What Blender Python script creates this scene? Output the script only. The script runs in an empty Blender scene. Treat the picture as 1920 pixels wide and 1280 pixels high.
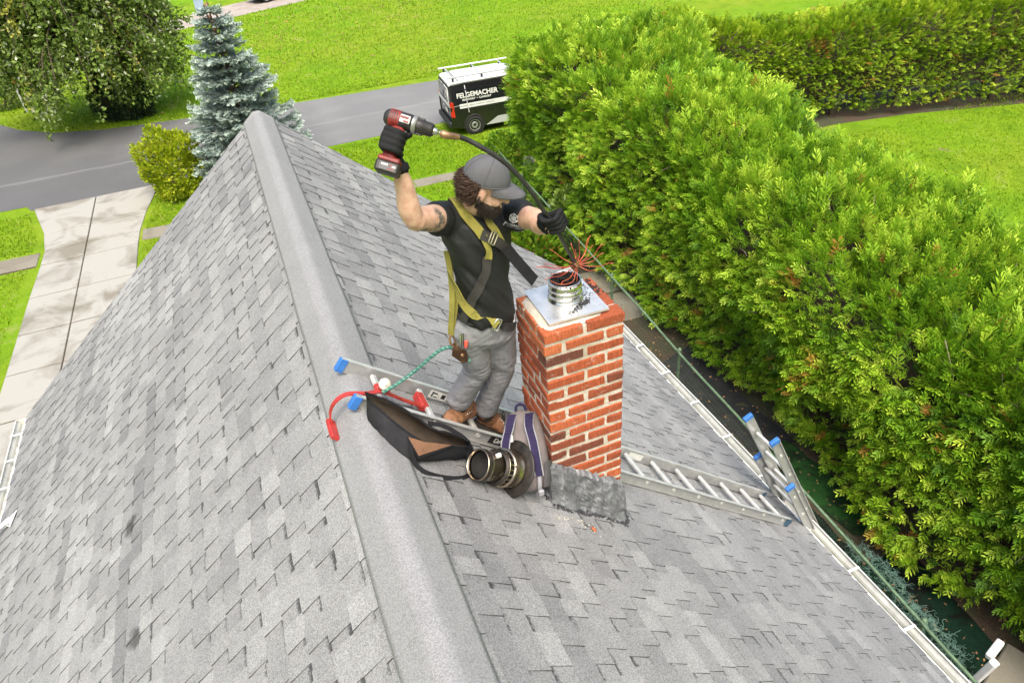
import bpy, math, random
import numpy as np
from mathutils import Vector, Matrix, noise as mnoise
from mathutils.bvhtree import BVHTree

R = math.radians
rng = np.random.default_rng(11)
random.seed(7)
scene = bpy.context.scene
COL = scene.collection

# ------------------------------------------------------------------ camera
PITCH, ROLL, YAW = 0.6319, -0.0921, 0.3268
CAM = np.array([-0.1217, 0.0, 2.4341])
FPX = 1335.4
_fw = np.array([math.sin(YAW)*math.cos(PITCH), math.cos(YAW)*math.cos(PITCH), -math.sin(PITCH)])
_rt = np.array([math.cos(YAW), -math.sin(YAW), 0.0])
_up = np.cross(_rt, _fw)
CR = math.cos(ROLL)*_rt + math.sin(ROLL)*_up
CU = -math.sin(ROLL)*_rt + math.cos(ROLL)*_up
CF = _fw
cam_data = bpy.data.cameras.new('camera')
cam = bpy.data.objects.new('camera', cam_data)
COL.objects.link(cam)
cam.matrix_world = Matrix(((CR[0], CU[0], -CF[0], CAM[0]), (CR[1], CU[1], -CF[1], CAM[1]),
                           (CR[2], CU[2], -CF[2], CAM[2]), (0, 0, 0, 1)))
cam_data.sensor_width = 36.0
cam_data.lens = 36.0*FPX/1920.0
cam_data.clip_start = 0.05
cam_data.clip_end = 1500.0
scene.camera = cam

# ------------------------------------------------------------------ sky and sun (bright overcast)
SUN_EL, SUN_AZ = R(62), R(-168)          # azimuth measured from +Y towards +X; light comes from behind left of the camera
world = bpy.data.worlds.new('World')
scene.world = world
world.use_nodes = True
wn = world.node_tree
wn.nodes.clear()
sky = wn.nodes.new('ShaderNodeTexSky')
sky.sky_type = 'NISHITA'
sky.sun_disc = False
sky.sun_elevation = SUN_EL
sky.sun_rotation = SUN_AZ
sky.air_density = 2.0
sky.dust_density = 10.0
sky.ozone_density = 5.0
bg = wn.nodes.new('ShaderNodeBackground')
bg.inputs['Strength'].default_value = 0.14
wo = wn.nodes.new('ShaderNodeOutputWorld')
wn.links.new(sky.outputs[0], bg.inputs['Color'])
wn.links.new(bg.outputs[0], wo.inputs['Surface'])
sun_data = bpy.data.lights.new('sun', 'SUN')
sun_data.energy = 1.1
sun_data.angle = R(30)
sun_data.color = (1.0, 0.96, 0.90)
sun = bpy.data.objects.new('sun', sun_data)
COL.objects.link(sun)
_sd = Vector((math.sin(SUN_AZ)*math.cos(SUN_EL), math.cos(SUN_AZ)*math.cos(SUN_EL), math.sin(SUN_EL)))
sun.rotation_euler = _sd.to_track_quat('Z', 'Y').to_euler()
sun.location = (-6, -8, 14)

vs = scene.view_settings
vs.view_transform = 'Standard'
vs.look = 'None'
vs.gamma = 1.0
vs.use_curve_mapping = False
vs.exposure = 1.02
scene.render.engine = 'CYCLES'
scene.cycles.max_bounces = 6
scene.cycles.diffuse_bounces = 3
scene.cycles.transparent_max_bounces = 6

# ------------------------------------------------------------------ constants of the place (metres; ridge at z = 0)
G = -6.666
W, D, YF = 3.672, 3.110, 8.56
SL = math.hypot(W, D)
YN = -1.6

# ------------------------------------------------------------------ helpers
def tag(o, label=None, cat=None, group=None, kind=None):
    if label: o['label'] = label
    if cat: o['category'] = cat
    if group: o['group'] = group
    if kind: o['kind'] = kind
    return o

def link(o, parent=None):
    COL.objects.link(o)
    if parent is not None:
        o.parent = parent
        o.matrix_parent_inverse = parent.matrix_world.inverted() if parent.parent is None else (parent.parent.matrix_world @ parent.matrix_local).inverted()
    return o

def empty(name, loc=(0, 0, 0)):
    o = bpy.data.objects.new(name, None)
    o.empty_display_size = 0.1
    o.location = loc
    o.matrix_world = Matrix.Translation(Vector(loc))
    COL.objects.link(o)
    return o

def obj(name, me, parent=None):
    o = bpy.data.objects.new(name, me)
    COL.objects.link(o)
    if parent is not None:
        o.parent = parent
        root = parent
        loc = Vector((0, 0, 0))
        while root is not None:
            loc += Vector(root.location); root = root.parent
        o.location = -loc              # part vertices are given in world coordinates
    return o

def npmesh(name, V, F, mat=None, smooth=False, attrs=None, uv=None):
    """V (n,3); F (m,k) array of one polygon size or list of lists; attrs: name -> per vertex float array"""
    me = bpy.data.meshes.new(name)
    V = np.asarray(V, np.float32)
    if isinstance(F, np.ndarray):
        m, k = F.shape
        me.vertices.add(len(V)); me.vertices.foreach_set('co', V.ravel())
        me.loops.add(m*k); me.loops.foreach_set('vertex_index', F.astype(np.int32).ravel())
        me.polygons.add(m)
        me.polygons.foreach_set('loop_start', np.arange(0, m*k, k, dtype=np.int32))
        me.polygons.foreach_set('loop_total', np.full(m, k, np.int32))
        me.update(calc_edges=True)
    else:
        me.from_pydata([tuple(v) for v in V.tolist()], [], F)
    me.polygons.foreach_set('use_smooth', np.full(len(me.polygons), bool(smooth)))
    if attrs:
        for an, a in attrs.items():
            at = me.attributes.new(an, 'FLOAT', 'POINT')
            at.data.foreach_set('value', np.asarray(a, np.float32))
    if mat is not None:
        me.materials.append(mat)
    return me

class MB:
    """collects simple solids in world coordinates into one mesh"""
    def __init__(s):
        s.v = []; s.f = []; s.sm = []
    def add(s, V, F, smooth=False):
        o = len(s.v)
        s.v.extend([tuple(map(float, p)) for p in V])
        for f in F:
            s.f.append([i+o for i in f]); s.sm.append(smooth)
        return s
    def box(s, c, size, M=None, bev=0.0):
        hx, hy, hz = size[0]/2, size[1]/2, size[2]/2
        if bev <= 0:
            P = [(x*hx, y*hy, z*hz) for z in (-1, 1) for y in (-1, 1) for x in (-1, 1)]
            F = [(0, 2, 3, 1), (4, 5, 7, 6), (0, 1, 5, 4), (2, 6, 7, 3), (0, 4, 6, 2), (1, 3, 7, 5)]
        else:
            P, F = bevel_box(hx, hy, hz, bev)
        if M is not None:
            P = [M @ Vector(p) for p in P]
        s.add([(p[0]+c[0], p[1]+c[1], p[2]+c[2]) for p in P], F)
        return s
    def tube(s, pts, rad, n=8, cap=True, smooth=True):
        pts = [Vector(p) for p in pts]
        if not hasattr(rad, '__len__'): rad = [rad]*len(pts)
        frames = path_frames(pts)
        V = []
        for p, r, (a, b) in zip(pts, rad, frames):
            for i in range(n):
                t = 2*math.pi*i/n
                V.append(p + (a*math.cos(t)+b*math.sin(t))*r)
        F = []
        for j in range(len(pts)-1):
            for i in range(n):
                k = (i+1) % n
                F.append((j*n+i, j*n+k, (j+1)*n+k, (j+1)*n+i))
        s.add(V, F, smooth)
        if cap:
            s.add(V[:n], [list(range(n))[::-1]]); s.add(V[-n:], [list(range(n))])
        return s
    def lathe(s, prof, origin, axis, n=24, smooth=True, ref=None):
        """prof: list of (radius, height) along axis"""
        ax = Vector(axis).normalized()
        a = ax.orthogonal().normalized() if ref is None else (Vector(ref)-ax*Vector(ref).dot(ax)).normalized()
        b = ax.cross(a)
        o = Vector(origin); V = []
        for r, h in prof:
            for i in range(n):
                t = 2*math.pi*i/n
                V.append(o+ax*h+(a*math.cos(t)+b*math.sin(t))*r)
        F = []
        for j in range(len(prof)-1):
            for i in range(n):
                k = (i+1) % n
                F.append((j*n+i, j*n+k, (j+1)*n+k, (j+1)*n+i))
        s.add(V, F, smooth)
        return s
    def prism(s, poly, dz, M=None):
        """poly: list of 3d points, extruded by vector dz"""
        n = len(poly); d = Vector(dz)
        V = [Vector(p) for p in poly]+[Vector(p)+d for p in poly]
        F = [list(range(n))[::-1], list(range(n, 2*n))]
        for i in range(n):
            k = (i+1) % n
            F.append((i, k, n+k, n+i))
        s.add(V, F)
        return s
    def ribbon(s, pts, nrm, width, thick=0.003):
        """flat strap through pts, facing nrm at each point"""
        pts = [Vector(p) for p in pts]; V = []
        for i, p in enumerate(pts):
            t = (pts[min(i+1, len(pts)-1)]-pts[max(i-1, 0)]).normalized()
            nn = Vector(nrm[i] if hasattr(nrm[0], '__len__') else nrm).normalized()
            sd = t.cross(nn).normalized(); nn = sd.cross(t).normalized()
            w = width[i] if hasattr(width, '__len__') else width
            for a, b in ((-.5, 0), (.5, 0), (.5, 1), (-.5, 1)):
                V.append(p+sd*w*a+nn*thick*b)
        F = [(0, 1, 2, 3)]
        for j in range(len(pts)-1):
            o = j*4
            for i in range(4):
                k = (i+1) % 4
                F.append((o+i, o+4+i, o+4+k, o+k))
        m = (len(pts)-1)*4
        F.append((m+3, m+2, m+1, m))
        s.add(V, F)
        return s
    def mesh(s, name, mat):
        me = bpy.data.meshes.new(name)
        me.from_pydata(s.v, [], s.f)
        me.polygons.foreach_set('use_smooth', np.array(s.sm, bool))
        me.materials.append(mat)
        me.update()
        return me
    def build(s, name, mat, parent=None):
        return obj(name, s.mesh(name, mat), parent)

def path_frames(pts):
    out = []; n = len(pts); a = None
    for i in range(n):
        t = (pts[min(i+1, n-1)]-pts[max(i-1, 0)])
        t = t.normalized() if t.length > 1e-9 else Vector((0, 0, 1))
        if a is None: a = t.orthogonal().normalized()
        else:
            a = a-t*a.dot(t)
            a = a.normalized() if a.length > 1e-6 else t.orthogonal().normalized()
        out.append((a, t.cross(a)))
    return out

def bevel_box(hx, hy, hz, b):
    P = []; idx = {}
    for sx in (-1, 1):
        for sy in (-1, 1):
            for sz in (-1, 1):
                for ax in range(3):
                    q = [sx*(hx-b), sy*(hy-b), sz*(hz-b)]
                    q[ax] = (sx*hx, sy*hy, sz*hz)[ax]
                    idx[(sx, sy, sz, ax)] = len(P); P.append(tuple(q))
    F = []
    for ax in range(3):
        o = [i for i in range(3) if i != ax]
        for sg in (-1, 1):
            loop = []
            for u, v in ((-1, -1), (1, -1), (1, 1), (-1, 1)):
                k = [0, 0, 0]; k[ax] = sg; k[o[0]] = u; k[o[1]] = v
                loop.append(idx[(k[0], k[1], k[2], ax)])
            flip = (sg < 0) ^ (ax == 1)
            F.append(loop[::-1] if flip else loop)
    for ax in range(3):
        o = [i for i in range(3) if i != ax]
        for u in (-1, 1):
            for v in (-1, 1):
                def kk(sg, a):
                    k = [0, 0, 0]; k[ax] = sg; k[o[0]] = u; k[o[1]] = v
                    return idx[(k[0], k[1], k[2], a)]
                F.append([kk(-1, o[0]), kk(1, o[0]), kk(1, o[1]), kk(-1, o[1])])
    for sx in (-1, 1):
        for sy in (-1, 1):
            for sz in (-1, 1):
                F.append([idx[(sx, sy, sz, a)] for a in range(3)])
    # make normals point outward
    G_ = []
    for f in F:
        c = Vector((0, 0, 0))
        for i in f: c += Vector(P[i])
        n = (Vector(P[f[1]])-Vector(P[f[0]])).cross(Vector(P[f[2]])-Vector(P[f[0]]))
        G_.append(f if n.dot(c) > 0 else f[::-1])
    return P, G_

def smoothpath(pts, n=8):
    """Catmull-Rom through pts"""
    P = [Vector(p) for p in pts]; out = []
    for i in range(len(P)-1):
        p0 = P[max(i-1, 0)]; p1 = P[i]; p2 = P[i+1]; p3 = P[min(i+2, len(P)-1)]
        for j in range(n):
            t = j/n
            out.append(0.5*((2*p1)+(p2-p0)*t+(2*p0-5*p1+4*p2-p3)*t*t+(3*p1-p0-3*p2+p3)*t*t*t))
    out.append(P[-1])
    return out

def roofpt(s, t, y, h=0.0):
    """s=-1 left slope, +1 right; t metres down from the ridge, h above the surface"""
    return Vector((s*(t*W/SL)+s*h*D/SL, y, -t*D/SL+h*W/SL))

# ------------------------------------------------------------------ materials
def material(name):
    m = bpy.data.materials.new(name); m.use_nodes = True
    nt = m.node_tree; nt.nodes.clear()
    out = nt.nodes.new('ShaderNodeOutputMaterial')
    b = nt.nodes.new('ShaderNodeBsdfPrincipled')
    nt.links.new(b.outputs[0], out.inputs['Surface'])
    return m, nt, b

def N(nt, typ, **kw):
    n = nt.nodes.new(typ)
    for k, v in kw.items():
        if k in n.inputs.keys(): n.inputs[k].default_value = v
        else: setattr(n, k, v)
    return n

def L(nt, a, b): nt.links.new(a, b)

def ramp(nt, fac, stops):
    r = nt.nodes.new('ShaderNodeValToRGB')
    e = r.color_ramp.elements
    while len(e) < len(stops): e.new(0.5)
    for el, (p, c) in zip(e, stops):
        el.position = p; el.color = (*c, 1) if len(c) == 3 else c
    L(nt, fac, r.inputs['Fac'])
    return r.outputs['Color']

def noise_tex(nt, scale, detail=4, rough=0.55, coord=None, dist=0.0):
    if coord is None:
        coord = N(nt, 'ShaderNodeNewGeometry').outputs['Position']
    n = N(nt, 'ShaderNodeTexNoise', Scale=scale, Detail=detail, Roughness=rough, Distortion=dist)
    L(nt, coord, n.inputs['Vector'])
    return n.outputs['Fac']

def mix(nt, fac, a, b, mode='MIX'):
    m = N(nt, 'ShaderNodeMix', data_type='RGBA', blend_type=mode)
    for k, x in ((0, fac), (6, a), (7, b)):
        if isinstance(x, (int, float)): m.inputs[k].default_value = x
        elif isinstance(x, tuple): m.inputs[k].default_value = (*x, 1) if len(x) == 3 else x
        else: L(nt, x, m.inputs[k])
    return m.outputs[2]

def mathn(nt, op, a, b=0.0, clamp=False):
    m = N(nt, 'ShaderNodeMath', operation=op); m.use_clamp = clamp
    for k, x in ((0, a), (1, b)):
        if isinstance(x, (int, float)): m.inputs[k].default_value = x
        else: L(nt, x, m.inputs[k])
    return m.outputs[0]

def bump(nt, b, h, strength=0.4, dist=0.01):
    n = N(nt, 'ShaderNodeBump', Strength=strength, Distance=dist)
    L(nt, h, n.inputs['Height']); L(nt, n.outputs[0], b.inputs['Normal'])

def attr(nt, name):
    a = N(nt, 'ShaderNodeAttribute', attribute_name=name)
    return a.outputs['Fac']

def plain(name, col, rough=0.6, metal=0.0, var=0.18, scale=20.0, bmp=0.0, spec=0.5, bscale=None):
    """a base colour broken up by noise, with optional fine relief"""
    m, nt, b = material(name)
    f = noise_tex(nt, scale)
    lo = tuple(max(0, c*(1-var)) for c in col); hi = tuple(min(1, c*(1+var)) for c in col)
    L(nt, ramp(nt, f, [(0.3, lo), (0.7, hi)]), b.inputs['Base Color'])
    r = mathn(nt, 'MULTIPLY_ADD', f, 0.25); b.inputs['Metallic'].default_value = metal
    nt.nodes[-1].inputs[2].default_value = rough-0.12
    L(nt, r, b.inputs['Roughness'])
    b.inputs['Specular IOR Level'].default_value = spec
    if bmp: bump(nt, b, noise_tex(nt, bscale or scale*4), bmp, 0.004)
    return m
# ================================================================== SETTING: ground, road, pavements
def grass_material():
    m, nt, b = material('lawn_grass')
    pos = N(nt, 'ShaderNodeNewGeometry').outputs['Position']
    big = noise_tex(nt, 0.16, 4, 0.6, pos)
    mid = noise_tex(nt, 0.9, 5, 0.7, pos, 0.8)
    fine = noise_tex(nt, 26, 4, 0.7, pos)
    c = ramp(nt, fine, [(0.25, (0.085, 0.185, 0.004)), (0.5, (0.155, 0.295, 0.006)), (0.78, (0.25, 0.39, 0.018))])
    c2 = ramp(nt, fine, [(0.25, (0.12, 0.19, 0.007)), (0.55, (0.22, 0.31, 0.014)), (0.8, (0.33, 0.40, 0.045))])
    c = mix(nt, ramp(nt, big, [(0.40, (0, 0, 0)), (0.62, (1, 1, 1))]), c, c2)
    c = mix(nt, ramp(nt, mid, [(0.36, (0.55, 0.55, 0.55)), (0.52, (0, 0, 0))]), c, (0.080, 0.185, 0.006))
    dry = ramp(nt, mid, [(0.58, (0, 0, 0)), (0.74, (0.8, 0.8, 0.8))])
    c = mix(nt, dry, c, (0.30, 0.30, 0.10))
    bare = ramp(nt, noise_tex(nt, 0.45, 6, 0.75, pos, 0.4), [(0.70, (0, 0, 0)), (0.745, (0.85, 0.85, 0.85))])
    c = mix(nt, bare, c, (0.26, 0.20, 0.12))
    L(nt, c, b.inputs['Base Color'])
    b.inputs['Roughness'].default_value = 0.85
    b.inputs['Specular IOR Level'].default_value = 0.15
    bump(nt, b, noise_tex(nt, 40, 3, 0.7, pos), 0.9, 0.04)
    return m
M_LAWN = grass_material()

def asphalt_material():
    m, nt, b = material('asphalt')
    pos = N(nt, 'ShaderNodeNewGeometry').outputs['Position']
    f = noise_tex(nt, 90, 3, 0.7, pos); g = noise_tex(nt, 0.5, 4, 0.6, pos)
    c = ramp(nt, f, [(0.3, (0.12, 0.12, 0.12)), (0.7, (0.19, 0.19, 0.187))])
    c = mix(nt, ramp(nt, g, [(0.4, (0, 0, 0)), (0.65, (0.5, 0.5, 0.5))]), c, (0.22, 0.218, 0.21))
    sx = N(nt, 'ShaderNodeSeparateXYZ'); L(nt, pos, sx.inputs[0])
    xtone = mathn(nt, 'ADD', mathn(nt, 'MULTIPLY', sx.outputs[0], 0.09), mathn(nt, 'MULTIPLY', noise_tex(nt, 0.35, 5, 0.65, pos), 1.0))  # asphalt gets darker towards negative x, boundary broken up by noise
    c = mix(nt, ramp(nt, xtone, [(0.05, (0.62, 0.62, 0.62)), (0.75, (0, 0, 0))]), c, (0.062, 0.062, 0.064))
    # paler worn strip along the middle seam
    sep = N(nt, 'ShaderNodeSeparateXYZ'); L(nt, pos, sep.inputs[0])
    d = mathn(nt, 'ABSOLUTE', mathn(nt, 'ADD', mathn(nt, 'SUBTRACT', sep.outputs[1], 28.9), mathn(nt, 'MULTIPLY', noise_tex(nt, 0.6, 2, 0.5, pos), 0.5)))
    seam = ramp(nt, d, [(0.0, (0.35, 0.35, 0.35)), (0.16, (0, 0, 0))])
    c = mix(nt, seam, c, (0.27, 0.268, 0.26))
    L(nt, c, b.inputs['Base Color'])
    b.inputs['Roughness'].default_value = 0.8
    bump(nt, b, f, 0.5, 0.006)
    return m
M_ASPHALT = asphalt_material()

def concrete_material(name, base, stain=0.5):
    m, nt, b = material(name)
    pos = N(nt, 'ShaderNodeNewGeometry').outputs['Position']
    f = noise_tex(nt, 60, 4, 0.7, pos); g = noise_tex(nt, 0.75, 5, 0.6, pos, 0.6)
    c = ramp(nt, f, [(0.3, tuple(x*0.86 for x in base)), (0.7, tuple(min(1, x*1.1) for x in base))])
    c = mix(nt, ramp(nt, g, [(0.47, (0, 0, 0)), (0.62, (stain, stain, stain))]), c, tuple(x*0.5 for x in (base[0], base[1]*0.93, base[2]*0.8)))
    L(nt, c, b.inputs['Base Color'])
    b.inputs['Roughness'].default_value = 0.88
    bump(nt, b, f, 0.3, 0.004)
    return m
M_DRIVE = concrete_material('driveway_concrete', (0.335, 0.322, 0.288), 0.85)
M_WALK = concrete_material('walk_concrete', (0.22, 0.20, 0.155), 0.5)
M_PALE = concrete_material('pale_drive_concrete', (0.36, 0.31, 0.27), 0.4)

def soil_material():
    m, nt, b = material('mulch_soil')
    pos = N(nt, 'ShaderNodeNewGeometry').outputs['Position']
    f = noise_tex(nt, 45, 4, 0.75, pos); g = noise_tex(nt, 1.3, 4, 0.6, pos)
    c = ramp(nt, f, [(0.3, (0.035, 0.022, 0.014)), (0.55, (0.09, 0.058, 0.036)), (0.75, (0.22, 0.14, 0.085))])
    c = mix(nt, ramp(nt, g, [(0.42, (0, 0, 0)), (0.6, (0.8, 0.8, 0.8))]), c, (0.055, 0.065, 0.028))
    L(nt, c, b.inputs['Base Color']); b.inputs['Roughness'].default_value = 0.95
    bump(nt, b, f, 1.0, 0.03)
    return m
M_SOIL = soil_material()

def sheet(name, poly, z, mat, kind='structure'):
    me = bpy.data.meshes.new(name)
    me.from_pydata([(x, y, z) for x, y in poly], [], [list(range(len(poly)))])
    me.materials.append(mat)
    o = obj(name, me); o['kind'] = kind
    return o

sheet('ground', [(-400, -200), (400, -200), (400, 900), (-400, 900)], G, M_LAWN)
road_edge_far = [(90, 29.6), (30, 30.6), (8.3, 31.4), (1.7, 32.05), (-2.85, 32.8), (-5.6, 33.3), (-7.7, 34.2), (-9.2, 35.6), (-10.3, 37.2), (-12.5, 41), (-15, 52), (-18, 90)]
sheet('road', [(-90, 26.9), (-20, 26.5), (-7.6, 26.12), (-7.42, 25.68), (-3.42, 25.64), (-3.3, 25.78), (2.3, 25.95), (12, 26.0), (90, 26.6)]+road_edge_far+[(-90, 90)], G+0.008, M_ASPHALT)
# soil strip between the house and the tall hedge, bed under the far hedge
sheet('side_path', [(3.3, -3), (8.6, -3), (8.6, 8), (8.9, 14.2), (8.4, 19.5), (6.5, 19.5), (5.9, 14.6), (3.6, 10.6)], G+0.004, M_SOIL)
sheet('hedge_bed', [(10.5, 17.2), (15, 17.9), (18.0, 18.15), (20.7, 17.6), (24.5, 16.3), (32, 13.5), (34, 18.0), (26, 20.5), (18, 22.0), (11, 21.6)], G+0.0045, M_SOIL)

def slab(mb_name, parent, pts, z0, h, mat, inset=0.016):
    c = np.mean(np.array(pts), axis=0)
    P = [(p[0]+(inset if p[0] < c[0] else -inset), p[1]+(inset*1.5 if p[1] < c[1] else -inset*1.5)) for p in pts]
    mb = MB()
    tz = random.uniform(-0.006, 0.006)
    b = 0.012
    lo = [(x, y, z0) for x, y in P]; hi = [(x, y, z0+h-b+tz) for x, y in P]
    top = [(x+(b if x < c[0] else -b), y+(b if y < c[1] else -b), z0+h+tz) for x, y in P]
    V = lo+hi+top
    F = [(8, 9, 10, 11)]
    for i in range(4):
        k = (i+1) % 4
        F += [(i, k, 4+k, 4+i), (4+i, 4+k, 8+k, 8+i)]
    mb.add(V, F)
    return mb.build(mb_name, mat, parent)

drive = sheet('driveway', [(-7.32, 25.70), (-6.74, 23.4), (-6.54, 21.9), (-6.60, 20.0), (-6.60, -3), (-4.02, -3), (-4.02, 21.9), (-3.86, 23.4), (-3.46, 25.62)], G+0.006, M_SOIL)
yb = [25.72, 23.43, 22.12, 21.22, 19.32, 17.46, 15.74, 13.95, 12.1, 10.3, 8.5, 6.7, 4.9, 3.1]
def xl_(y): return np.interp(y, [20, 21.9, 23.45, 25.6], [-6.63, -6.57, -6.77, -7.33])
def xr_(y): return np.interp(y, [20, 21.9, 23.45, 25.6], [-3.99, -3.99, -3.83, -3.44])
for j in range(len(yb)-1):
    a, b_ = yb[j+1], yb[j]
    for lo, hi in ((lambda y: xl_(y), lambda y: -5.45), (lambda y: -5.45, lambda y: xr_(y))):
        slab('slab', drive, [(lo(a), a), (hi(a), a), (hi(b_), b_), (lo(b_), b_)], G-0.05, 0.085, M_DRIVE)
walk = sheet('sidewalk', [(-34, 21.35), (-6.7, 21.2), (-6.7, 22.15), (-34, 22.4)], G+0.005, M_SOIL)
for i in range(10):
    a = -6.68-1.5*i
    slab('slab', walk, [(a-1.5, 21.3), (a, 21.25), (a, 22.12), (a-1.5, 22.2)], G-0.05, 0.075, M_WALK)
for i in range(9):
    a = -3.92+1.36*i
    y0 = np.interp(a, [-4, 3, 8], [21.4, 20.75, 20.55]); y1 = np.interp(a+1.36, [-4, 3, 8], [21.4, 20.75, 20.55])
    wd = 0.62 if a > 1 else 0.8
    slab('slab', walk, [(a, y0), (a+1.36, y1), (a+1.36, y1+wd), (a, y0+wd)], G-0.05, 0.072, M_WALK)
for pts in ([(6.25, 12.5), (7.25, 12.45), (7.35, 13.5), (6.3, 13.6)], [(6.2, 11.3), (6.95, 11.25), (7.1, 12.4), (6.2, 12.45)], [(5.2, 8.6), (5.75, 8.6), (5.8, 9.9), (5.2, 9.9)], [(5.2, 10.0), (5.8, 10.0), (5.85, 11.3), (5.2, 11.3)]):
    slab('slab', walk, pts, G-0.05, 0.07, M_WALK)
# neighbour's drive across the street
fd = sheet('neighbour_driveway', [(-9.5, 47.6), (-3.9, 51.2), (1.2, 53.4), (6.6, 55.6), (14, 58.5), (13, 62.5), (6, 60.0), (1.3, 58.2), (-4.5, 54.6), (-10.2, 50.4)], G+0.006, M_PALE)

def coarse_strip(name, poly, h, mat):
    mb = MB(); mb.prism([(x, y, G-0.02) for x, y in poly], (0, 0, h)); return mb.build(name, mat)

# ================================================================== HOUSE
house = empty('house', (0, 3.5, G))
tag(house, 'house with grey shingled gable roof and white gutters under the worker', 'house')
M_SIDING = plain('white_siding', (0.72, 0.70, 0.66), 0.6, var=0.06, scale=3)
M_FASCIA = plain('white_trim', (0.78, 0.78, 0.76), 0.5, var=0.08, scale=8)
M_GUTTER = plain('gutter_enamel', (0.56, 0.56, 0.52), 0.42, var=0.16, scale=9)
mb = MB()
mb.prism([(-3.28, YN+0.3, G), (3.28, YN+0.3, G), (3.28, YN+0.3, -3.0), (0, YN+0.3, -0.2), (-3.28, YN+0.3, -3.0)], (0, YF-YN-0.55, 0))
mb.build('wall', M_SIDING, house)
# siding courses as shallow clapboards on the two side walls
for sx in (-1, 1):
    mb = MB()
    z = G+0.25
    while z < -3.15:
        x0 = sx*3.283; x1 = sx*3.298
        mb.add([(x0, YN+0.3, z+0.15), (x1, YN+0.3, z), (x0, YN+0.3, z), (x0, YF-0.25, z+0.15), (x1, YF-0.25, z), (x0, YF-0.25, z)],
               [(0, 1, 4, 3), (1, 2, 5, 4), (0, 2, 1), (3, 4, 5)])
        z += 0.155
    o = mb.build('clapboards', M_SIDING, house); o['kind'] = 'stuff'

# ---- roof materials
def shingle_material(name, cap=False):
    m, nt, b = material(name)
    pos = N(nt, 'ShaderNodeNewGeometry').outputs['Position']
    gr = N(nt, 'ShaderNodeTexVoronoi', Scale=260.0); L(nt, pos, gr.inputs['Vector'])
    g1 = noise_tex(nt, 170, 2, 0.8, pos)
    g2 = noise_tex(nt, 5.0, 4, 0.6, pos)
    g3 = noise_tex(nt, 0.8, 3, 0.5, pos)
    sc = N(nt, 'ShaderNodeSeparateColor'); L(nt, gr.outputs['Color'], sc.inputs[0])
    k = mathn(nt, 'ADD', mathn(nt, 'MULTIPLY', sc.outputs[0], 0.55), mathn(nt, 'MULTIPLY', g1, 0.45))
    c = ramp(nt, k, [(0.2, (0.155, 0.155, 0.155)), (0.5, (0.245, 0.245, 0.244)), (0.8, (0.35, 0.35, 0.347))])
    if cap:
        c = mix(nt, 0.25, c, (0.265, 0.265, 0.265))
    t = attr(nt, 'tint')
    tv = ramp(nt, t, [(0.0, (0.72, 0.72, 0.735)), (0.5, (0.98, 0.98, 0.98)), (1.0, (1.25, 1.25, 1.23))])
    if not cap:
        c = mix(nt, 1.0, c, tv, 'MULTIPLY')
    wv = ramp(nt, mathn(nt, 'ADD', mathn(nt, 'MULTIPLY', g2, 0.6), mathn(nt, 'MULTIPLY', g3, 0.4)), [(0.32, (0.93, 0.93, 0.935) if cap else (0.87, 0.87, 0.875)), (0.66, (1.04, 1.04, 1.04) if cap else (1.08, 1.08, 1.075))])
    c = mix(nt, 1.0, c, wv, 'MULTIPLY')
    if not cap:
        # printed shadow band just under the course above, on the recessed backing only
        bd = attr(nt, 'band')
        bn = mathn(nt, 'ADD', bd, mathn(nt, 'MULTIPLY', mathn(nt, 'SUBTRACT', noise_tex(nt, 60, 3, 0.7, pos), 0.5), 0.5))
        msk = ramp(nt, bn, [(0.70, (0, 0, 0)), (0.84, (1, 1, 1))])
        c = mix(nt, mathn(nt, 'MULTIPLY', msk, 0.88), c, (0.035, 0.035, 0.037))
        # two sooty smears and a few patches of moss, where they lie on the left slope
        for cx, cy, cz, rx, ry in ((-1.69, 4.20, -1.43, 0.16, 0.20), (-1.60, 3.17, -1.35, 0.13, 0.20)):
            mp = N(nt, 'ShaderNodeMapping'); mp.vector_type = 'POINT'
            mp.inputs['Location'].default_value = (-cx/rx, -cy/ry, 0); mp.inputs['Scale'].default_value = (1/rx, 1/ry, 0)
            L(nt, pos, mp.inputs[0])
            ln = N(nt, 'ShaderNodeVectorMath', operation='LENGTH'); L(nt, mp.outputs[0], ln.inputs[0])
            dd = mathn(nt, 'ADD', ln.outputs['Value'], mathn(nt, 'MULTIPLY', noise_tex(nt, 11, 4, 0.6, pos), 1.1))
            sm = ramp(nt, dd, [(0.75, (0.72, 0.72, 0.72)), (1.25, (0, 0, 0))])
            c = mix(nt, sm, c, (0.03, 0.03, 0.03))
        mo = ramp(nt, mathn(nt, 'MULTIPLY', noise_tex(nt, 1.9, 3, 0.5, pos), noise_tex(nt, 38, 3, 0.6, pos)), [(0.44, (0, 0, 0)), (0.52, (0.5, 0.5, 0.5))])
        c = mix(nt, mo, c, (0.19, 0.19, 0.09))
    L(nt, c, b.inputs['Base Color'])
    b.inputs['Roughness'].default_value = 0.93
    b.inputs['Specular IOR Level'].default_value = 0.25
    bump(nt, b, k, 0.55, 0.0025)
    return m
M_SHINGLE = shingle_material('asphalt_shingle')
M_CAP = shingle_material('ridge_cap_granules', True)

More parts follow.
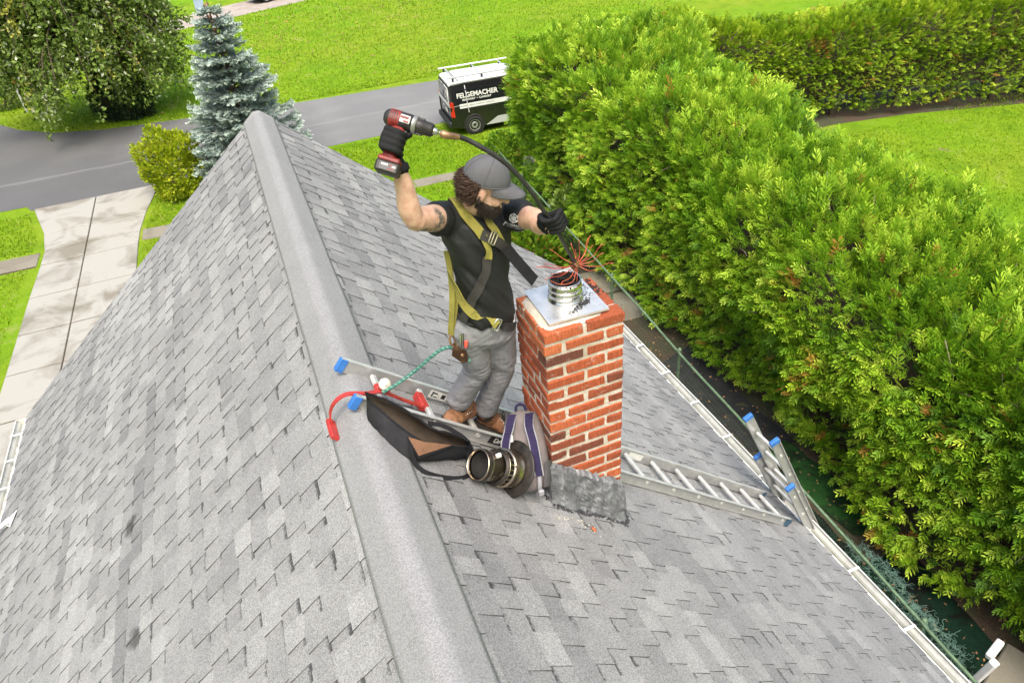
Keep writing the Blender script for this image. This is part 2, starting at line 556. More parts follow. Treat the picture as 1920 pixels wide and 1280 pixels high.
roof = empty('roof', (0, 3.5, G))
roof.parent = house; roof.location = (0, 0, 0)
M_DECK = plain('roof_sheathing', (0.24, 0.18, 0.11), 0.8)
for s in (-1, 1):
    mb = MB()
    P = [roofpt(s, 0, YN, -0.01), roofpt(s, SL-0.01, YN, -0.01), roofpt(s, SL-0.01, YN, -0.13), roofpt(s, 0.0, YN, -0.13)]
    mb.prism(P, (0, YF-YN-0.02, 0))
    mb.build('roof_deck', M_DECK, roof)
    mb = MB()   # rake board with drip edge on the far gable
    P = [roofpt(s, 0, YF-0.015, -0.012), roofpt(s, SL-0.03, YF-0.015, -0.012), roofpt(s, SL-0.03, YF-0.015, -0.17), roofpt(s, 0.0, YF-0.015, -0.17)]
    mb.prism(P, (0, 0.022, 0))
    mb.build('rake_board', M_FASCIA, roof)
    mb = MB()
    P = [(s*(W+0.004), YN, -D-0.005), (s*(W+0.022), YN, -D-0.012), (s*(W+0.022), YN, -D-0.19), (s*(W+0.004), YN, -D-0.19)]
    mb.prism(P, (0, YF-YN-0.03, 0))
    mb.build('fascia', M_FASCIA, roof)

EXPO = 0.138
T0 = 0.111-EXPO
teeth = []          # s, k, y0, y1, tint
strips = []         # s, k, y0, y1, tint
for s in (-1, 1):
    for k in range(35):
        y = YN
        while y < YF:                       # backing strips, about a metre each
            ln = 1.0 if y > YN else rng.uniform(0.2, 1.0)
            y1 = min(y+ln, YF)
            base = 0.5+0.16*rng.standard_normal()
            patch = mnoise.noise(Vector((y*0.35+s*9.1, k*0.22, 1.7)))*0.30
            strips.append((s, k, y, y1, float(np.clip(base+patch, 0, 1))))
            yy = y+rng.uniform(-0.06, 0.06)
            while yy < y1-0.04:
                g = rng.choice([0.055, 0.085, 0.115, 0.14]); w = rng.choice([0.10, 0.13, 0.165, 0.20])
                a, b_ = max(yy+g, YN), min(yy+g+w, YF)
                if b_-a > 0.03:
                    teeth.append((s, k, a, b_, float(np.clip(base+patch+0.15*rng.standard_normal()+0.06, 0, 1))))
                yy += g+w
            y = y1

def strip_geo(s, k, y0, y1):
    ta = max(T0+k*EXPO-0.01, 0.02); tb = min(T0+(k+1)*EXPO, SL+0.02)
    P = [roofpt(s, ta, y0, 0.001), roofpt(s, ta, y1, 0.001), roofpt(s, tb, y1, 0.0036), roofpt(s, tb, y0, 0.0036), roofpt(s, tb, y1, 0.0), roofpt(s, tb, y0, 0.0)]
    F = [(0, 1, 2, 3), (3, 2, 4, 5)]
    return P, F if s < 0 else [f[::-1] for f in F]

def tooth_geo(s, k, y0, y1, j):
    ta = max(T0+k*EXPO-0.012, 0.02); tb = min(T0+(k+1)*EXPO, SL+0.02)+j[0]
    lift = j[1]
    sk = j[2]
    lo = [roofpt(s, ta, y0, 0.0008), roofpt(s, ta, y1, 0.0008), roofpt(s, tb, y1+sk, 0.0032), roofpt(s, tb, y0+sk, 0.0032)]
    hi = [roofpt(s, ta, y0, 0.0030), roofpt(s, ta, y1, 0.0030), roofpt(s, tb, y1+sk, 0.0098+lift), roofpt(s, tb, y0+sk, 0.0098+lift)]
    # top and butt edge, then the two cut sides on vertices of their own (bare asphalt)
    P = hi+[lo[2], lo[3]]+[hi[1], lo[1], lo[2], hi[2], lo[0], hi[0], hi[3], lo[3]]
    F = [(0, 1, 2, 3), (3, 2, 4, 5), (6, 7, 8, 9), (10, 11, 12, 13)]
    return P, F if s < 0 else [f[::-1] for f in F]
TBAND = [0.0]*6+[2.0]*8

# the 300 shingle tabs that show largest become parts of their own
def depth_of(p):
    d = np.array(p)-CAM
    z = d@CF
    return z, 960+FPX*(d@CR)/max(z, 1e-3), 640-FPX*(d@CU)/max(z, 1e-3)
order = []
for i, (s, k, a, b_, t) in enumerate(teeth):
    if T0+(k+1)*EXPO < 0.27: continue
    c = roofpt(s, T0+(k+0.5)*EXPO, (a+b_)/2)
    z, px, py = depth_of(c)
    if z > 0.3 and 0 < px < 1920 and 0 < py < 1280:
        nrm = np.array([s*D/SL, 0, W/SL]); v = CAM-np.array(c); v /= np.linalg.norm(v)
        order.append((-(b_-a)*abs(v@nrm)/z**2, i))
order.sort()
single = {i for _, i in order[:300]}
V = []; F = []; TI = []; BD = []
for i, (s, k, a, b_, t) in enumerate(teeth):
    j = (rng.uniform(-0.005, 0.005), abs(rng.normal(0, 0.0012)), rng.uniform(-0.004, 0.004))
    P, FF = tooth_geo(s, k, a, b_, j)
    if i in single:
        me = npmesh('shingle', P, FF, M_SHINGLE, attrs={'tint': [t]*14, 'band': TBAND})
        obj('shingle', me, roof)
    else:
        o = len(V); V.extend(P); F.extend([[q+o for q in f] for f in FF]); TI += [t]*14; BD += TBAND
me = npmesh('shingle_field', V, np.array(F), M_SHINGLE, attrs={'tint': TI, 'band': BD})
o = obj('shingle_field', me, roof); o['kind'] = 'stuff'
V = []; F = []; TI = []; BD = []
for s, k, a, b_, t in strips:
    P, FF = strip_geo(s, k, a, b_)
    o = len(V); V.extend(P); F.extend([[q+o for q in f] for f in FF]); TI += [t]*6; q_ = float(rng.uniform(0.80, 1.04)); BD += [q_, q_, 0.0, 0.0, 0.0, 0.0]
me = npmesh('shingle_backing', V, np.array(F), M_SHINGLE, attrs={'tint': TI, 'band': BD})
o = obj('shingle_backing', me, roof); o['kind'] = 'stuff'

# ridge cap: one long rolled strip with a rounded crest
prof = []
for i in range(-8, 9):
    u = i/8; t = abs(u)*0.196
    h = 0.030+0.0*t
    p = roofpt(1 if u >= 0 else -1, t, 0, h)
    if abs(u) < 0.2:
        p = Vector((p.x, 0, p.z-0.014*(1-abs(u)/0.2)**1.5))
    prof.append((p.x, p.z))
ee = [roofpt(1, 0.196, 0, 0.006), roofpt(-1, 0.196, 0, 0.006)]
prof = [(ee[1].x, ee[1].z)]+prof+[(ee[0].x, ee[0].z)]
ys = np.arange(YN, YF+0.02, 0.11); V = []; F = []
n = len(prof)
for j, y in enumerate(ys):
    for i, (x, z) in enumerate(prof):
        w = mnoise.noise(Vector((x*2.5, y*0.6, 3)))*0.003
        V.append((x+(0.007*mnoise.noise(Vector((y*1.3, i > n/2, 5))) if i in (0, 1, n-1, n-2) else 0), min(y, YF+0.01), z+w))
for j in range(len(ys)-1):
    for i in range(n-1):
        F.append((j*n+i, j*n+i+1, (j+1)*n+i+1, (j+1)*n+i))
last = (len(ys)-1)*n
me = npmesh('ridge_cap', V, F+[list(range(last, last+n))[::-1]], M_CAP, True, attrs={'tint': [0.6]*len(V)})
obj('ridge_cap', me, roof)

# ---- gutters with strap hangers
for s in (-1, 1):
    g = empty('gutter', (s*W, 3.5, -D)); g.parent = house; g.location = Vector((s*W, 3.5, -D))-house.location
    mb = MB()
    x0 = W+0.023
    prof = [(x0, -D-0.02), (x0, -D-0.115), (x0+0.075, -D-0.115), (x0+0.088, -D-0.075), (x0+0.112, -D-0.045), (x0+0.112, -D-0.012), (x0+0.100, -D-0.012), (x0+0.100, -D-0.022),
            (x0+0.106, -D-0.022), (x0+0.106, -D-0.043), (x0+0.083, -D-0.073), (x0+0.072, -D-0.110), (x0+0.005, -D-0.110), (x0+0.005, -D-0.02)]
    n = len(prof); ys = np.linspace(YN, YF-0.03, 40); V = []; F = []
    for y in ys:
        dz = 0.006*math.sin(y*1.7)
        V += [(s*x, y, z+dz) for x, z in prof]
    for j in range(len(ys)-1):
        for i in range(n):
            k = (i+1) % n
            F.append((j*n+i, j*n+k, (j+1)*n+k, (j+1)*n+i))
    mb.add(V, F)
    mb.build('trough', M_GUTTER, g)
    mb = MB(); mb.prism([(s*(x0-0.002), YF-0.03, -D-0.01), (s*(x0+0.116), YF-0.03, -D-0.01), (s*(x0+0.116), YF-0.03, -D-0.05), (s*(x0+0.08), YF-0.03, -D-0.118), (s*(x0-0.002), YF-0.03, -D-0.118)], (0, 0.008, 0))
    mb.build('end_cap', M_GUTTER, g)
    y = YF-0.35
    while y > YN:
        mb = MB(); mb.box((s*(x0+0.056), y, -D-0.010+0.006*math.sin(y*1.7)), (0.115, 0.022, 0.005)); mb.build('strap_hanger', M_FASCIA, g)
        y -= 0.47 if s < 0 else 0.62
    # silt and granules washed into the trough
    mb = MB()
    mb.add([(s*(x0+0.006), YN, -D-0.100), (s*(x0+0.072), YN, -D-0.100), (s*(x0+0.072), YF-0.04, -D-0.100), (s*(x0+0.006), YF-0.04, -D-0.100)], [(0, 1, 2, 3)])
    mb.build('gutter_silt', plain('gutter_silt', (0.16, 0.17, 0.11) if s > 0 else (0.48, 0.48, 0.40), 0.9, var=0.5, scale=14), g)

# ---- chimney
CX0, CX1, CY0, CY1, CZT = 0.927, 1.3705, 2.60, 2.985, 0.399
CP = 0.0744
chim = empty('chimney', ((CX0+CX1)/2, (CY0+CY1)/2, -1.0)); chim.parent = house; chim.location = Vector(((CX0+CX1)/2, (CY0+CY1)/2, -1.0))-house.location
def brick_material():
    m, nt, b = material('clay_brick')
    pos = N(nt, 'ShaderNodeNewGeometry').outputs['Position']
    mp = N(nt, 'ShaderNodeMapping'); mp.inputs['Scale'].default_value = (1, 1, 0.08); L(nt, pos, mp.inputs[0])
    st = noise_tex(nt, 170, 3, 0.7, mp.outputs[0])
    f = noise_tex(nt, 60, 4, 0.7, pos)
    t = attr(nt, 'tint')
    base = ramp(nt, t, [(0.0, (0.125, 0.042, 0.026)), (0.3, (0.25, 0.060, 0.024)), (0.7, (0.375, 0.082, 0.026)), (0.93, (0.45, 0.115, 0.040)), (1.0, (0.58, 0.24, 0.10))])
    c = mix(nt, 1.0, base, ramp(nt, st, [(0.3, (0.55, 0.52, 0.5)), (0.62, (1.15, 1.15, 1.15))]), 'MULTIPLY')
    c = mix(nt, 1.0, c, ramp(nt, f, [(0.3, (0.78, 0.76, 0.75)), (0.7, (1.12, 1.12, 1.12))]), 'MULTIPLY')
    # lime smears
    lm = ramp(nt, noise_tex(nt, 16, 6, 0.75, pos), [(0.60, (0, 0, 0)), (0.70, (0.6, 0.6, 0.6))])
    c = mix(nt, lm, c, (0.55, 0.47, 0.38))
    L(nt, c, b.inputs['Base Color']); b.inputs['Roughness'].default_value = 0.9
    bump(nt, b, mathn(nt, 'ADD', st, mathn(nt, 'MULTIPLY', f, 0.5)), 0.6, 0.004)
    return m
M_BRICK = brick_material()
def mortar_material():
    m, nt, b = material('lime_mortar')
    pos = N(nt, 'ShaderNodeNewGeometry').outputs['Position']
    f = noise_tex(nt, 90, 4, 0.7, pos); g = noise_tex(nt, 9, 4, 0.6, pos)
    c = ramp(nt, f, [(0.3, (0.42, 0.37, 0.29)), (0.7, (0.66, 0.60, 0.50))])
    c = mix(nt, ramp(nt, g, [(0.5, (0, 0, 0)), (0.72, (0.6, 0.6, 0.6))]), c, (0.33, 0.27, 0.17))
    L(nt, c, b.inputs['Base Color']); b.inputs['Roughness'].default_value = 0.95
    bump(nt, b, f, 0.8, 0.004)
    return m
M_MORTAR = mortar_material()
BH = 0.0565; BW = 0.095; J = CP-BH
def brick(c, size, tint):
    P, F = bevel_box(size[0]/2, size[1]/2, size[2]/2, float(rng.uniform(0.004, 0.008)))
    off = rng.normal(0, 0.0019, 3)
    P = [(p[0]+c[0]+off[0]+rng.normal(0, 0.0018), p[1]+c[1]+off[1]+rng.normal(0, 0.0018), p[2]+c[2]+off[2]*0.7+rng.normal(0, 0.0010)) for p in P]
    obj('brick', npmesh('brick', P, F, M_BRICK, attrs={'tint': [tint]*len(P)}), chim)
nc = 21
for k in range(nc):
    zc = CZT-BH/2-k*CP
    wx, wy = CX1-CX0, CY1-CY0
    tt = lambda: float(np.clip(rng.choice([0.12, 0.35, 0.6, 0.7, 0.78], p=[.11, .21, .27, .27, .14])+rng.normal(0, 0.07)+(0.16 if k < 2 else 0), 0, 0.94))
    if k % 2 == 0:
        lx = (wx-J)/2
        for yc in (CY0+BW/2, CY1-BW/2):
            for xc in (CX0+lx/2, CX1-lx/2):
                if zc+BH/2 > -(xc+lx/2)*D/W: brick((xc, yc, zc), (lx, BW, BH), tt())
        ly = wy-2*BW-2*J
        for xc in (CX0+BW/2, CX1-BW/2):
            brick((xc, (CY0+CY1)/2, zc), (BW, ly, BH), tt())
    else:
        ly = (wy-J)/2
        for xc in (CX0+BW/2, CX1-BW/2):
            for yc in (CY0+ly/2, CY1-ly/2):
                brick((xc, yc, zc), (BW, ly, BH), 0.98 if (k == 15 and xc < 1.1 and yc < 2.8) else tt())
        lx = wx-2*BW-2*J
        for yc in (CY0+BW/2, CY1-BW/2):
            brick(((CX0+CX1)/2, yc, zc), (lx, BW, BH), tt())
# mortar body: recessed 4 mm behind the brick faces, rough
mb = MB()
nz, ns = 90, 14
V = []; F = []
loop = []
for a, b_ in (((CX0, CY0), (CX1, CY0)), ((CX1, CY0), (CX1, CY1)), ((CX1, CY1), (CX0, CY1)), ((CX0, CY1), (CX0, CY0))):
    for i in range(ns):
        u = i/ns; loop.append((a[0]+(b_[0]-a[0])*u, a[1]+(b_[1]-a[1])*u))
cxm, cym = (CX0+CX1)/2, (CY0+CY1)/2
for j in range(nz+1):
    z = CZT-0.012-j*(CZT+1.30)/nz
    for x, y in loop:
        d = 0.005+0.004*mnoise.noise(Vector((x*40, y*40, z*40)))
        V.append((cxm+(x-cxm)*(1-d/0.21), cym+(y-cym)*(1-d/0.19), z))
m_ = len(loop)
for j in range(nz):
    for i in range(m_):
        k = (i+1) % m_
        F.append((j*m_+i, (j+1)*m_+i, (j+1)*m_+k, j*m_+k))
F.append(list(range(m_)))
me = npmesh('mortar', V, F, M_MORTAR); obj('mortar', me, chim)
# uneven bed of mortar under the plate
V = []; F = []; n = 40
for j in range(6):
    for i in range(n):
        a = 2*math.pi*i/n
        q = 0.215*(1+0.07*mnoise.noise(Vector((math.cos(a)*3, math.sin(a)*3, 1)))+0.03*mnoise.noise(Vector((math.cos(a)*11, math.sin(a)*11, 4))))
        sq = min(1/max(abs(math.cos(a)), 1e-3), 1/max(abs(math.sin(a)), 1e-3))
        rr = q*min(sq, 1.22)*(1-j*0.15)*0.93
        cx_, cy_ = 1.112, 2.795
        z = CZT-0.006+0.020*(1-(1-min(j, 3)/3)**2)+0.003*mnoise.noise(Vector((a*5, j, 2)))
        V.append((np.clip(cx_+rr*math.cos(a), CX0+0.012, CX1-0.02), np.clip(cy_+rr*0.9*math.sin(a), CY0+0.02, CY1-0.01), z))
for j in range(5):
    for i in range(n):
        k = (i+1) % n
        F.append((j*n+i, j*n+k, (j+1)*n+k, (j+1)*n+i))
F.append(list(range(5*n, 6*n)))
obj('mortar_wash', npmesh('mortar_wash', V, F, M_MORTAR, True), chim)

def steel(name, col, rough, soot=0.0, sscale=14):
    m, nt, b = material(name)
    pos = N(nt, 'ShaderNodeNewGeometry').outputs['Position']
    f = noise_tex(nt, 30, 4, 0.6, pos); g = noise_tex(nt, sscale, 5, 0.7, pos)
    c = ramp(nt, f, [(0.3, tuple(x*0.8 for x in col)), (0.7, col)])
    if soot:
        sm = ramp(nt, g, [(0.62-soot*0.25, (0, 0, 0)), (0.72-soot*0.25, (1, 1, 1))])
        c = mix(nt, sm, c, (0.012, 0.011, 0.010))
        mt = mathn(nt, 'SUBTRACT', 1.0, sm); L(nt, mt, b.inputs['Metallic'])
        L(nt, mathn(nt, 'ADD', mathn(nt, 'MULTIPLY', sm, 0.6), rough), b.inputs['Roughness'])
    else:
        b.inputs['Metallic'].default_value = 1.0
        L(nt, mathn(nt, 'ADD', mathn(nt, 'MULTIPLY', f, 0.25), rough-0.1), b.inputs['Roughness'])
    L(nt, c, b.inputs['Base Color'])
    bump(nt, b, g, 0.08, 0.01)
    return m
M_PLATE = plain('galvanised_plate', (0.74, 0.74, 0.74), 0.30, metal=0.65, var=0.15, scale=11)
M_PIPE = steel('stainless_pipe', (0.72, 0.70, 0.66), 0.22, 0.10, 20)
M_SOOT = plain('soot', (0.010, 0.0095, 0.009), 0.75, var=0.5, scale=60, bmp=0.8)
# sheet metal plate, tilted slightly
PC = Vector((1.142, 2.815, CZT+0.022))
Rz = Matrix.Rotation(R(-2), 3, 'Z') @ Matrix.Rotation(R(-1.5), 3, 'X')
mb = MB(); mb.box(PC, (0.325, 0.355, 0.003), Rz)
mb.prism([PC+Rz @ Vector((-0.1625, -0.1775, -0.001)), PC+Rz @ Vector((0.1625, -0.1775, -0.001)), PC+Rz @ Vector((0.1625, -0.1775, -0.010)), PC+Rz @ Vector((-0.1625, -0.1775, -0.010))], Rz @ Vector((0, 0.002, 0)))
mb.build('top_plate', M_PLATE, chim)
FL = Vector((1.150, 2.83, CZT+0.020)); r0 = 0.082
mb = MB()
mb.lathe([(r0+0.012, 0.0), (r0+0.012, 0.012), (r0+0.002, 0.018), (r0+0.002, 0.040), (r0+0.006, 0.046), (r0+0.006, 0.050), (r0, 0.056), (r0, 0.072), (r0+0.004, 0.077), (r0+0.004, 0.081), (r0, 0.086), (r0, 0.114), (r0+0.003, 0.117),
          (r0-0.003, 0.118), (r0-0.008, 0.110), (r0-0.010, 0.05), (r0-0.010, -0.4)], FL, (0, 0, 1), 40)
mb.build('flue_pipe', M_PIPE, chim)
# soot crust lining the pipe and lumps spilled on the plate
V = []; F = []; n = 48
for j in range(9):
    for i in range(n):
        a = 2*math.pi*i/n
        rr = r0-0.009-0.010*(0.5+0.5*mnoise.noise(Vector((math.cos(a)*5, math.sin(a)*5, j*0.8))))-(0.004 if j else 0.0)
        V.append((FL.x+rr*math.cos(a), FL.y+rr*math.sin(a), FL.z+0.119+0.006*mnoise.noise(Vector((a*4, 0, 1)))-j*0.05))
for j in range(8):
    for i in range(n):
        k = (i+1) % n
        F.append((j*n+i, (j+1)*n+i, (j+1)*n+k, j*n+k))
F.append(list(range(8*n, 9*n)))
obj('soot_lining', npmesh('soot_lining', V, F, M_SOOT), chim)
def lump(mb, c, r, flat=0.6):
    pts = []
    for d in ((1, 0, 0), (-1, 0, 0), (0, 1, 0), (0, -1, 0), (0, 0, 1), (0, 0, -1)):
        q = r*rng.uniform(0.6, 1.3)
        pts.append((c[0]+d[0]*q, c[1]+d[1]*q, c[2]+d[2]*q*flat))
    mb.add(pts, [(0, 2, 4), (2, 1, 4), (1, 3, 4), (3, 0, 4), (2, 0, 5), (1, 2, 5), (3, 1, 5), (0, 3, 5)])
mb = MB()
for i in range(480):
    u = rng.beta(2, 2); sp = rng.normal(0, 0.017)
    x = 1.075+u*0.185+sp*0.5; y = 2.668+u*0.085+sp
    lump(mb, (x, y, PC.z+0.003), rng.uniform(0.0014, 0.0078))
for i in range(300):
    x = rng.uniform(1.20, 1.345); y = rng.uniform(2.66, 2.97)
    if abs(y-(2.70+(x-1.2)*1.6)) < 0.07: lump(mb, (x, y, PC.z+0.002 if x < 1.30 else CZT+0.001), rng.uniform(0.001, 0.0055))
for i in range(60):
    x = rng.uniform(1.3, 1.365); y = rng.uniform(2.80, 2.97); lump(mb, (x, y, CZT+0.001), rng.uniform(0.003, 0.012), 0.3)
for i in range(70):
    a = rng.uniform(0, 6.28); lump(mb, (FL.x+(r0+0.001)*math.cos(a), FL.y+(r0+0.001)*math.sin(a), FL.z+rng.uniform(0.04, 0.118)), rng.uniform(0.001, 0.007))
for i in range(90):
    a = rng.uniform(0, 6.28); q = rng.uniform(0.5, 1)*(r0-0.01); lump(mb, (FL.x+q*math.cos(a), FL.y+q*math.sin(a), FL.z+rng.uniform(0.07, 0.10)), rng.uniform(0.006, 0.016))
o = mb.build('soot_crumbs', M_SOOT, chim); o['kind'] = 'stuff'

# flashing: lumpy lead and tar skirt round the base
def lead_material():
    m, nt, b = material('tarred_lead')
    pos = N(nt, 'ShaderNodeNewGeometry').outputs['Position']
    mp = N(nt, 'ShaderNodeMapping'); mp.inputs['Scale'].default_value = (1, 1, 0.4); L(nt, pos, mp.inputs[0])
    f = noise_tex(nt, 16, 6, 0.7, mp.outputs[0], 0.5); g = noise_tex(nt, 70, 3, 0.6, pos)
    c = ramp(nt, f, [(0.30, (0.07, 0.072, 0.076)), (0.45, (0.13, 0.134, 0.142)), (0.58, (0.19, 0.195, 0.205)), (0.68, (0.38, 0.39, 0.40))])
    L(nt, c, b.inputs['Base Color'])
    L(nt, ramp(nt, f, [(0.3, (0.3, 0.3, 0.3)), (0.7, (0.62, 0.62, 0.62))]), b.inputs['Roughness'])
    bump(nt, b, mathn(nt, 'ADD', f, mathn(nt, 'MULTIPLY', g, 0.3)), 0.8, 0.012)
    return m
M_LEAD = lead_material()
fl = []
per = [(CX0-0.02, CY1+0.02), (CX0-0.02, CY0-0.02), (CX1+0.02, CY0-0.02), (CX1+0.02, CY1+0.02), (CX0-0.02, CY1+0.02)]
V = []; F = []; nu = 46; nv = 17
cols = 0
for e in range(4):
    a, b_ = per[e], per[e+1]
    for i in range(nu):
        u = i/nu
        x = a[0]+(b_[0]-a[0])*u; y = a[1]+(b_[1]-a[1])*u
        dx, dy = x-cxm, y-cym; ln = math.hypot(dx, dy)
        hgt = 0.135+0.03*mnoise.noise(Vector((x*7, y*7, 2)))
        if e == 1: hgt = 0.30+0.03*u+0.035*mnoise.noise(Vector((x*14, 3, 2)))+0.03*mnoise.noise(Vector((x*40, 3, 5)))
        for j in range(nv):
            v = j/(nv-1)
            zr = lambda xx: -xx*D/W
            flare = 0.012+(0.03 if e == 1 else 0.025)*max(0, (v-0.7)/0.3)**2+0.016*mnoise.noise(Vector((x*9, y*9, v*2.5)))+0.016*(0.35-abs(mnoise.noise(Vector((x*17+v*3, y*17, v*5)))))+0.008*(0.3-abs(mnoise.noise(Vector((x*40, y*40, v*11)))))
            if v == 1.0: flare += 0.03*mnoise.noise(Vector((x*22, y*22, 9)))+0.012*mnoise.noise(Vector((x*60, y*60, 4)))
            ox = x+(dx/0.22)*flare*0.55 if e in (0, 2) else x+dx/0.22*flare*0.25
            oy = y+(dy/0.19)*flare*0.9 if e in (1, 3) else y+dy/0.19*flare*0.25
            if j == 0:
                ox, oy = x-dx*0.10, y-dy*0.10      # tucks back against the bricks
            z = zr(ox)+hgt*(1-v)**1.15+0.012
            if v == 1.0: z = zr(ox)+0.010
            V.append((ox, oy, z))
        cols += 1
for c in range(cols):
    d = (c+1) % cols
    for j in range(nv-1):
        F.append((c*nv+j, c*nv+j+1, d*nv+j+1, d*nv+j))
obj('flashing', npmesh('flashing', V, F, M_LEAD, False), chim)
# tar smeared along the foot of the flashing
mb = MB()
for c in range(cols):
    q = Vector(V[c*nv+nv-1]); ln_ = Vector((q.x-cxm, q.y-cym, 0)).normalized()
    for k in range(3):
        w_ = rng.uniform(-0.018, 0.022); p = q+ln_*w_; p.z = -p.x*D/W+0.011
        lump(mb, p, rng.uniform(0.006, 0.018), 0.45)
o = mb.build('tar_smear', plain('roof_tar', (0.030, 0.030, 0.032), 0.55, var=0.5, scale=40), chim); o['kind'] = 'stuff'
# crumbled mortar and leaves caught at the foot of the chimney
# ================================================================== PLANTS
def leaf_material(name, stops, dead=(0.42, 0.15, 0.04), trans=0.28, rough=0.55, tipgain=1.5, spec=0.35):
    m, nt, b = material(name)
    t = attr(nt, 'tint'); tip = attr(nt, 'tip'); dd = attr(nt, 'dead')
    c = ramp(nt, t, stops)
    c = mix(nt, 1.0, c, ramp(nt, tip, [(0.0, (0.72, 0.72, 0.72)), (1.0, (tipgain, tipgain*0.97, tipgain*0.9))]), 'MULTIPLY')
    c = mix(nt, dd, c, dead)
    L(nt, c, b.inputs['Base Color'])
    b.inputs['Roughness'].default_value = rough
    b.inputs['Specular IOR Level'].default_value = spec
    tr = N(nt, 'ShaderNodeBsdfTranslucent'); L(nt, c, tr.inputs['Color'])
    ms = N(nt, 'ShaderNodeMixShader', Fac=trans)
    L(nt, b.outputs[0], ms.inputs[1]); L(nt, tr.outputs[0], ms.inputs[2])
    L(nt, ms.outputs[0], [n for n in nt.nodes if n.type == 'OUTPUT_MATERIAL'][0].inputs['Surface'])
    return m
M_THUJA = leaf_material('thuja_leaf', [(0.0, (0.038, 0.105, 0.005)), (0.35, (0.112, 0.245, 0.010)), (0.7, (0.225, 0.38, 0.018)), (1.0, (0.42, 0.56, 0.055))])
M_THUJA2 = leaf_material('clipped_thuja_leaf', [(0.0, (0.065, 0.14, 0.005)), (0.4, (0.17, 0.30, 0.010)), (0.75, (0.29, 0.42, 0.018)), (1.0, (0.46, 0.54, 0.05))])
M_SPRUCE = leaf_material('blue_spruce_needles', [(0.0, (0.095, 0.135, 0.13)), (0.5, (0.235, 0.31, 0.29)), (1.0, (0.43, 0.51, 0.46))], dead=(0.28, 0.13, 0.06), trans=0.1, tipgain=1.45)
M_SILVER = leaf_material('silver_leaf', [(0.0, (0.055, 0.10, 0.014)), (0.45, (0.155, 0.25, 0.034)), (0.8, (0.26, 0.37, 0.07)), (0.93, (0.42, 0.50, 0.26)), (1.0, (0.62, 0.68, 0.52))], dead=(0.45, 0.42, 0.06), trans=0.3, tipgain=1.15)
M_LIME = leaf_material('lime_shrub_leaf', [(0.0, (0.13, 0.21, 0.008)), (0.35, (0.30, 0.40, 0.012)), (0.7, (0.46, 0.53, 0.025)), (1.0, (0.60, 0.60, 0.07))], trans=0.45, tipgain=1.3)
M_YEW = leaf_material('yew_needles', [(0.0, (0.008, 0.020, 0.008)), (0.6, (0.022, 0.045, 0.016)), (1.0, (0.06, 0.10, 0.03))], trans=0.1)
M_HOSTA = leaf_material('broad_plant_leaf', [(0.0, (0.05, 0.12, 0.006)), (0.6, (0.13, 0.25, 0.010)), (1.0, (0.26, 0.40, 0.03))], trans=0.3, tipgain=1.2)
M_BARK = plain('bark', (0.10, 0.072, 0.05), 0.9, var=0.45, scale=14, bmp=0.9)
M_DARK_HULL = plain('dark_hull_brown', (0.045, 0.034, 0.020), 0.95, var=0.6, scale=30, bmp=0.8)  # brown of the hull added inside hedge crowns to darken their gaps
M_GREYTWIG = plain('bleached_twig', (0.28, 0.22, 0.16), 0.85, var=0.4, scale=30)

def make_spray(n, spread, droop, width, seed):
    """flat feathery fan of pointed branchlets along +x, unit length; returns V, F(tri), tip"""
    r = np.random.default_rng(seed)
    V = []; F = []; T = []
    def rh(p, d, ln, w, z0):
        d = d/np.linalg.norm(d); s = np.array([-d[1], d[0], 0])
        o = len(V)
        q = p+d*ln
        curve = lambda a: np.array([0, 0, z0-droop*(a[0]**2)])
        mid = p+d*ln*0.55
        for a in (p, mid+s*w, q, mid-s*w):
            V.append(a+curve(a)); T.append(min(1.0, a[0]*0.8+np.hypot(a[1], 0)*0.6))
        F.extend([(o, o+1, o+2), (o, o+2, o+3)])
    rh(np.zeros(3), np.array([1.0, 0, 0]), 1.0, width*0.8, 0.0)
    for i in range(n):
        u = 0.12+0.78*i/(n-1)
        for sg in (-1, 1):
            a = sg*(spread+r.uniform(-0.2, 0.2))
            ln = (0.55-0.33*u)*r.uniform(0.75, 1.2)
            rh(np.array([u+r.uniform(-.03, .03), 0, 0]), np.array([math.cos(a), math.sin(a), 0]), ln, width*r.uniform(0.7, 1.2), r.uniform(-0.06, 0.06))
    return np.array(V), np.array(F), np.array(T)

def place(tmpl, pos, fwd, nrm, size, tint, dead):
    """instances of (V,F,T) as real geometry; returns arrays"""
    V, F, T = tmpl
    f = fwd/np.linalg.norm(fwd, axis=1, keepdims=True)
    s = np.cross(nrm, f); s /= np.maximum(np.linalg.norm(s, axis=1, keepdims=True), 1e-6)
    n = np.cross(f, s)
    X = V[None, :, 0, None]*f[:, None]+V[None, :, 1, None]*s[:, None]+V[None, :, 2, None]*n[:, None]
    X = pos[:, None]+X*size[:, None, None]
    m, k = len(pos), len(V)
    FF = (F[None]+(np.arange(m)*k)[:, None, None]).reshape(-1, 3)
    return X.reshape(-1, 3), FF, np.repeat(tint, k), np.tile(T, m), np.repeat(dead, k)

def merge(parts):
    Vs, Fs, A, B, C_ = [], [], [], [], []; o = 0
    for v, f, a, b, c in parts:
        Vs.append(v); Fs.append(f+o); A.append(a); B.append(b); C_.append(c); o += len(v)
    return np.concatenate(Vs), np.concatenate(Fs), np.concatenate(A), np.concatenate(B), np.concatenate(C_)

def foliage(name, parts, mat, parent):
    v, f, a, b, c = merge(parts)
    me = npmesh(name, v, f, mat, attrs={'tint': a, 'tip': b, 'dead': c})
    return obj(name, me, parent)

def nz(P, sc, seed):
    return np.array([mnoise.noise(Vector((p[0]*sc+seed, p[1]*sc+seed*1.7, p[2]*sc))) for p in P])

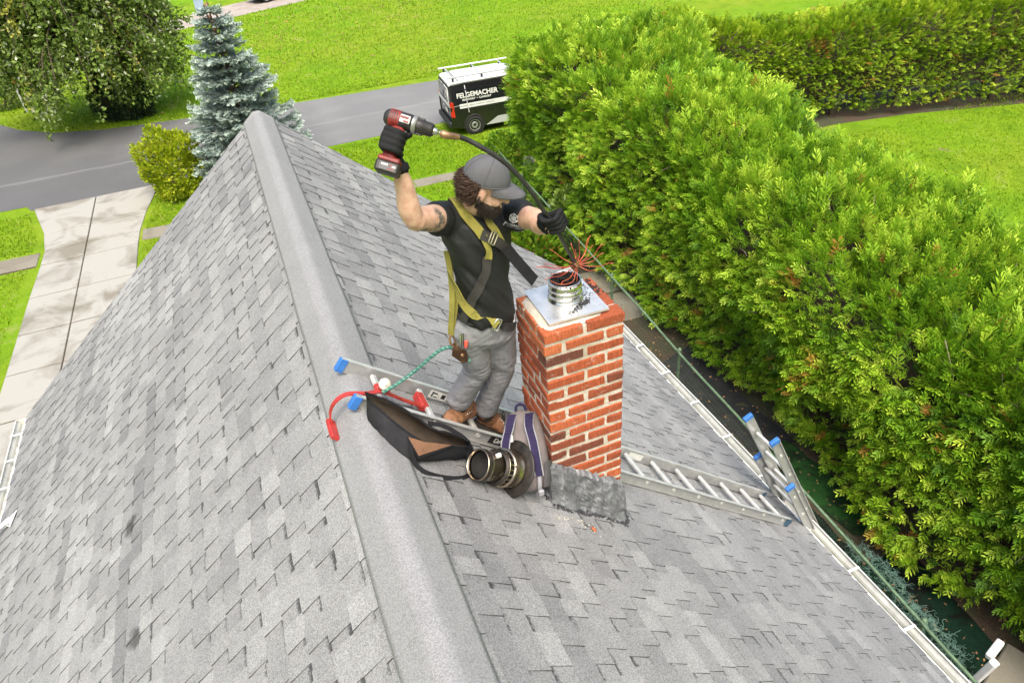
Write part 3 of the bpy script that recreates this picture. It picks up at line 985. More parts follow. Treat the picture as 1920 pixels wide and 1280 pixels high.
SPR = [make_spray(6, 0.72, 0.10, 0.042, i) for i in range(4)]+[make_spray(6, 0.5, 0.25, 0.042, 9)]
SPR_FAR = [make_spray(4, 0.75, 0.12, 0.07, 20+i) for i in range(3)]

# a hedge is one rough surface; each plant in it owns the sprays nearest to its own stem
def hedge_sprays(row, axis, prof, seed, dens, size, templates, mat, names, name, group, base, lumps):
    """row: stem positions along `axis` (0 x, 1 y); prof(s) -> centre, half width, height at position s along the axis"""
    r = np.random.default_rng(seed)
    s0, s1 = row[0]-0.9, row[-1]+0.75
    n = int(dens*(s1-s0))
    sv = r.uniform(s0, s1, n)
    c, hw, h = np.array([prof(v) for v in sv]).T
    # position round the cross-section: a rounded box, bottom left open to the ground
    ang = r.uniform(-0.40, math.pi+0.40, n)
    d2 = np.stack([np.cos(ang), np.sin(ang)], 1)
    bx = 3.4
    k = (np.abs(d2)**bx).sum(1)**(-1/bx)
    oc = d2[:, 0]*k*hw; oz = d2[:, 1]*k
    z = np.where(oz > 0, h*0.5+oz*h*0.5, h*0.5+oz*(h*0.5-base)/0.39)
    z = np.clip(z, base+r.uniform(0, 0.25, n), None)
    # close the two ends of the row
    endf = np.clip(np.minimum(sv-s0, s1-sv)/0.75, 0, 1); shr = 0.45+0.55*np.sqrt(endf)
    nrm2 = np.stack([np.sign(d2[:, 0])*np.abs(d2[:, 0]*k)**(bx-1), np.sign(d2[:, 1])*np.abs(d2[:, 1]*k)**(bx-1)], 1)
    nrm2 /= np.linalg.norm(nrm2, axis=1, keepdims=True)
    P = np.zeros((n, 3)); nr = np.zeros((n, 3))
    P[:, axis] = sv; P[:, 1-axis] = c+oc*shr; P[:, 2] = G+z*(0.80+0.20*shr)
    nr[:, 1-axis] = nrm2[:, 0]; nr[:, 2] = nrm2[:, 1]
    nr[:, axis] = np.where(sv-s0 < 0.5, -0.8, np.where(s1-sv < 0.5, 0.8, 0))
    nr /= np.linalg.norm(nr, axis=1, keepdims=True)
    lump_ = lumps[0]*nz(P, 0.45, seed*0.13)+lumps[1]*nz(P, 1.25, seed*0.31)+lumps[2]*nz(P, 2.9, seed*0.7)
    dep = np.abs(r.normal(0, 0.09, n))+(r.random(n) < 0.14)*r.random(n)*0.28
    crev = np.abs(nz(P, 0.62, seed*0.9))          # clefts between neighbouring plants and boughs
    dep = dep+lumps[1]*1.5*np.clip(1-crev/0.075, 0, 1)
    Q = P+nr*(lump_-dep)[:, None]
    Q[:, 2] = np.maximum(Q[:, 2], G+base*0.5)
    vd = CAM-Q; vd /= np.linalg.norm(vd, axis=1, keepdims=True); facing = (nr*vd).sum(1)
    keep = (facing > -0.2) | (r.random(n) < 0.25)
    Q, nr, lump_, sv, facing = Q[keep], nr[keep], lump_[keep], sv[keep], facing[keep]
    m = len(Q); up = np.array([0, 0, 1.0])
    fwd = nr*r.uniform(0.6, 1.2, (m, 1))+up*r.uniform(0.1, 0.9, (m, 1))+r.normal(0, 0.42, (m, 3))
    side = np.cross(up, nr)+r.normal(0, 0.3, (m, 3)); nrm = np.cross(fwd, side)+r.normal(0, 0.6, (m, 3))
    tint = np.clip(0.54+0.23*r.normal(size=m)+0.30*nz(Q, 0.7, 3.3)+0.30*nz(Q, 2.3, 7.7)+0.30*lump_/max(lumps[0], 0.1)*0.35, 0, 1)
    dn = nz(Q, 1.5, 11.9)
    dead = np.where((dn > 0.50) & (r.random(m) < 0.5), r.uniform(0.45, 1, m), 0)*(nr[:, 2] < 0.8)
    dead = np.maximum(dead, (r.random(m) < 0.008)*0.8)
    sz = size*r.uniform(0.55, 1.4, m)*np.where((nr[:, 2] > 0.5) & (r.random(m) < 0.12), 1.6, 1.0)
    fwd[:, 2] += np.where(sz > size*1.45, 0.9, 0.0)
    own = np.argmin(np.abs(sv[:, None]+r.normal(0, 0.16, (m, 1))-np.array(row)[None]), axis=1)
    idx = r.integers(0, len(templates), m)
    for i, v in enumerate(row):
        cc, hh_w, hh = prof(v)
        loc = [0, 0, G]; loc[axis] = v; loc[1-axis] = cc
        t = empty(name, loc); tag(t, names[i], 'tree', group)
        parts = []
        for q_, T in enumerate(templates):
            q = (own == i) & (idx == q_)
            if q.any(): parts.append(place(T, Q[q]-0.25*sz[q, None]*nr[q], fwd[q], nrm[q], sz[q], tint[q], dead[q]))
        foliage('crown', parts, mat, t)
        # solid dark hull standing for inner twigs, added so gaps read as shade
        V = []; F = []; nu = 12
        lo = (row[i-1]+v)/2 if i else s0+0.45; hi = (row[i+1]+v)/2 if i < len(row)-1 else s1-0.45
        for j, ss in enumerate((lo-0.02, v, hi+0.02)):
            c3, w3, h3 = prof(ss)
            for kx in range(nu):
                a_ = math.pi*(-0.22+1.44*kx/(nu-1)); ca, sa = math.cos(a_), math.sin(a_)
                kk = (abs(ca)**3+abs(sa)**3)**(-1/3)
                p3 = [0, 0, 0]; p3[axis] = ss; p3[1-axis] = c3+ca*kk*(w3-0.30-lumps[0]*0.45); p3[2] = G+max(base+0.05, h3*0.5+sa*kk*(h3*0.5-0.26-lumps[0]*0.45))
                V.append(p3)
        for j in range(2):
            for kx in range(nu-1): F.append((j*nu+kx, j*nu+kx+1, (j+1)*nu+kx+1, (j+1)*nu+kx))
        F += [list(range(nu))[::-1], list(range(2*nu, 3*nu))]
        obj('dark_hull', npmesh('dark_hull', V, F, M_DARK_HULL, True), t)
        mb = MB()
        for kx in range(3):
            b0 = [0, 0, G-0.05]; b0[axis] = v+r.uniform(-.3, .3); b0[1-axis] = cc+r.uniform(-0.65, 0.1)*hh_w
            b1 = list(b0); b1[2] = G+base+0.4; b1[axis] += r.uniform(-.1, .1)
            b2 = list(b1); b2[2] = G+hh*0.6; b2[1-axis] = cc
            mb.tube(smoothpath([b0, b1, b2], 4), [0.085]*4+[0.07]*4+[0.04], 7)
        mb.build('trunk', M_BARK, t)
        cand = np.where((own == i) & (facing > 0.15))[0]
        for kx in range(min(9, len(cand))):
            j = cand[r.integers(0, len(cand))]; p = Vector(Q[j]); dv = Vector(nr[j])*r.uniform(0.05, 0.15)+Vector(r.normal(0, 0.11, 3))
            mb = MB(); mb.tube([p-dv, p+dv*0.4, p+dv+Vector((0, 0, r.uniform(-0.06, 0.04)))], [0.009, 0.006, 0.003], 4); mb.build('bare_twig', M_GREYTWIG, t)

rowy = [-0.9, 0.75, 2.4, 4.05, 5.7, 7.35, 9.0, 10.65, 12.3, 13.95, 15.6, 17.3, 19.0]
def prof_main(y):
    xl = float(np.interp(y, [-2, 3, 8, 13, 16, 20], [6.80, 6.86, 6.95, 7.0, 6.9, 6.72])); xr = float(np.interp(y, [-2, 6, 10, 13, 16, 20], [10.55, 10.6, 10.75, 11.2, 11.6, 11.3]))
    h = float(np.interp(y, [-2, 5, 9, 11, 13.5, 16, 19, 20.5], [3.55, 3.5, 3.6, 3.85, 4.25, 4.4, 4.35, 3.9]))
    return (xl+xr)/2, (xr-xl)/2, h
names13 = ['nearest to the bottom right corner', 'second nearest to the camera', 'beside the white drainpipe elbow', 'opposite the tangled green netting', 'opposite the green turf mat', 'opposite the black ground fabric', 'just beyond the black ground fabric',
           'behind the fence post nearest the chimney', 'level with the far gable corner', 'rising highest behind the chimney', 'third from the van end', 'second from the van end', 'nearest to the parked van']
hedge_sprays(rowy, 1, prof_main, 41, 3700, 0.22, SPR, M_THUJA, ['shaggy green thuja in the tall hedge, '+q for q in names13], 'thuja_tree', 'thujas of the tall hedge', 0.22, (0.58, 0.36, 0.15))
rowx = [11.4+1.4*i for i in range(13)]
def prof_far(x):
    yv = float(np.interp(x, [11, 13, 16, 18, 20.7, 24.5, 30], [20.9, 20.7, 20.2, 19.75, 18.9, 17.6, 15.4]))
    return yv, 1.15, float(np.interp(x, [11, 13.5, 16, 18, 20, 22, 25, 30], [3.95, 3.7, 3.15, 3.1, 3.3, 3.5, 3.65, 3.7]))
ordn = ['leftmost', 'second', 'third', 'fourth', 'fifth', 'sixth', 'seventh', 'eighth', 'ninth', 'tenth', 'eleventh', 'twelfth', 'thirteenth']
hedge_sprays(rowx, 0, prof_far, 93, 2700, 0.165, SPR_FAR, M_THUJA2, ['clipped green thuja, %sin the hedge across the far lawn' % (ordn[i]+(' from the left ' if i else ' ')) for i in range(13)], 'hedge_thuja', 'thujas of the clipped far hedge', 0.25, (0.16, 0.13, 0.07))

# ---- blue spruce by the gable
def spruce():
    cx, cy, h = -0.25, 24.3, 5.55
    t = empty('spruce_tree', (cx, cy, G)); tag(t, 'blue-grey spruce with brown cones near its tip, behind the roof peak', 'tree')
    mb = MB(); mb.tube([(cx, cy, G-0.1), (cx+0.02, cy, G+2.5), (cx-0.02, cy, G+4.6), (cx, cy, G+h)], [0.13, 0.09, 0.045, 0.008], 9); mb.build('trunk', M_BARK, t)
    r = np.random.default_rng(5)
    tuft = make_spray(3, 0.6, 0.05, 0.11, 31)
    P, Fw, Nn, S, T, Dd = [], [], [], [], [], []
    z = 0.35
    lim = MB()
    while z < h-0.15:
        u = z/h
        Rm = 2.0*(1-u)**0.72*(1-0.25*max(0, (0.25-u)/0.25))+0.05
        nb = int(np.interp(u, [0, 0.6, 1], [13, 10, 5]))
        a0 = r.uniform(0, 6.28)
        for i in range(nb):
            a = a0+6.283*i/nb+r.normal(0, 0.15); Lb = Rm*r.uniform(0.72, 1.1)
            if r.random() < 0.06 and u < 0.8: continue
            zz = z+r.uniform(-0.10, 0.10)
            dr = np.array([math.cos(a), math.sin(a), 0]); sd = np.array([-dr[1], dr[0], 0])
            lim.tube([(cx, cy, G+zz), tuple(np.array([cx, cy, G+zz])+dr*Lb*0.55+np.array([0, 0, -0.10*Lb])), tuple(np.array([cx, cy, G+zz])+dr*Lb+np.array([0, 0, 0.02*Lb]))], [0.022, 0.014, 0.005], 4)
            ntf = max(6, int(Lb*66))
            for k in range(ntf):
                v = 0.16+0.86*(k+r.random())/ntf
                lat = r.uniform(-1, 1)*0.42*(1-0.62*v)*Lb
                zc = -0.36*Lb*v*(1-v)+0.03*Lb*v*v-abs(lat)*0.16+r.normal(0, 0.02)
                P.append(np.array([cx, cy, G+zz])+dr*v*Lb+sd*lat+np.array([0, 0, zc]))
                Fw.append(dr*0.9+sd*np.sign(lat)*r.uniform(0.1, 0.8)+np.array([0, 0, r.uniform(-0.15, 0.35)]))
                Nn.append(np.array([0, 0, 1.0])+r.normal(0, 0.45, 3)); S.append(r.uniform(0.16, 0.27))
                T.append(np.clip(0.52+0.2*r.normal()+0.35*(v-0.5), 0, 1)); Dd.append(0.0)
        z += np.interp(u, [0, 0.5, 1], [0.40, 0.36, 0.26])
    lim.build('branches', M_BARK, t)
    P, Fw, Nn, S, T, Dd = map(np.array, (P, Fw, Nn, S, T, Dd))
    parts = [place(tuft, P, Fw, Nn, S, T, Dd), place(tuft, P+r.normal(0, 0.03, P.shape), Fw+r.normal(0, 0.3, P.shape), np.cross(Fw, Nn), S*0.8, np.clip(T-0.12, 0, 1), Dd)]
    foliage('crown', parts, M_SPRUCE, t)
    mc = plain('spruce_cone', (0.33, 0.17, 0.085), 0.8, var=0.4, scale=40)
    for i in range(44):
        zz = h-0.12-abs(r.normal(0, 0.42)); a = r.uniform(0, 6.28); rr = r.uniform(0.05, 0.10+0.32*(h-zz)*0.6)
        p = Vector((cx+rr*math.cos(a), cy+rr*math.sin(a), G+zz))
        mb = MB(); mb.lathe([(0.004, 0.0), (0.020, 0.02), (0.024, 0.05), (0.016, 0.085), (0.003, 0.10)], p, (r.normal(0, .15), r.normal(0, .15), -1), 7); mb.build('cone', mc, t)
spruce()

# ---- leafy plants made of small leaves on a lumpy crown
LEAF = (np.array([(0, 0, 0), (0.5, 0.30, 0.05), (1, 0, -0.06), (0.5, -0.30, 0.05), (0.5, 0, 0.0)]), np.array([(0, 1, 4), (1, 2, 4), (2, 3, 4), (3, 0, 4)]), np.array([0, 0.5, 1, 0.5, 0.5]))
def leafy(name, label, cat, c, rad, n, size, mat, seed, up=0.5, shell=0.16, zlow=-1.0, lumpy=0.18, trunk=True, deadp=0.0, group=None):
    r = np.random.default_rng(seed); c = np.array(c); rad = np.array(rad)
    t = empty(name, (c[0], c[1], G)); tag(t, label, cat, group)
    d = r.normal(size=(n*2, 3)); d /= np.linalg.norm(d, axis=1, keepdims=True)
    d = d[d[:, 2] > zlow][:n]; n = len(d)
    k = (1+lumpy*nz(d*rad, 2.2/max(rad), seed)*2)*(1-np.abs(r.normal(0, shell, n)))
    Q = c+d*rad*k[:, None]
    Q[:, 2] = np.maximum(Q[:, 2], G+0.03)
    f = d+np.array([0, 0, up])+r.normal(0, 0.55, (n, 3)); nr = np.cross(f, np.cross(np.array([0, 0, 1.0]), d)+r.normal(0, .2, (n, 3)))+r.normal(0, 0.5, (n, 3))
    ti = np.clip(0.5+0.22*r.normal(size=n)+0.3*nz(Q, 2.5, 4.4), 0, 1)
    foliage('leaves', [place(LEAF, Q, f, nr, size*r.uniform(0.6, 1.3, n), ti, (r.random(n) < deadp)*r.uniform(.4, 1, n))], mat, t)
    mb = MB()
    for i in range(7 if trunk else 4):
        a = r.uniform(0, 6.28); q = r.uniform(0.3, 0.8)
        mb.tube(smoothpath([(c[0]+0.05*math.cos(a), c[1]+0.05*math.sin(a), G-0.05), (c[0]+q*rad[0]*0.4*math.cos(a), c[1]+q*rad[1]*0.4*math.sin(a), (G+c[2])/2), tuple(c+rad*np.array([q*math.cos(a), q*math.sin(a), 0.5]))], 3), [0.03]*3+[0.02]*3+[0.008], 5)
    mb.build('stems', M_BARK, t)
    return t
leafy('lime_shrub', 'round lime-green shrub at the driveway corner beside the spruce', 'shrub', (-2.72, 24.3, G+0.98), (0.92, 0.85, 1.02), 7500, 0.125, M_LIME, 3, up=0.7, lumpy=0.26, shell=0.12)
leafy('dark_yew', 'dark evergreen shrub under the right side of the big silvery tree', 'shrub', (-4.75, 34.6, G+0.85), (1.25, 0.9, 1.25), 7000, 0.12, M_YEW, 8, up=0.6)
leafy('far_shrub', 'small dark round shrub beside the neighbour driveway', 'shrub', (-4.6, 60.5, G+0.6), (1.5, 1.2, 0.95), 2200, 0.2, M_YEW, 12)
leafy('verge_shrub', 'low mixed green shrub behind the blue bin by the far driveway', 'shrub', (2.0, 62.5, G+0.45), (3.2, 1.0, 0.8), 2600, 0.2, M_SILVER, 13)
leafy('fence_shrub', 'small glossy shrub growing through the far end of the green fence', 'shrub', (6.75, 19.6, G+0.75), (0.55, 0.75, 0.85), 3600, 0.10, M_THUJA, 14, up=0.2)
leafy('flowering_shrub', 'low shrub with white flower heads at the left picture edge', 'shrub', (-10.4, 39.6, G+0.45), (1.1, 0.6, 0.5), 1800, 0.13, M_SILVER, 15)
leafy('garden_plant', 'leafy yellow-green plant at the house corner behind the worker', 'plant', (5.25, 14.3, G+0.45), (0.9, 1.2, 0.65), 2600, 0.19, M_HOSTA, 16, up=0.8, deadp=0.08)
leafy('pale_shrub', 'pale variegated shrub between the hedge and the fence', 'plant', (6.75, 14.7, G+0.8), (0.55, 0.75, 0.9), 1700, 0.15, M_SILVER, 17, up=0.5)

# ---- big silvery tree across the street
def silver_tree():
    r = np.random.default_rng(21)
    bx, by, H = -5.55, 34.9, 9.0
    t = empty('silver_tree', (bx, by, G)); tag(t, 'big silvery leafed tree with drooping branches across the street', 'tree')
    mb = MB()
    mb.tube(smoothpath([(bx, by, G-0.1), (bx-0.05, by, G+1.6), (bx+0.1, by+0.05, G+4.0), (bx-0.1, by, G+6.5), (bx, by, G+8.4)], 4), [0.26]*4+[0.21]*4+[0.15]*4+[0.09]*4+[0.03], 10)
    P, Fw, S, T, Dd = [], [], [], [], []
    for i in range(310):
        z0 = r.uniform(2.0, 8.2); a = r.uniform(0, 6.28)
        Lb = np.interp(z0, [1.5, 3, 6, 8.3], [2.6, 3.9, 3.3, 1.3])*r.uniform(0.65, 1.1)
        dr = np.array([math.cos(a), math.sin(a), 0])
        o = np.array([bx, by, G+z0])
        pts = [o, o+dr*Lb*0.45+np.array([0, 0, 0.55]), o+dr*Lb*0.8+np.array([0, 0, 0.25]), o+dr*Lb*1.0+np.array([0, 0, -0.55-0.5*r.random()])]
        sp = smoothpath([tuple(p) for p in pts], 5)
        mb.tube(sp, list(np.linspace(0.055, 0.008, len(sp))), 5)
        base = r.normal(0, 0.16)
        for j, p in enumerate(sp[4:]):
            fr = (j+1)/len(sp[4:])
            for k in range(2):
                # hanging leafy twig
                q0 = np.array(p)+r.normal(0, 0.20, 3); ln = r.uniform(0.35, 1.0)
                hd = dr*r.uniform(0, 0.5)+r.normal(0, 0.35, 3)+np.array([0, 0, -0.75])
                hd /= np.linalg.norm(hd)
                for q in range(int(ln*17)):
                    P.append(q0+hd*ln*q/(ln*17)+r.normal(0, 0.06, 3)); Fw.append(hd*0.5+r.normal(0, 0.7, 3)); S.append(r.uniform(0.11, 0.21))
                    T.append(np.clip(0.42+base+0.22*r.normal()+(0.40 if r.random() < 0.07 else 0), 0, 1)); Dd.append(0.7 if base > 0.29 else 0.0)
    P, Fw, S, T, Dd = map(np.array, (P, Fw, S, T, Dd))
    P[:, 2] = np.maximum(P[:, 2], G+0.12)
    foliage('crown', [place(LEAF, P, Fw, r.normal(size=P.shape), S, T, Dd)], M_SILVER, t)
    mb.build('trunk', M_BARK, t)
silver_tree()
leafy('background_thicket', 'dark leafy thicket at the far left behind the silvery tree', 'shrub', (-12.5, 43.5, G+1.5), (2.6, 2.0, 2.3), 6000, 0.2, M_SILVER, 22)

# ---- grass blades over the lawns in view (uncountable)
def grass_field():
    r = np.random.default_rng(33)
    regions = [(-9.5, -6.9, 13, 25.4, 9000), (-3.9, 7.6, 19.5, 25.7, 26000), (9.5, 30, 4.5, 17.2, 50000), (-12, 24, 32.2, 60, 60000)]
    P = []
    for x0, x1, y0, y1, n in regions:
        u = r.random(n)
        yv = y0+(y1-y0)*(u if y1 < 40 else u**1.7); xv = r.uniform(x0, x1, n)
        q = np.stack([xv, yv], 1)
        if y1 > 40:
            lim = np.interp(q[:, 0], [p[0] for p in road_edge_far][::-1], [p[1] for p in road_edge_far][::-1])
            q = q[q[:, 1] > lim+0.05]
            # keep off the neighbour's drive
            yl = np.interp(q[:, 0], [-9.5, -3.9, 1.2, 6.6, 14], [47.6, 51.2, 53.4, 55.6, 58.5])
            q = q[q[:, 1] < yl]
        elif y0 > 12 and x1 < 0:
            q = q[(q[:, 1] < 21.15) | (q[:, 1] > 22.25)]
            q = q[(q[:, 0] < -6.75-np.maximum(0, q[:, 1]-22.5)*0.23)]
        elif y0 > 19:
            yw = np.interp(q[:, 0], [-4, 3, 8], [21.4, 20.75, 20.55])
            q = q[(q[:, 1] < yw) | (q[:, 1] > yw+0.75)]
            q = q[(q[:, 0] > -3.85+np.maximum(0, q[:, 1]-22)*0.13)]
        P.append(q)
    P = np.concatenate(P)
    n = len(P)
    pos = np.column_stack([P, np.full(n, G)])
    far = np.interp(P[:, 1], [15, 30, 60], [0.045, 0.06, 0.10])
    hgt = far*r.uniform(0.6, 1.5, n)
    a = r.uniform(0, 6.28, n); lean = r.uniform(0.2, 0.9, n)
    tip = pos+np.column_stack([np.cos(a)*hgt*lean, np.sin(a)*hgt*lean, hgt])
    b = a+r.uniform(1, 2, n); w = hgt*0.32
    s = np.column_stack([np.cos(b)*w, np.sin(b)*w, np.zeros(n)])
    V = np.stack([pos-s, pos+s, tip], 1).reshape(-1, 3)
    F = np.arange(3*n).reshape(-1, 3)
    ti = np.clip(0.5+0.2*r.normal(size=n)+0.35*nz(pos, 0.5, 2.2), 0, 1)
    dead = (r.random(n) < 0.03)*0.8
    M_BLADE = leaf_material('grass_blade', [(0.0, (0.13, 0.24, 0.006)), (0.5, (0.23, 0.38, 0.010)), (1.0, (0.36, 0.50, 0.03))], dead=(0.45, 0.38, 0.18), trans=0.45, tipgain=1.15, spec=0.15)
    me = npmesh('grass', V, F, M_BLADE, attrs={'tint': np.repeat(ti, 3), 'tip': np.tile([0.3, 0.3, 1.0], n), 'dead': np.repeat(dead, 3)})
    o = obj('grass', me); tag(o, 'short bright green grass blades covering the lawns', 'grass', kind='stuff')
    # fallen leaves and bare earth crumbs
    V = []; F = []; m = 0
    mb = MB()
    def lf(x, y, s, z=G+0.03):
        a = r.uniform(0, 6.28); ca, sa = math.cos(a)*s, math.sin(a)*s
        mb.add([(x-ca, y-sa, z+r.uniform(0, .03)), (x+sa*0.6, y-ca*0.6, z+r.uniform(0, .04)), (x+ca, y+sa, z+r.uniform(0, .03)), (x-sa*0.6, y+ca*0.6, z+r.uniform(0, .04))], [(0, 1, 2), (0, 2, 3)])
    for i in range(500):
        u = r.random(); yv = 51-12*abs(r.normal(0, 0.5)); lf(r.uniform(-3, 12)+ (yv-45)*0.6, yv, r.uniform(0.04, 0.10))
    for i in range(240): lf(r.uniform(-8, 14), r.uniform(33.5, 46), r.uniform(0.03, 0.07))
    for i in range(90): lf(r.uniform(-3, 6), r.uniform(21.5, 25.5), r.uniform(0.02, 0.035))
    for i in range(800):
        y = r.uniform(1.5, 14.5); lf(r.uniform(5.6, 7.9), y, r.uniform(0.012, 0.035), G+0.02)
    o = mb.build('fallen_leaves', plain('dry_leaf', (0.30, 0.17, 0.075), 0.9, var=0.6, scale=3)); tag(o, 'dry brown leaves fallen over lawns and soil', 'leaves', kind='stuff')
grass_field()
# ================================================================== FENCE, MATS, NETTING
M_FGREEN = plain('fence_green', (0.12, 0.19, 0.11), 0.55, var=0.3, scale=18)
M_WIRE = plain('fence_wire', (0.05, 0.085, 0.055), 0.6, var=0.3, scale=10)
def fx(y): return 5.39+0.059*y
fence = empty('chain_link_fence', (fx(9), 9, G)); tag(fence, 'green chain-link fence with pipe rail between the house and the tall hedge', 'fence')
mb = MB()
ys = np.linspace(-2.5, 20.1, 60)
mb.tube([(fx(y)+0.006*math.sin(y*2.1), y, G+1.2+0.012*math.sin(y*1.3)) for y in ys], 0.022, 8)
mb.build('top_rail', M_FGREEN, fence)
for y in (20.06, 17.2, 14.3, 11.41, 8.56, 5.7, 2.85, 0.0):
    mb = MB(); mb.tube([(fx(y)+0.03, y, G-0.2), (fx(y)+0.03, y, G+1.21)], 0.028, 9)
    mb.lathe([(0.034, 0.0), (0.036, 0.03), (0.022, 0.055), (0.0, 0.062)], (fx(y)+0.03, y, G+1.20), (0, 0, 1), 9)
    mb.box((fx(y)+0.012, y, G+1.2), (0.075, 0.03, 0.055))
    mb.build('post', M_FGREEN, fence)
V = []; F = []
per = 0.056; nst = int(22.4/per)
rw = 0.0019
for i in range(nst):
    y0 = -2.4+i*per
    zz = np.arange(0.03, 1.19, per); sg = 1
    for j, z in enumerate(zz[:-1]):
        ya = y0+(per/2 if j % 2 else -per/2)*0.98; yb_ = y0+(-per/2 if j % 2 else per/2)*0.98
        a = np.array([fx(ya)-0.026, ya, G+z]); b_ = np.array([fx(yb_)-0.026, yb_, G+zz[j+1]])
        d = b_-a; d /= np.linalg.norm(d); s1 = np.cross(d, [1, 0, 0]); s1 /= np.linalg.norm(s1); s2 = np.array([1.0, 0, 0])
        o = len(V)
        for p in (a, b_):
            for k in range(3):
                t = 2.094*k; V.append(p+(s1*math.cos(t)+s2*math.sin(t))*rw)
        for k in range(3):
            q = (k+1) % 3; F.append((o+k, o+q, o+3+q, o+3+k))
o = obj('wire_mesh', npmesh('wire_mesh', np.array(V), np.array(F), M_WIRE), fence); o['kind'] = 'stuff'
# return of the fence to the right at its far end
f2 = empty('fence_return', (8.2, 20.3, G)); tag(f2, 'short dark green fence rail running right beside the parked van', 'fence')
mb = MB(); mb.tube([(fx(20.06), 20.1, G+1.2), (9.8, 20.7, G+1.2)], 0.02, 8); mb.build('top_rail', M_FGREEN, f2)
mb = MB(); mb.tube([(8.6, 20.5, G-0.1), (8.6, 20.5, G+1.2)], 0.026, 8); mb.build('post', M_FGREEN, f2)

def mat_sheet(name, label, poly, mat, z, seed):
    """soft ground mat with ragged, slightly rumpled surface"""
    poly = np.array(poly); n = 26
    V = []; F = []
    for j in range(n):
        v = j/(n-1)
        a = poly[0]*(1-v)+poly[3]*v; b = poly[1]*(1-v)+poly[2]*v
        for i in range(8):
            u = i/7
            p = a*(1-u)+b*u
            rag = 0.045*mnoise.noise(Vector((p[0]*3, p[1]*3, seed))) if i in (0, 7) or j in (0, n-1) else 0
            V.append((p[0]+rag, p[1]+rag, z+0.03+0.03*mnoise.noise(Vector((p[0]*2.2, p[1]*2.2, seed)))))
    for j in range(n-1):
        for i in range(7):
            F.append((j*8+i, j*8+i+1, (j+1)*8+i+1, (j+1)*8+i))
    o = obj(name, npmesh(name, V, F, mat, True)); tag(o, label, 'mat'); return o
def turf(name, lo, hi, dirt):
    m, nt, b = material(name)
    pos = N(nt, 'ShaderNodeNewGeometry').outputs['Position']
    c = ramp(nt, noise_tex(nt, 70, 4, 0.75, pos), [(0.3, lo), (0.7, hi)])
    c = mix(nt, ramp(nt, noise_tex(nt, 2.6, 6, 0.7, pos, 0.6), [(0.44, (0, 0, 0)), (0.60, (0.9, 0.9, 0.9))]), c, dirt)
    L(nt, c, b.inputs['Base Color']); b.inputs['Roughness'].default_value = 0.95; b.inputs['Specular IOR Level'].default_value = 0.1
    bump(nt, b, noise_tex(nt, 90, 4, 0.8, pos), 1.0, 0.03)
    return m
M_TURF = turf('artificial_turf', (0.012, 0.055, 0.012), (0.040, 0.125, 0.030), (0.014, 0.022, 0.014))
M_BLACKMAT = plain('weed_fabric', (0.020, 0.021, 0.020), 0.85, var=0.5, scale=5, bmp=0.3)
M_DKTURF = turf('dark_turf', (0.006, 0.024, 0.014), (0.018, 0.055, 0.032), (0.012, 0.012, 0.011))
mat_sheet('turf_mat', 'bright green artificial turf strip beside the fence', [(6.42, 6.8), (7.05, 6.85), (7.3, 4.55), (6.62, 4.75)], M_TURF, G, 1)
mat_sheet('ground_mat', 'black weed fabric strip on the soil between fence and hedge', [(6.15, 9.6), (7.1, 9.9), (7.15, 6.7), (6.35, 6.85)], M_BLACKMAT, G-0.01, 2)
mat_sheet('turf_mat', 'dark green turf mat along the fence foot below the netting', [(5.95, 5.6), (6.45, 5.6), (6.35, 3.5), (5.85, 3.6)], M_DKTURF, G-0.012, 3)
mat_sheet('turf_mat', 'dark green rumpled mat near the drainpipe elbow', [(6.15, 4.3), (7.15, 4.3), (6.95, 2.2), (5.95, 2.5)], M_DKTURF, G-0.005, 4)
mat_sheet('ground_mat', 'dark fabric along the house side of the fence', [(4.4, 7.0), (5.5, 7.0), (5.35, 0.5), (4.2, 0.5)], M_BLACKMAT, G-0.012, 5)
M_NET = plain('plastic_netting', (0.20, 0.36, 0.29), 0.4, var=0.3, scale=12)
for (cx, cy, ax, lb) in ((6.42, 4.05, 0.62, 'tangled green garden netting bundle nearer the ladder'), (6.32, 3.05, 0.6, 'tangled green garden netting bundle nearer the drainpipe')):
    mb = MB(); r = np.random.default_rng(int(cx*100+cy*10))
    for i in range(230):
        a0 = r.uniform(0, 6.28); k = math.sqrt(r.random())
        c0 = np.array([cx+0.17*k*math.cos(a0), cy+ax*k*math.sin(a0), G+0.05+0.20*(1-k*k)+r.uniform(0, 0.05)])
        pts = [c0]; d = r.normal(0, 1, 3); d[2] *= 0.4
        for j in range(6):
            d = d*0.35+r.normal(0, 1, 3)*np.array([1, 1, 0.5]); pts.append(pts[-1]+d/np.linalg.norm(d)*0.035)
        mb.tube([tuple(q) for q in pts], 0.0022, 3, cap=False)
    o = mb.build('garden_netting', M_NET); tag(o, lb, 'netting'); o['kind'] = 'thing'

# white drainpipe elbow on a concrete step, bottom right
M_WHITE = plain('white_vinyl', (0.78, 0.79, 0.80), 0.4, var=0.05, scale=5)
ds = empty('drainpipe', (6.35, 2.3, G)); tag(ds, 'white drainpipe elbow standing on a concrete step at the lower right', 'pipe')
sec = lambda c, w, h: None
mb = MB(); mb.box((6.30, 2.36, G+0.36), (0.10, 0.085, 0.60), Matrix.Rotation(R(8), 3, 'X'), 0.012); mb.build('downpipe', M_WHITE, ds)
mb = MB(); mb.box((6.40, 2.42, G+0.70), (0.27, 0.085, 0.10), Matrix.Rotation(R(-14), 3, 'Y') @ Matrix.Rotation(R(15), 3, 'Z'), 0.012); mb.build('elbow', M_WHITE, ds)
mb = MB(); mb.box((6.40, 2.15, G+0.12), (0.105, 0.45, 0.08), Matrix.Rotation(R(-12), 3, 'X') @ Matrix.Rotation(R(-25), 3, 'Z'), 0.012); mb.build('outlet', M_WHITE, ds)
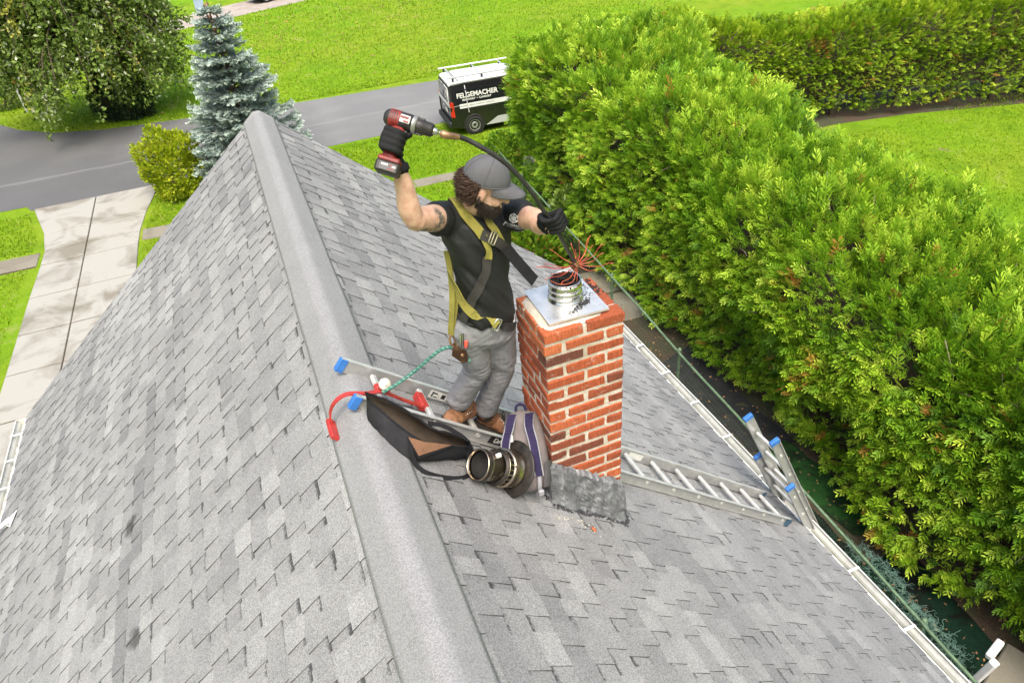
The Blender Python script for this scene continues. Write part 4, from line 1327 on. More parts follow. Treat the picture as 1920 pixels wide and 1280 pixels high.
st = MB(); st.box((6.75, 2.0, G+0.06), (1.0, 0.9, 0.16), Matrix.Rotation(R(20), 3, 'Z'), 0.02)
o = st.build('concrete_step', M_WALK); tag(o, 'rough concrete step under the white drainpipe elbow', 'step')

# ================================================================== LADDERS
def alum(name, col=(0.72, 0.72, 0.71), rough=0.38):
    m, nt, b = material(name)
    pos = N(nt, 'ShaderNodeNewGeometry').outputs['Position']
    f = noise_tex(nt, 18, 5, 0.65, pos)
    L(nt, ramp(nt, f, [(0.3, tuple(c*0.78 for c in col)), (0.7, col)]), b.inputs['Base Color'])
    b.inputs['Metallic'].default_value = 0.55
    L(nt, mathn(nt, 'ADD', mathn(nt, 'MULTIPLY', f, 0.3), rough-0.12), b.inputs['Roughness'])
    return m
M_ALU = alum('ladder_aluminium', (0.50, 0.50, 0.49))
M_RUNG = alum('rung_aluminium', (0.74, 0.73, 0.69), 0.5)
M_FLANGE = alum('flange_aluminium', (0.72, 0.72, 0.70), 0.5)
M_BLUE = plain('blue_plastic', (0.035, 0.16, 0.48), 0.45, var=0.15, scale=20)
M_DKCAP = plain('dark_teal_plastic', (0.03, 0.07, 0.11), 0.6)
M_LABEL = plain('white_label', (0.62, 0.62, 0.58), 0.5, var=0.15, scale=40)
M_BLACKP = plain('black_plastic', (0.018, 0.018, 0.019), 0.45, var=0.3, scale=30)

def frame_box(mb, o, ex, ey, ez, c, s, bev=0.0):
    """box in a local frame: o origin, ex/ey/ez axes, c centre, s size"""
    M = Matrix((ex, ey, ez)).transposed()
    ctr = Vector(o)+Vector(ex)*c[0]+Vector(ey)*c[1]+Vector(ez)*c[2]
    mb.box(ctr, s, M, bev)

def ladder_section(parent, o, ex, ey, ez, length, width, rung0, pitch, nr, rail_d=0.078, cap_top=True, cap_bot=False, holes=True):
    """ex runs down the rails, ey across, ez away from the rungs' under side; rails centred at ey = 0 and width"""
    for k, yy in ((0, 0.0), (1, width)):
        mb = MB()
        frame_box(mb, o, ex, ey, ez, (length/2, yy, 0), (length, 0.004, rail_d-0.006))
        sg = 1 if k == 0 else -1
        for zz in (-rail_d/2+0.002, rail_d/2-0.002):
            frame_box(mb, o, ex, ey, ez, (length/2, yy-sg*0.0095, zz), (length, 0.023, 0.004))
        ro = mb.build('rail', M_ALU, parent)
        mb = MB(); frame_box(mb, o, ex, ey, ez, (length/2, yy-sg*0.0095, rail_d/2+0.002), (length, 0.026, 0.004)); mb.build('rail_flange', M_FLANGE, ro)
        for end, on in ((-0.002, cap_top), (length+0.002, cap_bot)):
            if on:
                mb = MB(); frame_box(mb, o, ex, ey, ez, (end+(0.02 if end < 0 else -0.02), yy-sg*0.008, 0), (0.048, 0.034, rail_d+0.008), 0.004)
                mb.build('end_cap', M_BLUE if end < 0 else M_DKCAP, parent)
    for i in range(nr):
        u = rung0+pitch*i
        mb = MB()
        frame_box(mb, o, ex, ey, ez, (u, width/2, 0.004), (0.036, width-0.03, 0.028), 0.007)
        mb.build('rung', M_RUNG, parent)
        if holes:
            mb = MB()
            c = Vector(o)+Vector(ex)*u-Vector(ey)*0.0022+Vector(ez)*0.004
            mb.lathe([(0.0155, 0.0), (0.0165, 0.004), (0.013, 0.0055), (0.010, 0.003), (0.0, 0.002)], c, -Vector(ey), 12)
            mb.build('rung_end', M_RUNG, parent)

nR = Vector((D/SL, 0, W/SL)); dR = Vector((W/SL, 0.028, -D/SL)).normalized(); wR = nR.cross(dR).normalized()
rl = empty('roof_ladder', (0, 3.1, 0)); tag(rl, 'long aluminium roof ladder lying over the ridge and down behind the chimney', 'ladder')
o0 = Vector((-0.052, 2.953, 0.044))+nR*0.052
ladder_section(rl, o0, dR, wR, nR, 4.40, 0.325, 0.21, 0.315, 14, cap_bot=True)
# stickers on the rails
far = o0+wR*0.325
for u, ln, nm in ((0.68, 0.13, 'sticker'), (2.55, 0.16, 'sticker')):
    mb = MB(); frame_box(mb, far, dR, wR, nR, (u, -0.0035, 0.0), (ln, 0.001, 0.052)); mb.build(nm, M_LABEL, rl)
mb = MB()
for u, w_, h_ in ((0.635, 0.010, 0.034), (0.655, 0.030, 0.008), (0.66, 0.03, 0.006), (0.715, 0.028, 0.03)):
    frame_box(mb, far, dR, wR, nR, (u, -0.0045, 0.010 if h_ < 0.02 and u == 0.655 else (-0.014 if u == 0.66 else 0)), (w_, 0.001, h_))
mb.build('sticker_print', M_BLACKP, rl)
def text_mesh(name, body, size, mat, parent, origin, ex, ey, bold=0.0, extrude=0.0006, align='LEFT', spacing=1.0):
    """flat lettering standing on ex, ey; converted to a mesh"""
    cu = bpy.data.curves.new(name, 'FONT'); cu.body = body; cu.size = size; cu.extrude = extrude; cu.offset = bold; cu.align_x = align
    cu.space_character = spacing; cu.resolution_u = 3
    to = bpy.data.objects.new(name, cu); COL.objects.link(to)
    dg = bpy.context.evaluated_depsgraph_get(); dg.update()
    me = bpy.data.meshes.new_from_object(to.evaluated_get(dg))
    bpy.data.objects.remove(to); bpy.data.curves.remove(cu)
    ex = Vector(ex).normalized(); ey = Vector(ey).normalized(); ez = ex.cross(ey)
    M = Matrix((ex, ey, ez)).transposed().to_4x4(); M.translation = Vector(origin)
    me.transform(M); me.materials.clear(); me.materials.append(mat)
    me.polygons.foreach_set('material_index', np.zeros(len(me.polygons), np.int32))
    return obj(name, me, parent)
mb = MB(); frame_box(mb, o0, dR, wR, nR, (1.10, -0.0035, 0.0), (0.34, 0.001, 0.058)); mb.build('warning_label', M_BLACKP, rl)
text_mesh('warning_lettering', 'DANGER', 0.046, M_LABEL, rl, o0+dR*0.965-wR*0.0045-nR*0.016, dR, nR, 0.001)

# red ridge hook with wheel
M_RED = plain('red_paint', (0.42, 0.035, 0.03), 0.45, var=0.25, scale=25)
hk = empty('ridge_hook', (0, 3.03, 0)); tag(hk, 'red steel ridge hook with curved arm hung over the roof peak', 'hook')
path = smoothpath([(0.36, 3.09, -0.215), (0.26, 3.075, -0.115), (0.15, 3.04, 0.015), (0.075, 3.0, 0.062), (-0.033, 2.985, 0.110), (-0.105, 2.985, 0.082), (-0.145, 2.985, 0.02), (-0.150, 2.985, -0.05), (-0.138, 2.985, -0.092)], 6)
mb = MB(); nn = []
for i, p in enumerate(path):
    t = (path[min(i+1, len(path)-1)]-path[max(i-1, 0)]).normalized(); nn.append(Vector((0, 1, 0)).cross(t)*-1)
mb.ribbon(path, nn, 0.026, 0.009); mb.build('arm', M_RED, hk)
mb = MB(); mb.box((-0.152, 2.945, -0.060), (0.026, 0.15, 0.05), Matrix.Rotation(R(-40), 3, 'Y'), 0.005); mb.build('pad', M_RED, hk)
mb = MB(); frame_box(mb, o0, dR, wR, nR, (0.50, 0.19, 0.002), (0.05, 0.13, 0.05), 0.006); mb.build('clamp', M_RED, hk)
mb = MB(); frame_box(mb, o0, dR, wR, nR, (0.21, 0.15, 0.03), (0.09, 0.05, 0.03), 0.006); mb.build('bracket', M_RED, hk)
mb = MB(); mb.lathe([(0.0, -0.014), (0.012, -0.014), (0.016, -0.010), (0.030, -0.012), (0.033, -0.006), (0.033, 0.006), (0.030, 0.012), (0.016, 0.010), (0.012, 0.014), (0.0, 0.014)], (0.172, 3.05, 0.046), (0.35, -0.8, 0.45), 20)
mb.build('wheel', plain('nylon_wheel', (0.66, 0.63, 0.52), 0.5, var=0.1), hk)
mb = MB(); mb.tube([(0.176, 3.03, 0.055), (0.165, 3.08, 0.02)], 0.006, 8); mb.build('axle', M_ALU, hk)

# extension ladder standing at the right eave
el = empty('extension_ladder', (5.3, 3.2, G)); tag(el, 'aluminium extension ladder with blue caps leaning against the right gutter', 'ladder')
d2 = Vector((0.4257, -0.0522, -0.9033)).normalized(); w2 = Vector((0, 1, -0.0264)); w2 = (w2-d2*w2.dot(d2)).normalized(); n2 = d2.cross(w2)*-1
if n2.x < 0: n2 = -n2
T2 = Vector((3.2, 3.289, -1.888))
ladder_section(el, T2, d2, w2, n2, 3.9, 0.34, 0.24, 0.305, 12, rail_d=0.08)
ladder_section(el, T2+d2*0.61-w2*0.045-n2*0.062, d2, w2, n2, 4.55, 0.43, 0.20, 0.305, 14, rail_d=0.08)
for yy in (-0.045, 0.385):
    mb = MB(); mb.box(T2+d2*5.16+w2*yy-n2*0.062, (0.09, 0.05, 0.05), None, 0.008); mb.build('foot', M_BLACKP, el)

# white bracket of an aerial on the left eave
br = empty('aerial_bracket', (-3.55, 6.35, -3.0)); tag(br, 'white metal aerial bracket screwed to the left roof edge', 'bracket')
pl = roofpt(-1, SL-0.36, 6.42, 0.02)
n1 = Vector((-D/SL, 0, W/SL)); t1 = Vector((-W/SL, 0, -D/SL))
mb = MB()
q = [pl+t1*-0.06+Vector((0, 0.05, 0)), pl+t1*0.02+Vector((0, -0.11, 0)), pl+t1*0.10+Vector((0, -0.02, 0)), pl+t1*0.20+Vector((0, 0.02, 0)), pl+t1*0.06+Vector((0, 0.07, 0))]
mb.prism(q, n1*0.006); mb.build('plate', M_WHITE, br)
mb = MB(); mb.tube([pl+t1*0.02+n1*0.02, pl+t1*0.20+n1*0.05, pl+t1*0.42+n1*0.08+Vector((0, -0.03, 0)), pl+t1*0.55+n1*0.12+Vector((0, -0.06, 0))], 0.022, 10); mb.build('mast', M_WHITE, br)
for a, b_ in ((0.0, 0.0), (0.05, -0.05), (0.10, 0.02)):
    mb = MB(); mb.lathe([(0.009, 0), (0.009, 0.006), (0, 0.006)], pl+t1*a+Vector((0, b_, 0))+n1*0.006, n1, 8); mb.build('bolt', M_BLACKP, br)

# ================================================================== BAGS AND VENT CAP BY THE CHIMNEY
def cloth(name, col, var=0.25, weave=260.0, rough=0.85):
    m, nt, b = material(name)
    pos = N(nt, 'ShaderNodeNewGeometry').outputs['Position']
    f = noise_tex(nt, 12, 5, 0.65, pos); w = noise_tex(nt, weave, 2, 0.5, pos)
    c = ramp(nt, f, [(0.3, tuple(x*(1-var) for x in col)), (0.7, tuple(min(1, x*(1+var)) for x in col))])
    L(nt, mix(nt, 0.25, c, ramp(nt, w, [(0.35, tuple(x*0.5 for x in col)), (0.65, tuple(min(1, x*1.5) for x in col))])), b.inputs['Base Color'])
    b.inputs['Roughness'].default_value = rough
    b.inputs['Specular IOR Level'].default_value = 0.2
    bump(nt, b, mathn(nt, 'ADD', w, mathn(nt, 'MULTIPLY', f, 2.0)), 0.35, 0.004)
    return m
M_BLACKCLOTH = cloth('black_canvas', (0.022, 0.022, 0.024), 0.4)
M_LINING = cloth('brown_lining', (0.105, 0.082, 0.062), 0.35)
M_FLAP = cloth('tan_flap', (0.19, 0.10, 0.06), 0.3)
M_WEB = cloth('black_webbing', (0.014, 0.014, 0.016), 0.3)
bag = empty('tool_bag', (0.25, 2.75, -0.2)); tag(bag, 'open black canvas tool bag with brown lining on the ridge beside the hook', 'bag')
rows = [  # far rim, near rim, near bottom, far bottom
    ((0.052, 2.893, 0.150), (0.050, 2.875, 0.118), (0.034, 2.872, -0.012), (0.065, 2.900, -0.030)),
    ((0.120, 2.885, 0.098), (0.085, 2.825, 0.098), (0.052, 2.800, -0.030), (0.140, 2.905, -0.095)),
    ((0.195, 2.855, 0.040), (0.135, 2.752, 0.052), (0.100, 2.700, -0.068), (0.235, 2.900, -0.180)),
    ((0.275, 2.790, -0.030), (0.200, 2.668, -0.002), (0.165, 2.615, -0.122), (0.330, 2.890, -0.255)),
    ((0.345, 2.735, -0.095), (0.272, 2.640, -0.075), (0.250, 2.650, -0.200), (0.400, 2.850, -0.315)),
    ((0.440, 2.730, -0.165), (0.365, 2.655, -0.150), (0.355, 2.700, -0.290), (0.470, 2.820, -0.380)),
    ((0.510, 2.725, -0.240), (0.485, 2.700, -0.245), (0.485, 2.765, -0.400), (0.525, 2.800, -0.425))]
def bag_shell(inset, seed):
    V = []; F = []; nu, nv = 37, 15
    R_ = [[Vector(p) for p in r_] for r_ in rows]
    cols = [smoothpath([r_[k] for r_ in R_], 6) for k in range(4)]
    for i in range(nu):
        a, b, c, d = [cols[k][i] for k in range(4)]
        sec = smoothpath([a, a*0.45+d*0.55+Vector((0.01, 0.03, 0)), d, c, c*0.5+b*0.5-Vector((0.012, 0.018, 0)), b], 3)[:16]
        ctr = (a+b+c+d)/4
        for j in range(nv+1):
            p = sec[j]
            w = 0.008*mnoise.noise(Vector(p)*16+Vector((seed, 0, 0)))+0.006*mnoise.noise(Vector(p)*38)
            p = p+(p-ctr).normalized()*(w-inset)
            V.append(p)
    m = nv+1
    for i in range(nu-1):
        for j in range(nv):
            F.append((i*m+j, i*m+j+1, (i+1)*m+j+1, (i+1)*m+j))
    F.append(list(range(m))); F.append(list(range((nu-1)*m, nu*m))[::-1])
    return V, F
V, F = bag_shell(0.0, 1); obj('shell', npmesh('shell', V, F[:-2]+[F[-2], F[-1]], M_BLACKCLOTH, True), bag)
V2, F2 = bag_shell(0.006, 1); obj('lining', npmesh('lining', V2, F2[:-2], M_LINING, True), bag)
m = 16
for k, nm in ((0, 'rim_binding'), (15, 'rim_binding')):
    mb = MB(); mb.tube([Vector(V[i*m+k]) for i in range(37)], 0.006, 6); mb.build(nm, M_WEB, bag)
mb = MB()
mb.prism([(0.190, 2.640, 0.005), (0.265, 2.632, -0.055), (0.400, 2.668, -0.165), (0.300, 2.622, -0.120), (0.215, 2.595, -0.095)], (-0.004, -0.006, 0.004)); mb.build('flap', M_FLAP, bag)
mb = MB(); mb.tube([(0.183, 2.640, 0.008), (0.205, 2.585, -0.100), (0.300, 2.615, -0.125), (0.405, 2.662, -0.168)], 0.0055, 6); mb.build('flap_binding', M_WEB, bag)
for pts in ([(0.195, 2.64, 0.0), (0.180, 2.60, -0.06), (0.188, 2.57, -0.125), (0.225, 2.545, -0.175), (0.31, 2.545, -0.25), (0.40, 2.575, -0.325), (0.46, 2.63, -0.37), (0.485, 2.70, -0.33), (0.49, 2.72, -0.26)],
            [(0.32, 2.80, -0.09), (0.39, 2.80, -0.135), (0.45, 2.78, -0.19), (0.50, 2.75, -0.25), (0.52, 2.74, -0.34), (0.50, 2.72, -0.40)]):
    sp = smoothpath(pts, 5); mb = MB(); mb.ribbon(sp, (0.3, -0.6, 0.7), 0.024, 0.003); mb.build('strap', M_WEB, bag)

pk = empty('backpack', (0.82, 2.7, -0.6)); tag(pk, 'grey and purple backpack leaning against the chimney', 'backpack')
PA = Vector((0.770, 2.580, -0.575)); PB = Vector((0.862, 2.840, -0.285))
up_ = (PB-PA).normalized(); wd = Vector((-0.17, 0.20, 0.05)); wd = (wd-up_*wd.dot(up_)).normalized(); nf = wd.cross(up_)
if nf.x > 0: nf = -nf
def packpt(u, v, w):      # u across, v up 0..1, w out
    return PA+up_*(v*0.46-0.03)+wd*u+nf*w
V = []; F = []; nu, nv = 28, 22
for j in range(nv):
    v = j/(nv-1)
    pr = max(0.0, 1-abs(2*v-1)**3.2)**0.5
    hw = 0.128*(0.35+0.65*pr)*(1.04-0.12*v) if 0 < j < nv-1 else 0.02
    hd = 0.085*(0.3+0.7*pr)*(1.1-0.25*v) if 0 < j < nv-1 else 0.02
    for i in range(nu):
        a = 2*math.pi*i/nu
        ca, sa = math.cos(a), math.sin(a)
        p = packpt(hw*math.copysign(abs(ca)**0.75, ca), v, hd*math.copysign(abs(sa)**0.75, sa))
        V.append(p+nf*0.008*mnoise.noise(p*14)+nf*0.005*mnoise.noise(p*33))
for j in range(nv-1):
    for i in range(nu):
        k = (i+1) % nu; F.append((j*nu+i, j*nu+k, (j+1)*nu+k, (j+1)*nu+i))
F += [list(range(nu))[::-1], list(range((nv-1)*nu, nv*nu))]
M_PACK = cloth('pack_grey', (0.175, 0.15, 0.145), 0.2); M_PURPLE = cloth('pack_purple', (0.028, 0.022, 0.060), 0.3); M_PIPING = plain('reflective_piping', (0.24, 0.24, 0.26), 0.5)
M_PACKDK = cloth('pack_dark', (0.085, 0.078, 0.08), 0.3)
obj('pack_body', npmesh('pack_body', V, F, M_PACK, True), pk)
for u0, u1, um in ((0.045, 0.075, 0.085), (-0.055, -0.085, -0.09)):
    pts = [packpt(u0, 0.93, 0.045), packpt(u0*1.1, 0.80, 0.092), packpt(um*0.9, 0.60, 0.108), packpt(um, 0.38, 0.104), packpt(um*1.05, 0.20, 0.090)]
    sp = smoothpath(pts, 7); mb = MB(); mb.ribbon(sp, nf, [0.050]*8+[0.046]*8+[0.040]*7+[0.03]*6, 0.013); s_ = mb.build('shoulder_strap', M_PURPLE, pk)
    for sd in (-1, 1):
        mb = MB(); mb.tube([p+wd*sd*0.024+nf*0.012 for p in sp], 0.004, 6); mb.build('piping', M_PIPING, s_)
    for k in range(6):
        i = 4+k*3; mb = MB(); mb.ribbon([sp[i]-wd*0.020+nf*0.0135, sp[i]+wd*0.020+nf*0.0135], nf, 0.006, 0.003); mb.build('stitch_rib', M_PURPLE, s_)
    tail = smoothpath([packpt(um*1.05, 0.22, 0.098), packpt(um*1.0, 0.08, 0.088), packpt(um*0.85, 0.0, 0.06), packpt(um*0.6, -0.03, 0.03)], 5)
    mb = MB(); mb.ribbon(tail, nf, 0.02, 0.003); mb.build('webbing_tail', M_PIPING, pk)
mb = MB(); mb.box(packpt(-0.09, 0.0, 0.07), (0.03, 0.02, 0.035), None, 0.004); mb.build('strap_buckle', plain('grey_plastic', (0.35, 0.35, 0.37), 0.5), pk)
sp = smoothpath([packpt(-0.03, 0.96, 0.02), packpt(-0.02, 1.05, 0.03), packpt(0.02, 1.05, 0.03), packpt(0.03, 0.96, 0.02)], 6)
mb = MB(); mb.tube(sp, 0.008, 8); mb.build('grab_handle', M_PURPLE, pk)
mb = MB(); mb.prism([packpt(0.035, 0.62, 0.102), packpt(0.06, 0.62, 0.102), packpt(0.06, 0.70, 0.100), packpt(0.035, 0.70, 0.100)], nf*0.016); mb.build('patch', M_LABEL, pk)
for sg in (-1, 1):    # stretch side pockets
    V = []; F = []
    for j in range(9):
        v = 0.06+0.30*j/8
        for i in range(8):
            a = math.pi*(-0.45+0.9*i/7)
            V.append(packpt(sg*(0.118+0.022*math.cos(a))*(0.9+0.12*(j/8)), v, 0.075*math.sin(a)))
    for j in range(8):
        for i in range(7): F.append((j*8+i, j*8+i+1, (j+1)*8+i+1, (j+1)*8+i))
    obj('side_pocket', npmesh('side_pocket', V, F, M_PACKDK, True), pk)

vc = empty('vent_cap', (0.6, 2.6, -0.4)); tag(vc, 'stainless chimney vent cap lying on its side in front of the backpack', 'vent cap')
M_STAIN = steel('heat_stained_steel', (0.60, 0.50, 0.38), 0.24, 0.05, 16)
M_RINGBK = plain('sooty_flange', (0.030, 0.026, 0.022), 0.5, var=0.5, scale=30, metal=0.4)
VA = Vector((0.500, 2.572, -0.268)); VB = Vector((0.716, 2.628, -0.455)); vx = (VB-VA).normalized()
mb = MB(); mb.lathe([(0.074, 0.012), (0.078, 0.0), (0.082, -0.004), (0.083, 0.004), (0.080, 0.010), (0.080, 0.028), (0.0835, 0.032), (0.0835, 0.040), (0.080, 0.044), (0.080, 0.135), (0.076, 0.135), (0.076, 0.02)], VA, vx, 36); mb.build('collar', M_STAIN, vc)
mb = MB(); mb.lathe([(0.070, 0.02), (0.070, 0.12), (0.0, 0.12)], VA, vx, 28); mb.build('inner_liner', M_SOOT, vc)
mb = MB(); mb.lathe([(0.0865, 0.014), (0.0865, 0.030)], VA, vx, 36); mb.lathe([(0.083, 0.014), (0.0865, 0.014)], VA, vx, 36); mb.build('band_clamp', M_RINGBK, vc)
mb = MB(); mb.lathe([(0.082, 0.130), (0.100, 0.138), (0.100, 0.140), (0.084, 0.134)], VA, vx, 36); mb.build('shoulder_ring', M_RINGBK, vc)
a1 = vx.orthogonal().normalized(); a2 = vx.cross(a1)
mb = MB(); mb.lathe([(0.082, 0.13), (0.082, 0.20)], VA, vx, 30); mb.build('dark_core', M_SOOT, vc)
for i in range(22):
    t = 2*math.pi*i/22; dr = a1*math.cos(t)+a2*math.sin(t); tg = vx.cross(dr)
    mb = MB(); mb.box(VA+vx*0.158+dr*0.095, (0.045, 0.005, 0.005), Matrix((vx, tg, dr)).transposed()); mb.build('cage_bar', M_STAIN, vc)
mb = MB(); mb.lathe([(0.097, 0.145), (0.0985, 0.145), (0.0985, 0.150), (0.097, 0.150)], VA, vx, 30); mb.build('cage_ring', M_STAIN, vc)
mb = MB(); mb.lathe([(0.098, 0.178), (0.106, 0.180), (0.109, 0.186), (0.106, 0.192), (0.104, 0.250), (0.108, 0.256), (0.104, 0.262), (0.09, 0.262)], VA, vx, 40); mb.build('hood', M_STAIN, vc)
mb = MB(); mb.lathe([(0.0, 0.262), (0.105, 0.263), (0.150, 0.268), (0.158, 0.272), (0.158, 0.276), (0.150, 0.276), (0.0, 0.270)], VA, vx, 40); mb.build('rain_flange', M_RINGBK, vc)
mb = MB(); mb.box(VA+vx*0.09+a1*0.0+Vector((0.05, -0.02, 0.075)), (0.03, 0.02, 0.02), None, 0.003); mb.build('latch', M_LABEL, vc)

# bits of mortar and an orange leaf below the chimney
r = np.random.default_rng(71); mb = MB()
for i in range(40):
    x = r.uniform(0.86, 1.10); p = roofpt(1, x*SL/W, 2.46-abs(r.normal(0, 0.06)), 0.012); lump(mb, p, r.uniform(0.0015, 0.006), 0.5)
o = mb.build('mortar_crumbs', M_MORTAR); tag(o, 'crumbs of mortar scattered below the chimney flashing', 'debris', kind='stuff')
p = roofpt(1, 1.07*SL/W, 2.39, 0.014)
mb = MB(); mb.add([p+Vector((0, -0.022, 0)), p+Vector((0.018, 0.0, -0.006)), p+Vector((0.003, 0.025, 0.004)), p+Vector((-0.016, 0.004, 0.020)), p+Vector((0.002, 0.0, 0.014))], [(0, 1, 4), (1, 2, 4), (2, 3, 4), (3, 0, 4)])
o = mb.build('fallen_leaf', plain('orange_leaf', (0.48, 0.12, 0.04), 0.7)); tag(o, 'single orange leaf on the shingles below the chimney', 'leaf')
# ================================================================== THE WORKER
def ell(c, ax, rad, nu=18, nv=12):
    """ellipsoid with axes ax (3 vectors) and radii rad"""
    V = []; F = []; c = Vector(c)
    ax = [Vector(a) for a in ax]
    for j in range(1, nv):
        ph = math.pi*j/nv
        for i in range(nu):
            th = 2*math.pi*i/nu
            V.append(c+ax[0]*rad[0]*math.sin(ph)*math.cos(th)+ax[1]*rad[1]*math.sin(ph)*math.sin(th)+ax[2]*rad[2]*math.cos(ph))
    for j in range(nv-2):
        for i in range(nu):
            k = (i+1) % nu; F.append((j*nu+i, (j+1)*nu+i, (j+1)*nu+k, j*nu+k))
    t = len(V); V.append(c+ax[2]*rad[2]); V.append(c-ax[2]*rad[2])
    for i in range(nu):
        k = (i+1) % nu
        F.append((t, i, k)); F.append((t+1, (nv-2)*nu+k, (nv-2)*nu+i))
    return V, F

def limb(pts, rad, n=16, sub=5):
    """tapering round-ended limb through pts"""
    P = smoothpath(pts, sub)
    rr = []
    for i in range(len(pts)-1):
        for j in range(sub):
            t = j/sub; t = t*t*(3-2*t); rr.append(rad[i]*(1-t)+rad[i+1]*t)
    rr.append(rad[-1])
    d0 = (P[0]-P[1]).normalized(); d1 = (P[-1]-P[-2]).normalized()
    P = [P[0]+d0*rr[0]*0.75, P[0]+d0*rr[0]*0.45]+P+[P[-1]+d1*rr[-1]*0.45, P[-1]+d1*rr[-1]*0.75]
    rr = [rr[0]*0.35, rr[0]*0.82]+rr+[rr[-1]*0.82, rr[-1]*0.35]
    mb = MB(); mb.tube(P, rr, n)
    return mb.v, mb.f

def loft(secs, n=28, pw=2.3):
    """secs: (centre, axis a, axis b, ra, rb)"""
    V = []; F = []
    for c, a, b, ra, rb in secs:
        c = Vector(c); a = Vector(a).normalized(); b = Vector(b); b = (b-a*b.dot(a)).normalized()
        for i in range(n):
            t = 2*math.pi*i/n; ct, st_ = math.cos(t), math.sin(t)
            V.append(c+a*ra*math.copysign(abs(ct)**(2/pw), ct)+b*rb*math.copysign(abs(st_)**(2/pw), st_))
    for j in range(len(secs)-1):
        for i in range(n):
            k = (i+1) % n; F.append((j*n+i, j*n+k, (j+1)*n+k, (j+1)*n+i))
    F += [list(range(n))[::-1], list(range((len(secs)-1)*n, len(secs)*n))]
    return V, F

def fuse(name, pieces, voxel, mat, smooth=4, disp=None, parent=None):
    """closed pieces -> one continuous skin (voxel remesh), smoothed, optionally displaced along the normals"""
    mb = MB()
    for V, F in pieces: mb.add(V, F)
    me = bpy.data.meshes.new(name); me.from_pydata(mb.v, [], mb.f); me.update()
    # consistent outward normals help the remesher
    o = bpy.data.objects.new(name, me); COL.objects.link(o)
    md = o.modifiers.new('r', 'REMESH'); md.mode = 'VOXEL'; md.voxel_size = voxel; md.use_smooth_shade = True
    if smooth:
        sm = o.modifiers.new('s', 'SMOOTH'); sm.iterations = smooth; sm.factor = 0.5
    dg = bpy.context.evaluated_depsgraph_get(); dg.update()
    nm = bpy.data.meshes.new_from_object(o.evaluated_get(dg))
    bpy.data.objects.remove(o); bpy.data.meshes.remove(me)
    nm.name = name
    if disp:
        n = len(nm.vertices)
        co = np.empty(n*3, np.float32); nm.vertices.foreach_get('co', co); co = co.reshape(-1, 3)
        no = np.empty(n*3, np.float32); nm.vertices.foreach_get('normal', no); no = no.reshape(-1, 3)
        dv = np.array([disp(Vector(p), Vector(q)) for p, q in zip(co.tolist(), no.tolist())], np.float32)
        nm.vertices.foreach_set('co', (co+no*dv[:, None]).ravel()); nm.update()
    nm.materials.clear(); nm.materials.append(mat)
    nm.polygons.foreach_set('material_index', np.zeros(len(nm.polygons), np.int32))
    nm.polygons.foreach_set('use_smooth', np.ones(len(nm.polygons), bool))
    return obj(name, nm, parent)

def bvh_of(o):
    me = o.data
    off = Vector((0, 0, 0)); q = o
    while q is not None: off += Vector(q.location); q = q.parent
    return BVHTree.FromPolygons([v.co+off for v in me.vertices], [tuple(p.vertices) for p in me.polygons])

def skin_material():
    m, nt, b = material('skin')
    pos = N(nt, 'ShaderNodeNewGeometry').outputs['Position']
    f = noise_tex(nt, 26, 5, 0.6, pos); g = noise_tex(nt, 160, 3, 0.6, pos)
    c = ramp(nt, f, [(0.3, (0.46, 0.245, 0.165)), (0.52, (0.57, 0.345, 0.245)), (0.72, (0.63, 0.41, 0.30))])
    # sun-reddened face and neck
    # tattoos on the right upper arm: dark ink patterns
    for (cx, cy, cz, rx, ry, rz, sc, th) in ((0.525, 2.780, 1.035, 0.045, 0.06, 0.075, 38, 0.47), (0.490, 2.750, 1.000, 0.035, 0.05, 0.05, 45, 0.48), (0.445, 2.700, 1.035, 0.035, 0.05, 0.030, 20, 0.36)):
        mp = N(nt, 'ShaderNodeMapping'); mp.inputs['Location'].default_value = (-cx/rx, -cy/ry, -cz/rz); mp.inputs['Scale'].default_value = (1/rx, 1/ry, 1/rz)
        L(nt, pos, mp.inputs[0])
        ln = N(nt, 'ShaderNodeVectorMath', operation='LENGTH'); L(nt, mp.outputs[0], ln.inputs[0])
        area = ramp(nt, ln.outputs['Value'], [(0.75, (1, 1, 1)), (1.0, (0, 0, 0))])
        pat = ramp(nt, noise_tex(nt, sc, 4, 0.65, pos, 1.5), [(th, (0, 0, 0)), (th+0.04, (1, 1, 1))])
        c = mix(nt, mathn(nt, 'MULTIPLY', mathn(nt, 'MULTIPLY', area, pat), 0.88), c, (0.075, 0.085, 0.080))
    L(nt, c, b.inputs['Base Color'])
    b.inputs['Roughness'].default_value = 0.52
    b.inputs['Subsurface Weight'].default_value = 0.12
    b.inputs['Subsurface Radius'].default_value = (0.012, 0.005, 0.003)
    bump(nt, b, mathn(nt, 'ADD', f, mathn(nt, 'MULTIPLY', g, 0.8)), 0.35, 0.006)
    return m
M_SKIN = skin_material()
M_SHIRT = cloth('black_polo_knit', (0.0065, 0.0065, 0.007), 0.3, 420, 0.62)
for n_ in M_SHIRT.node_tree.nodes:
    if n_.type == 'BSDF_PRINCIPLED':
        n_.inputs['Sheen Weight'].default_value = 0.0; n_.inputs['Sheen Roughness'].default_value = 0.4; n_.inputs['Specular IOR Level'].default_value = 0.45
M_PANTS = cloth('grey_work_trousers', (0.235, 0.235, 0.242), 0.22, 380, 0.9)
M_CAPCL = cloth('grey_cap_twill', (0.105, 0.105, 0.112), 0.15, 500, 0.9)
M_HAIR = plain('brown_hair', (0.060, 0.030, 0.016), 0.55, var=0.6, scale=50)
M_BEARD = plain('dark_beard', (0.028, 0.016, 0.010), 0.6, var=0.6, scale=60)
M_BOOT = plain('tan_boot_leather', (0.24, 0.115, 0.055), 0.65, var=0.35, scale=22, bmp=0.35)
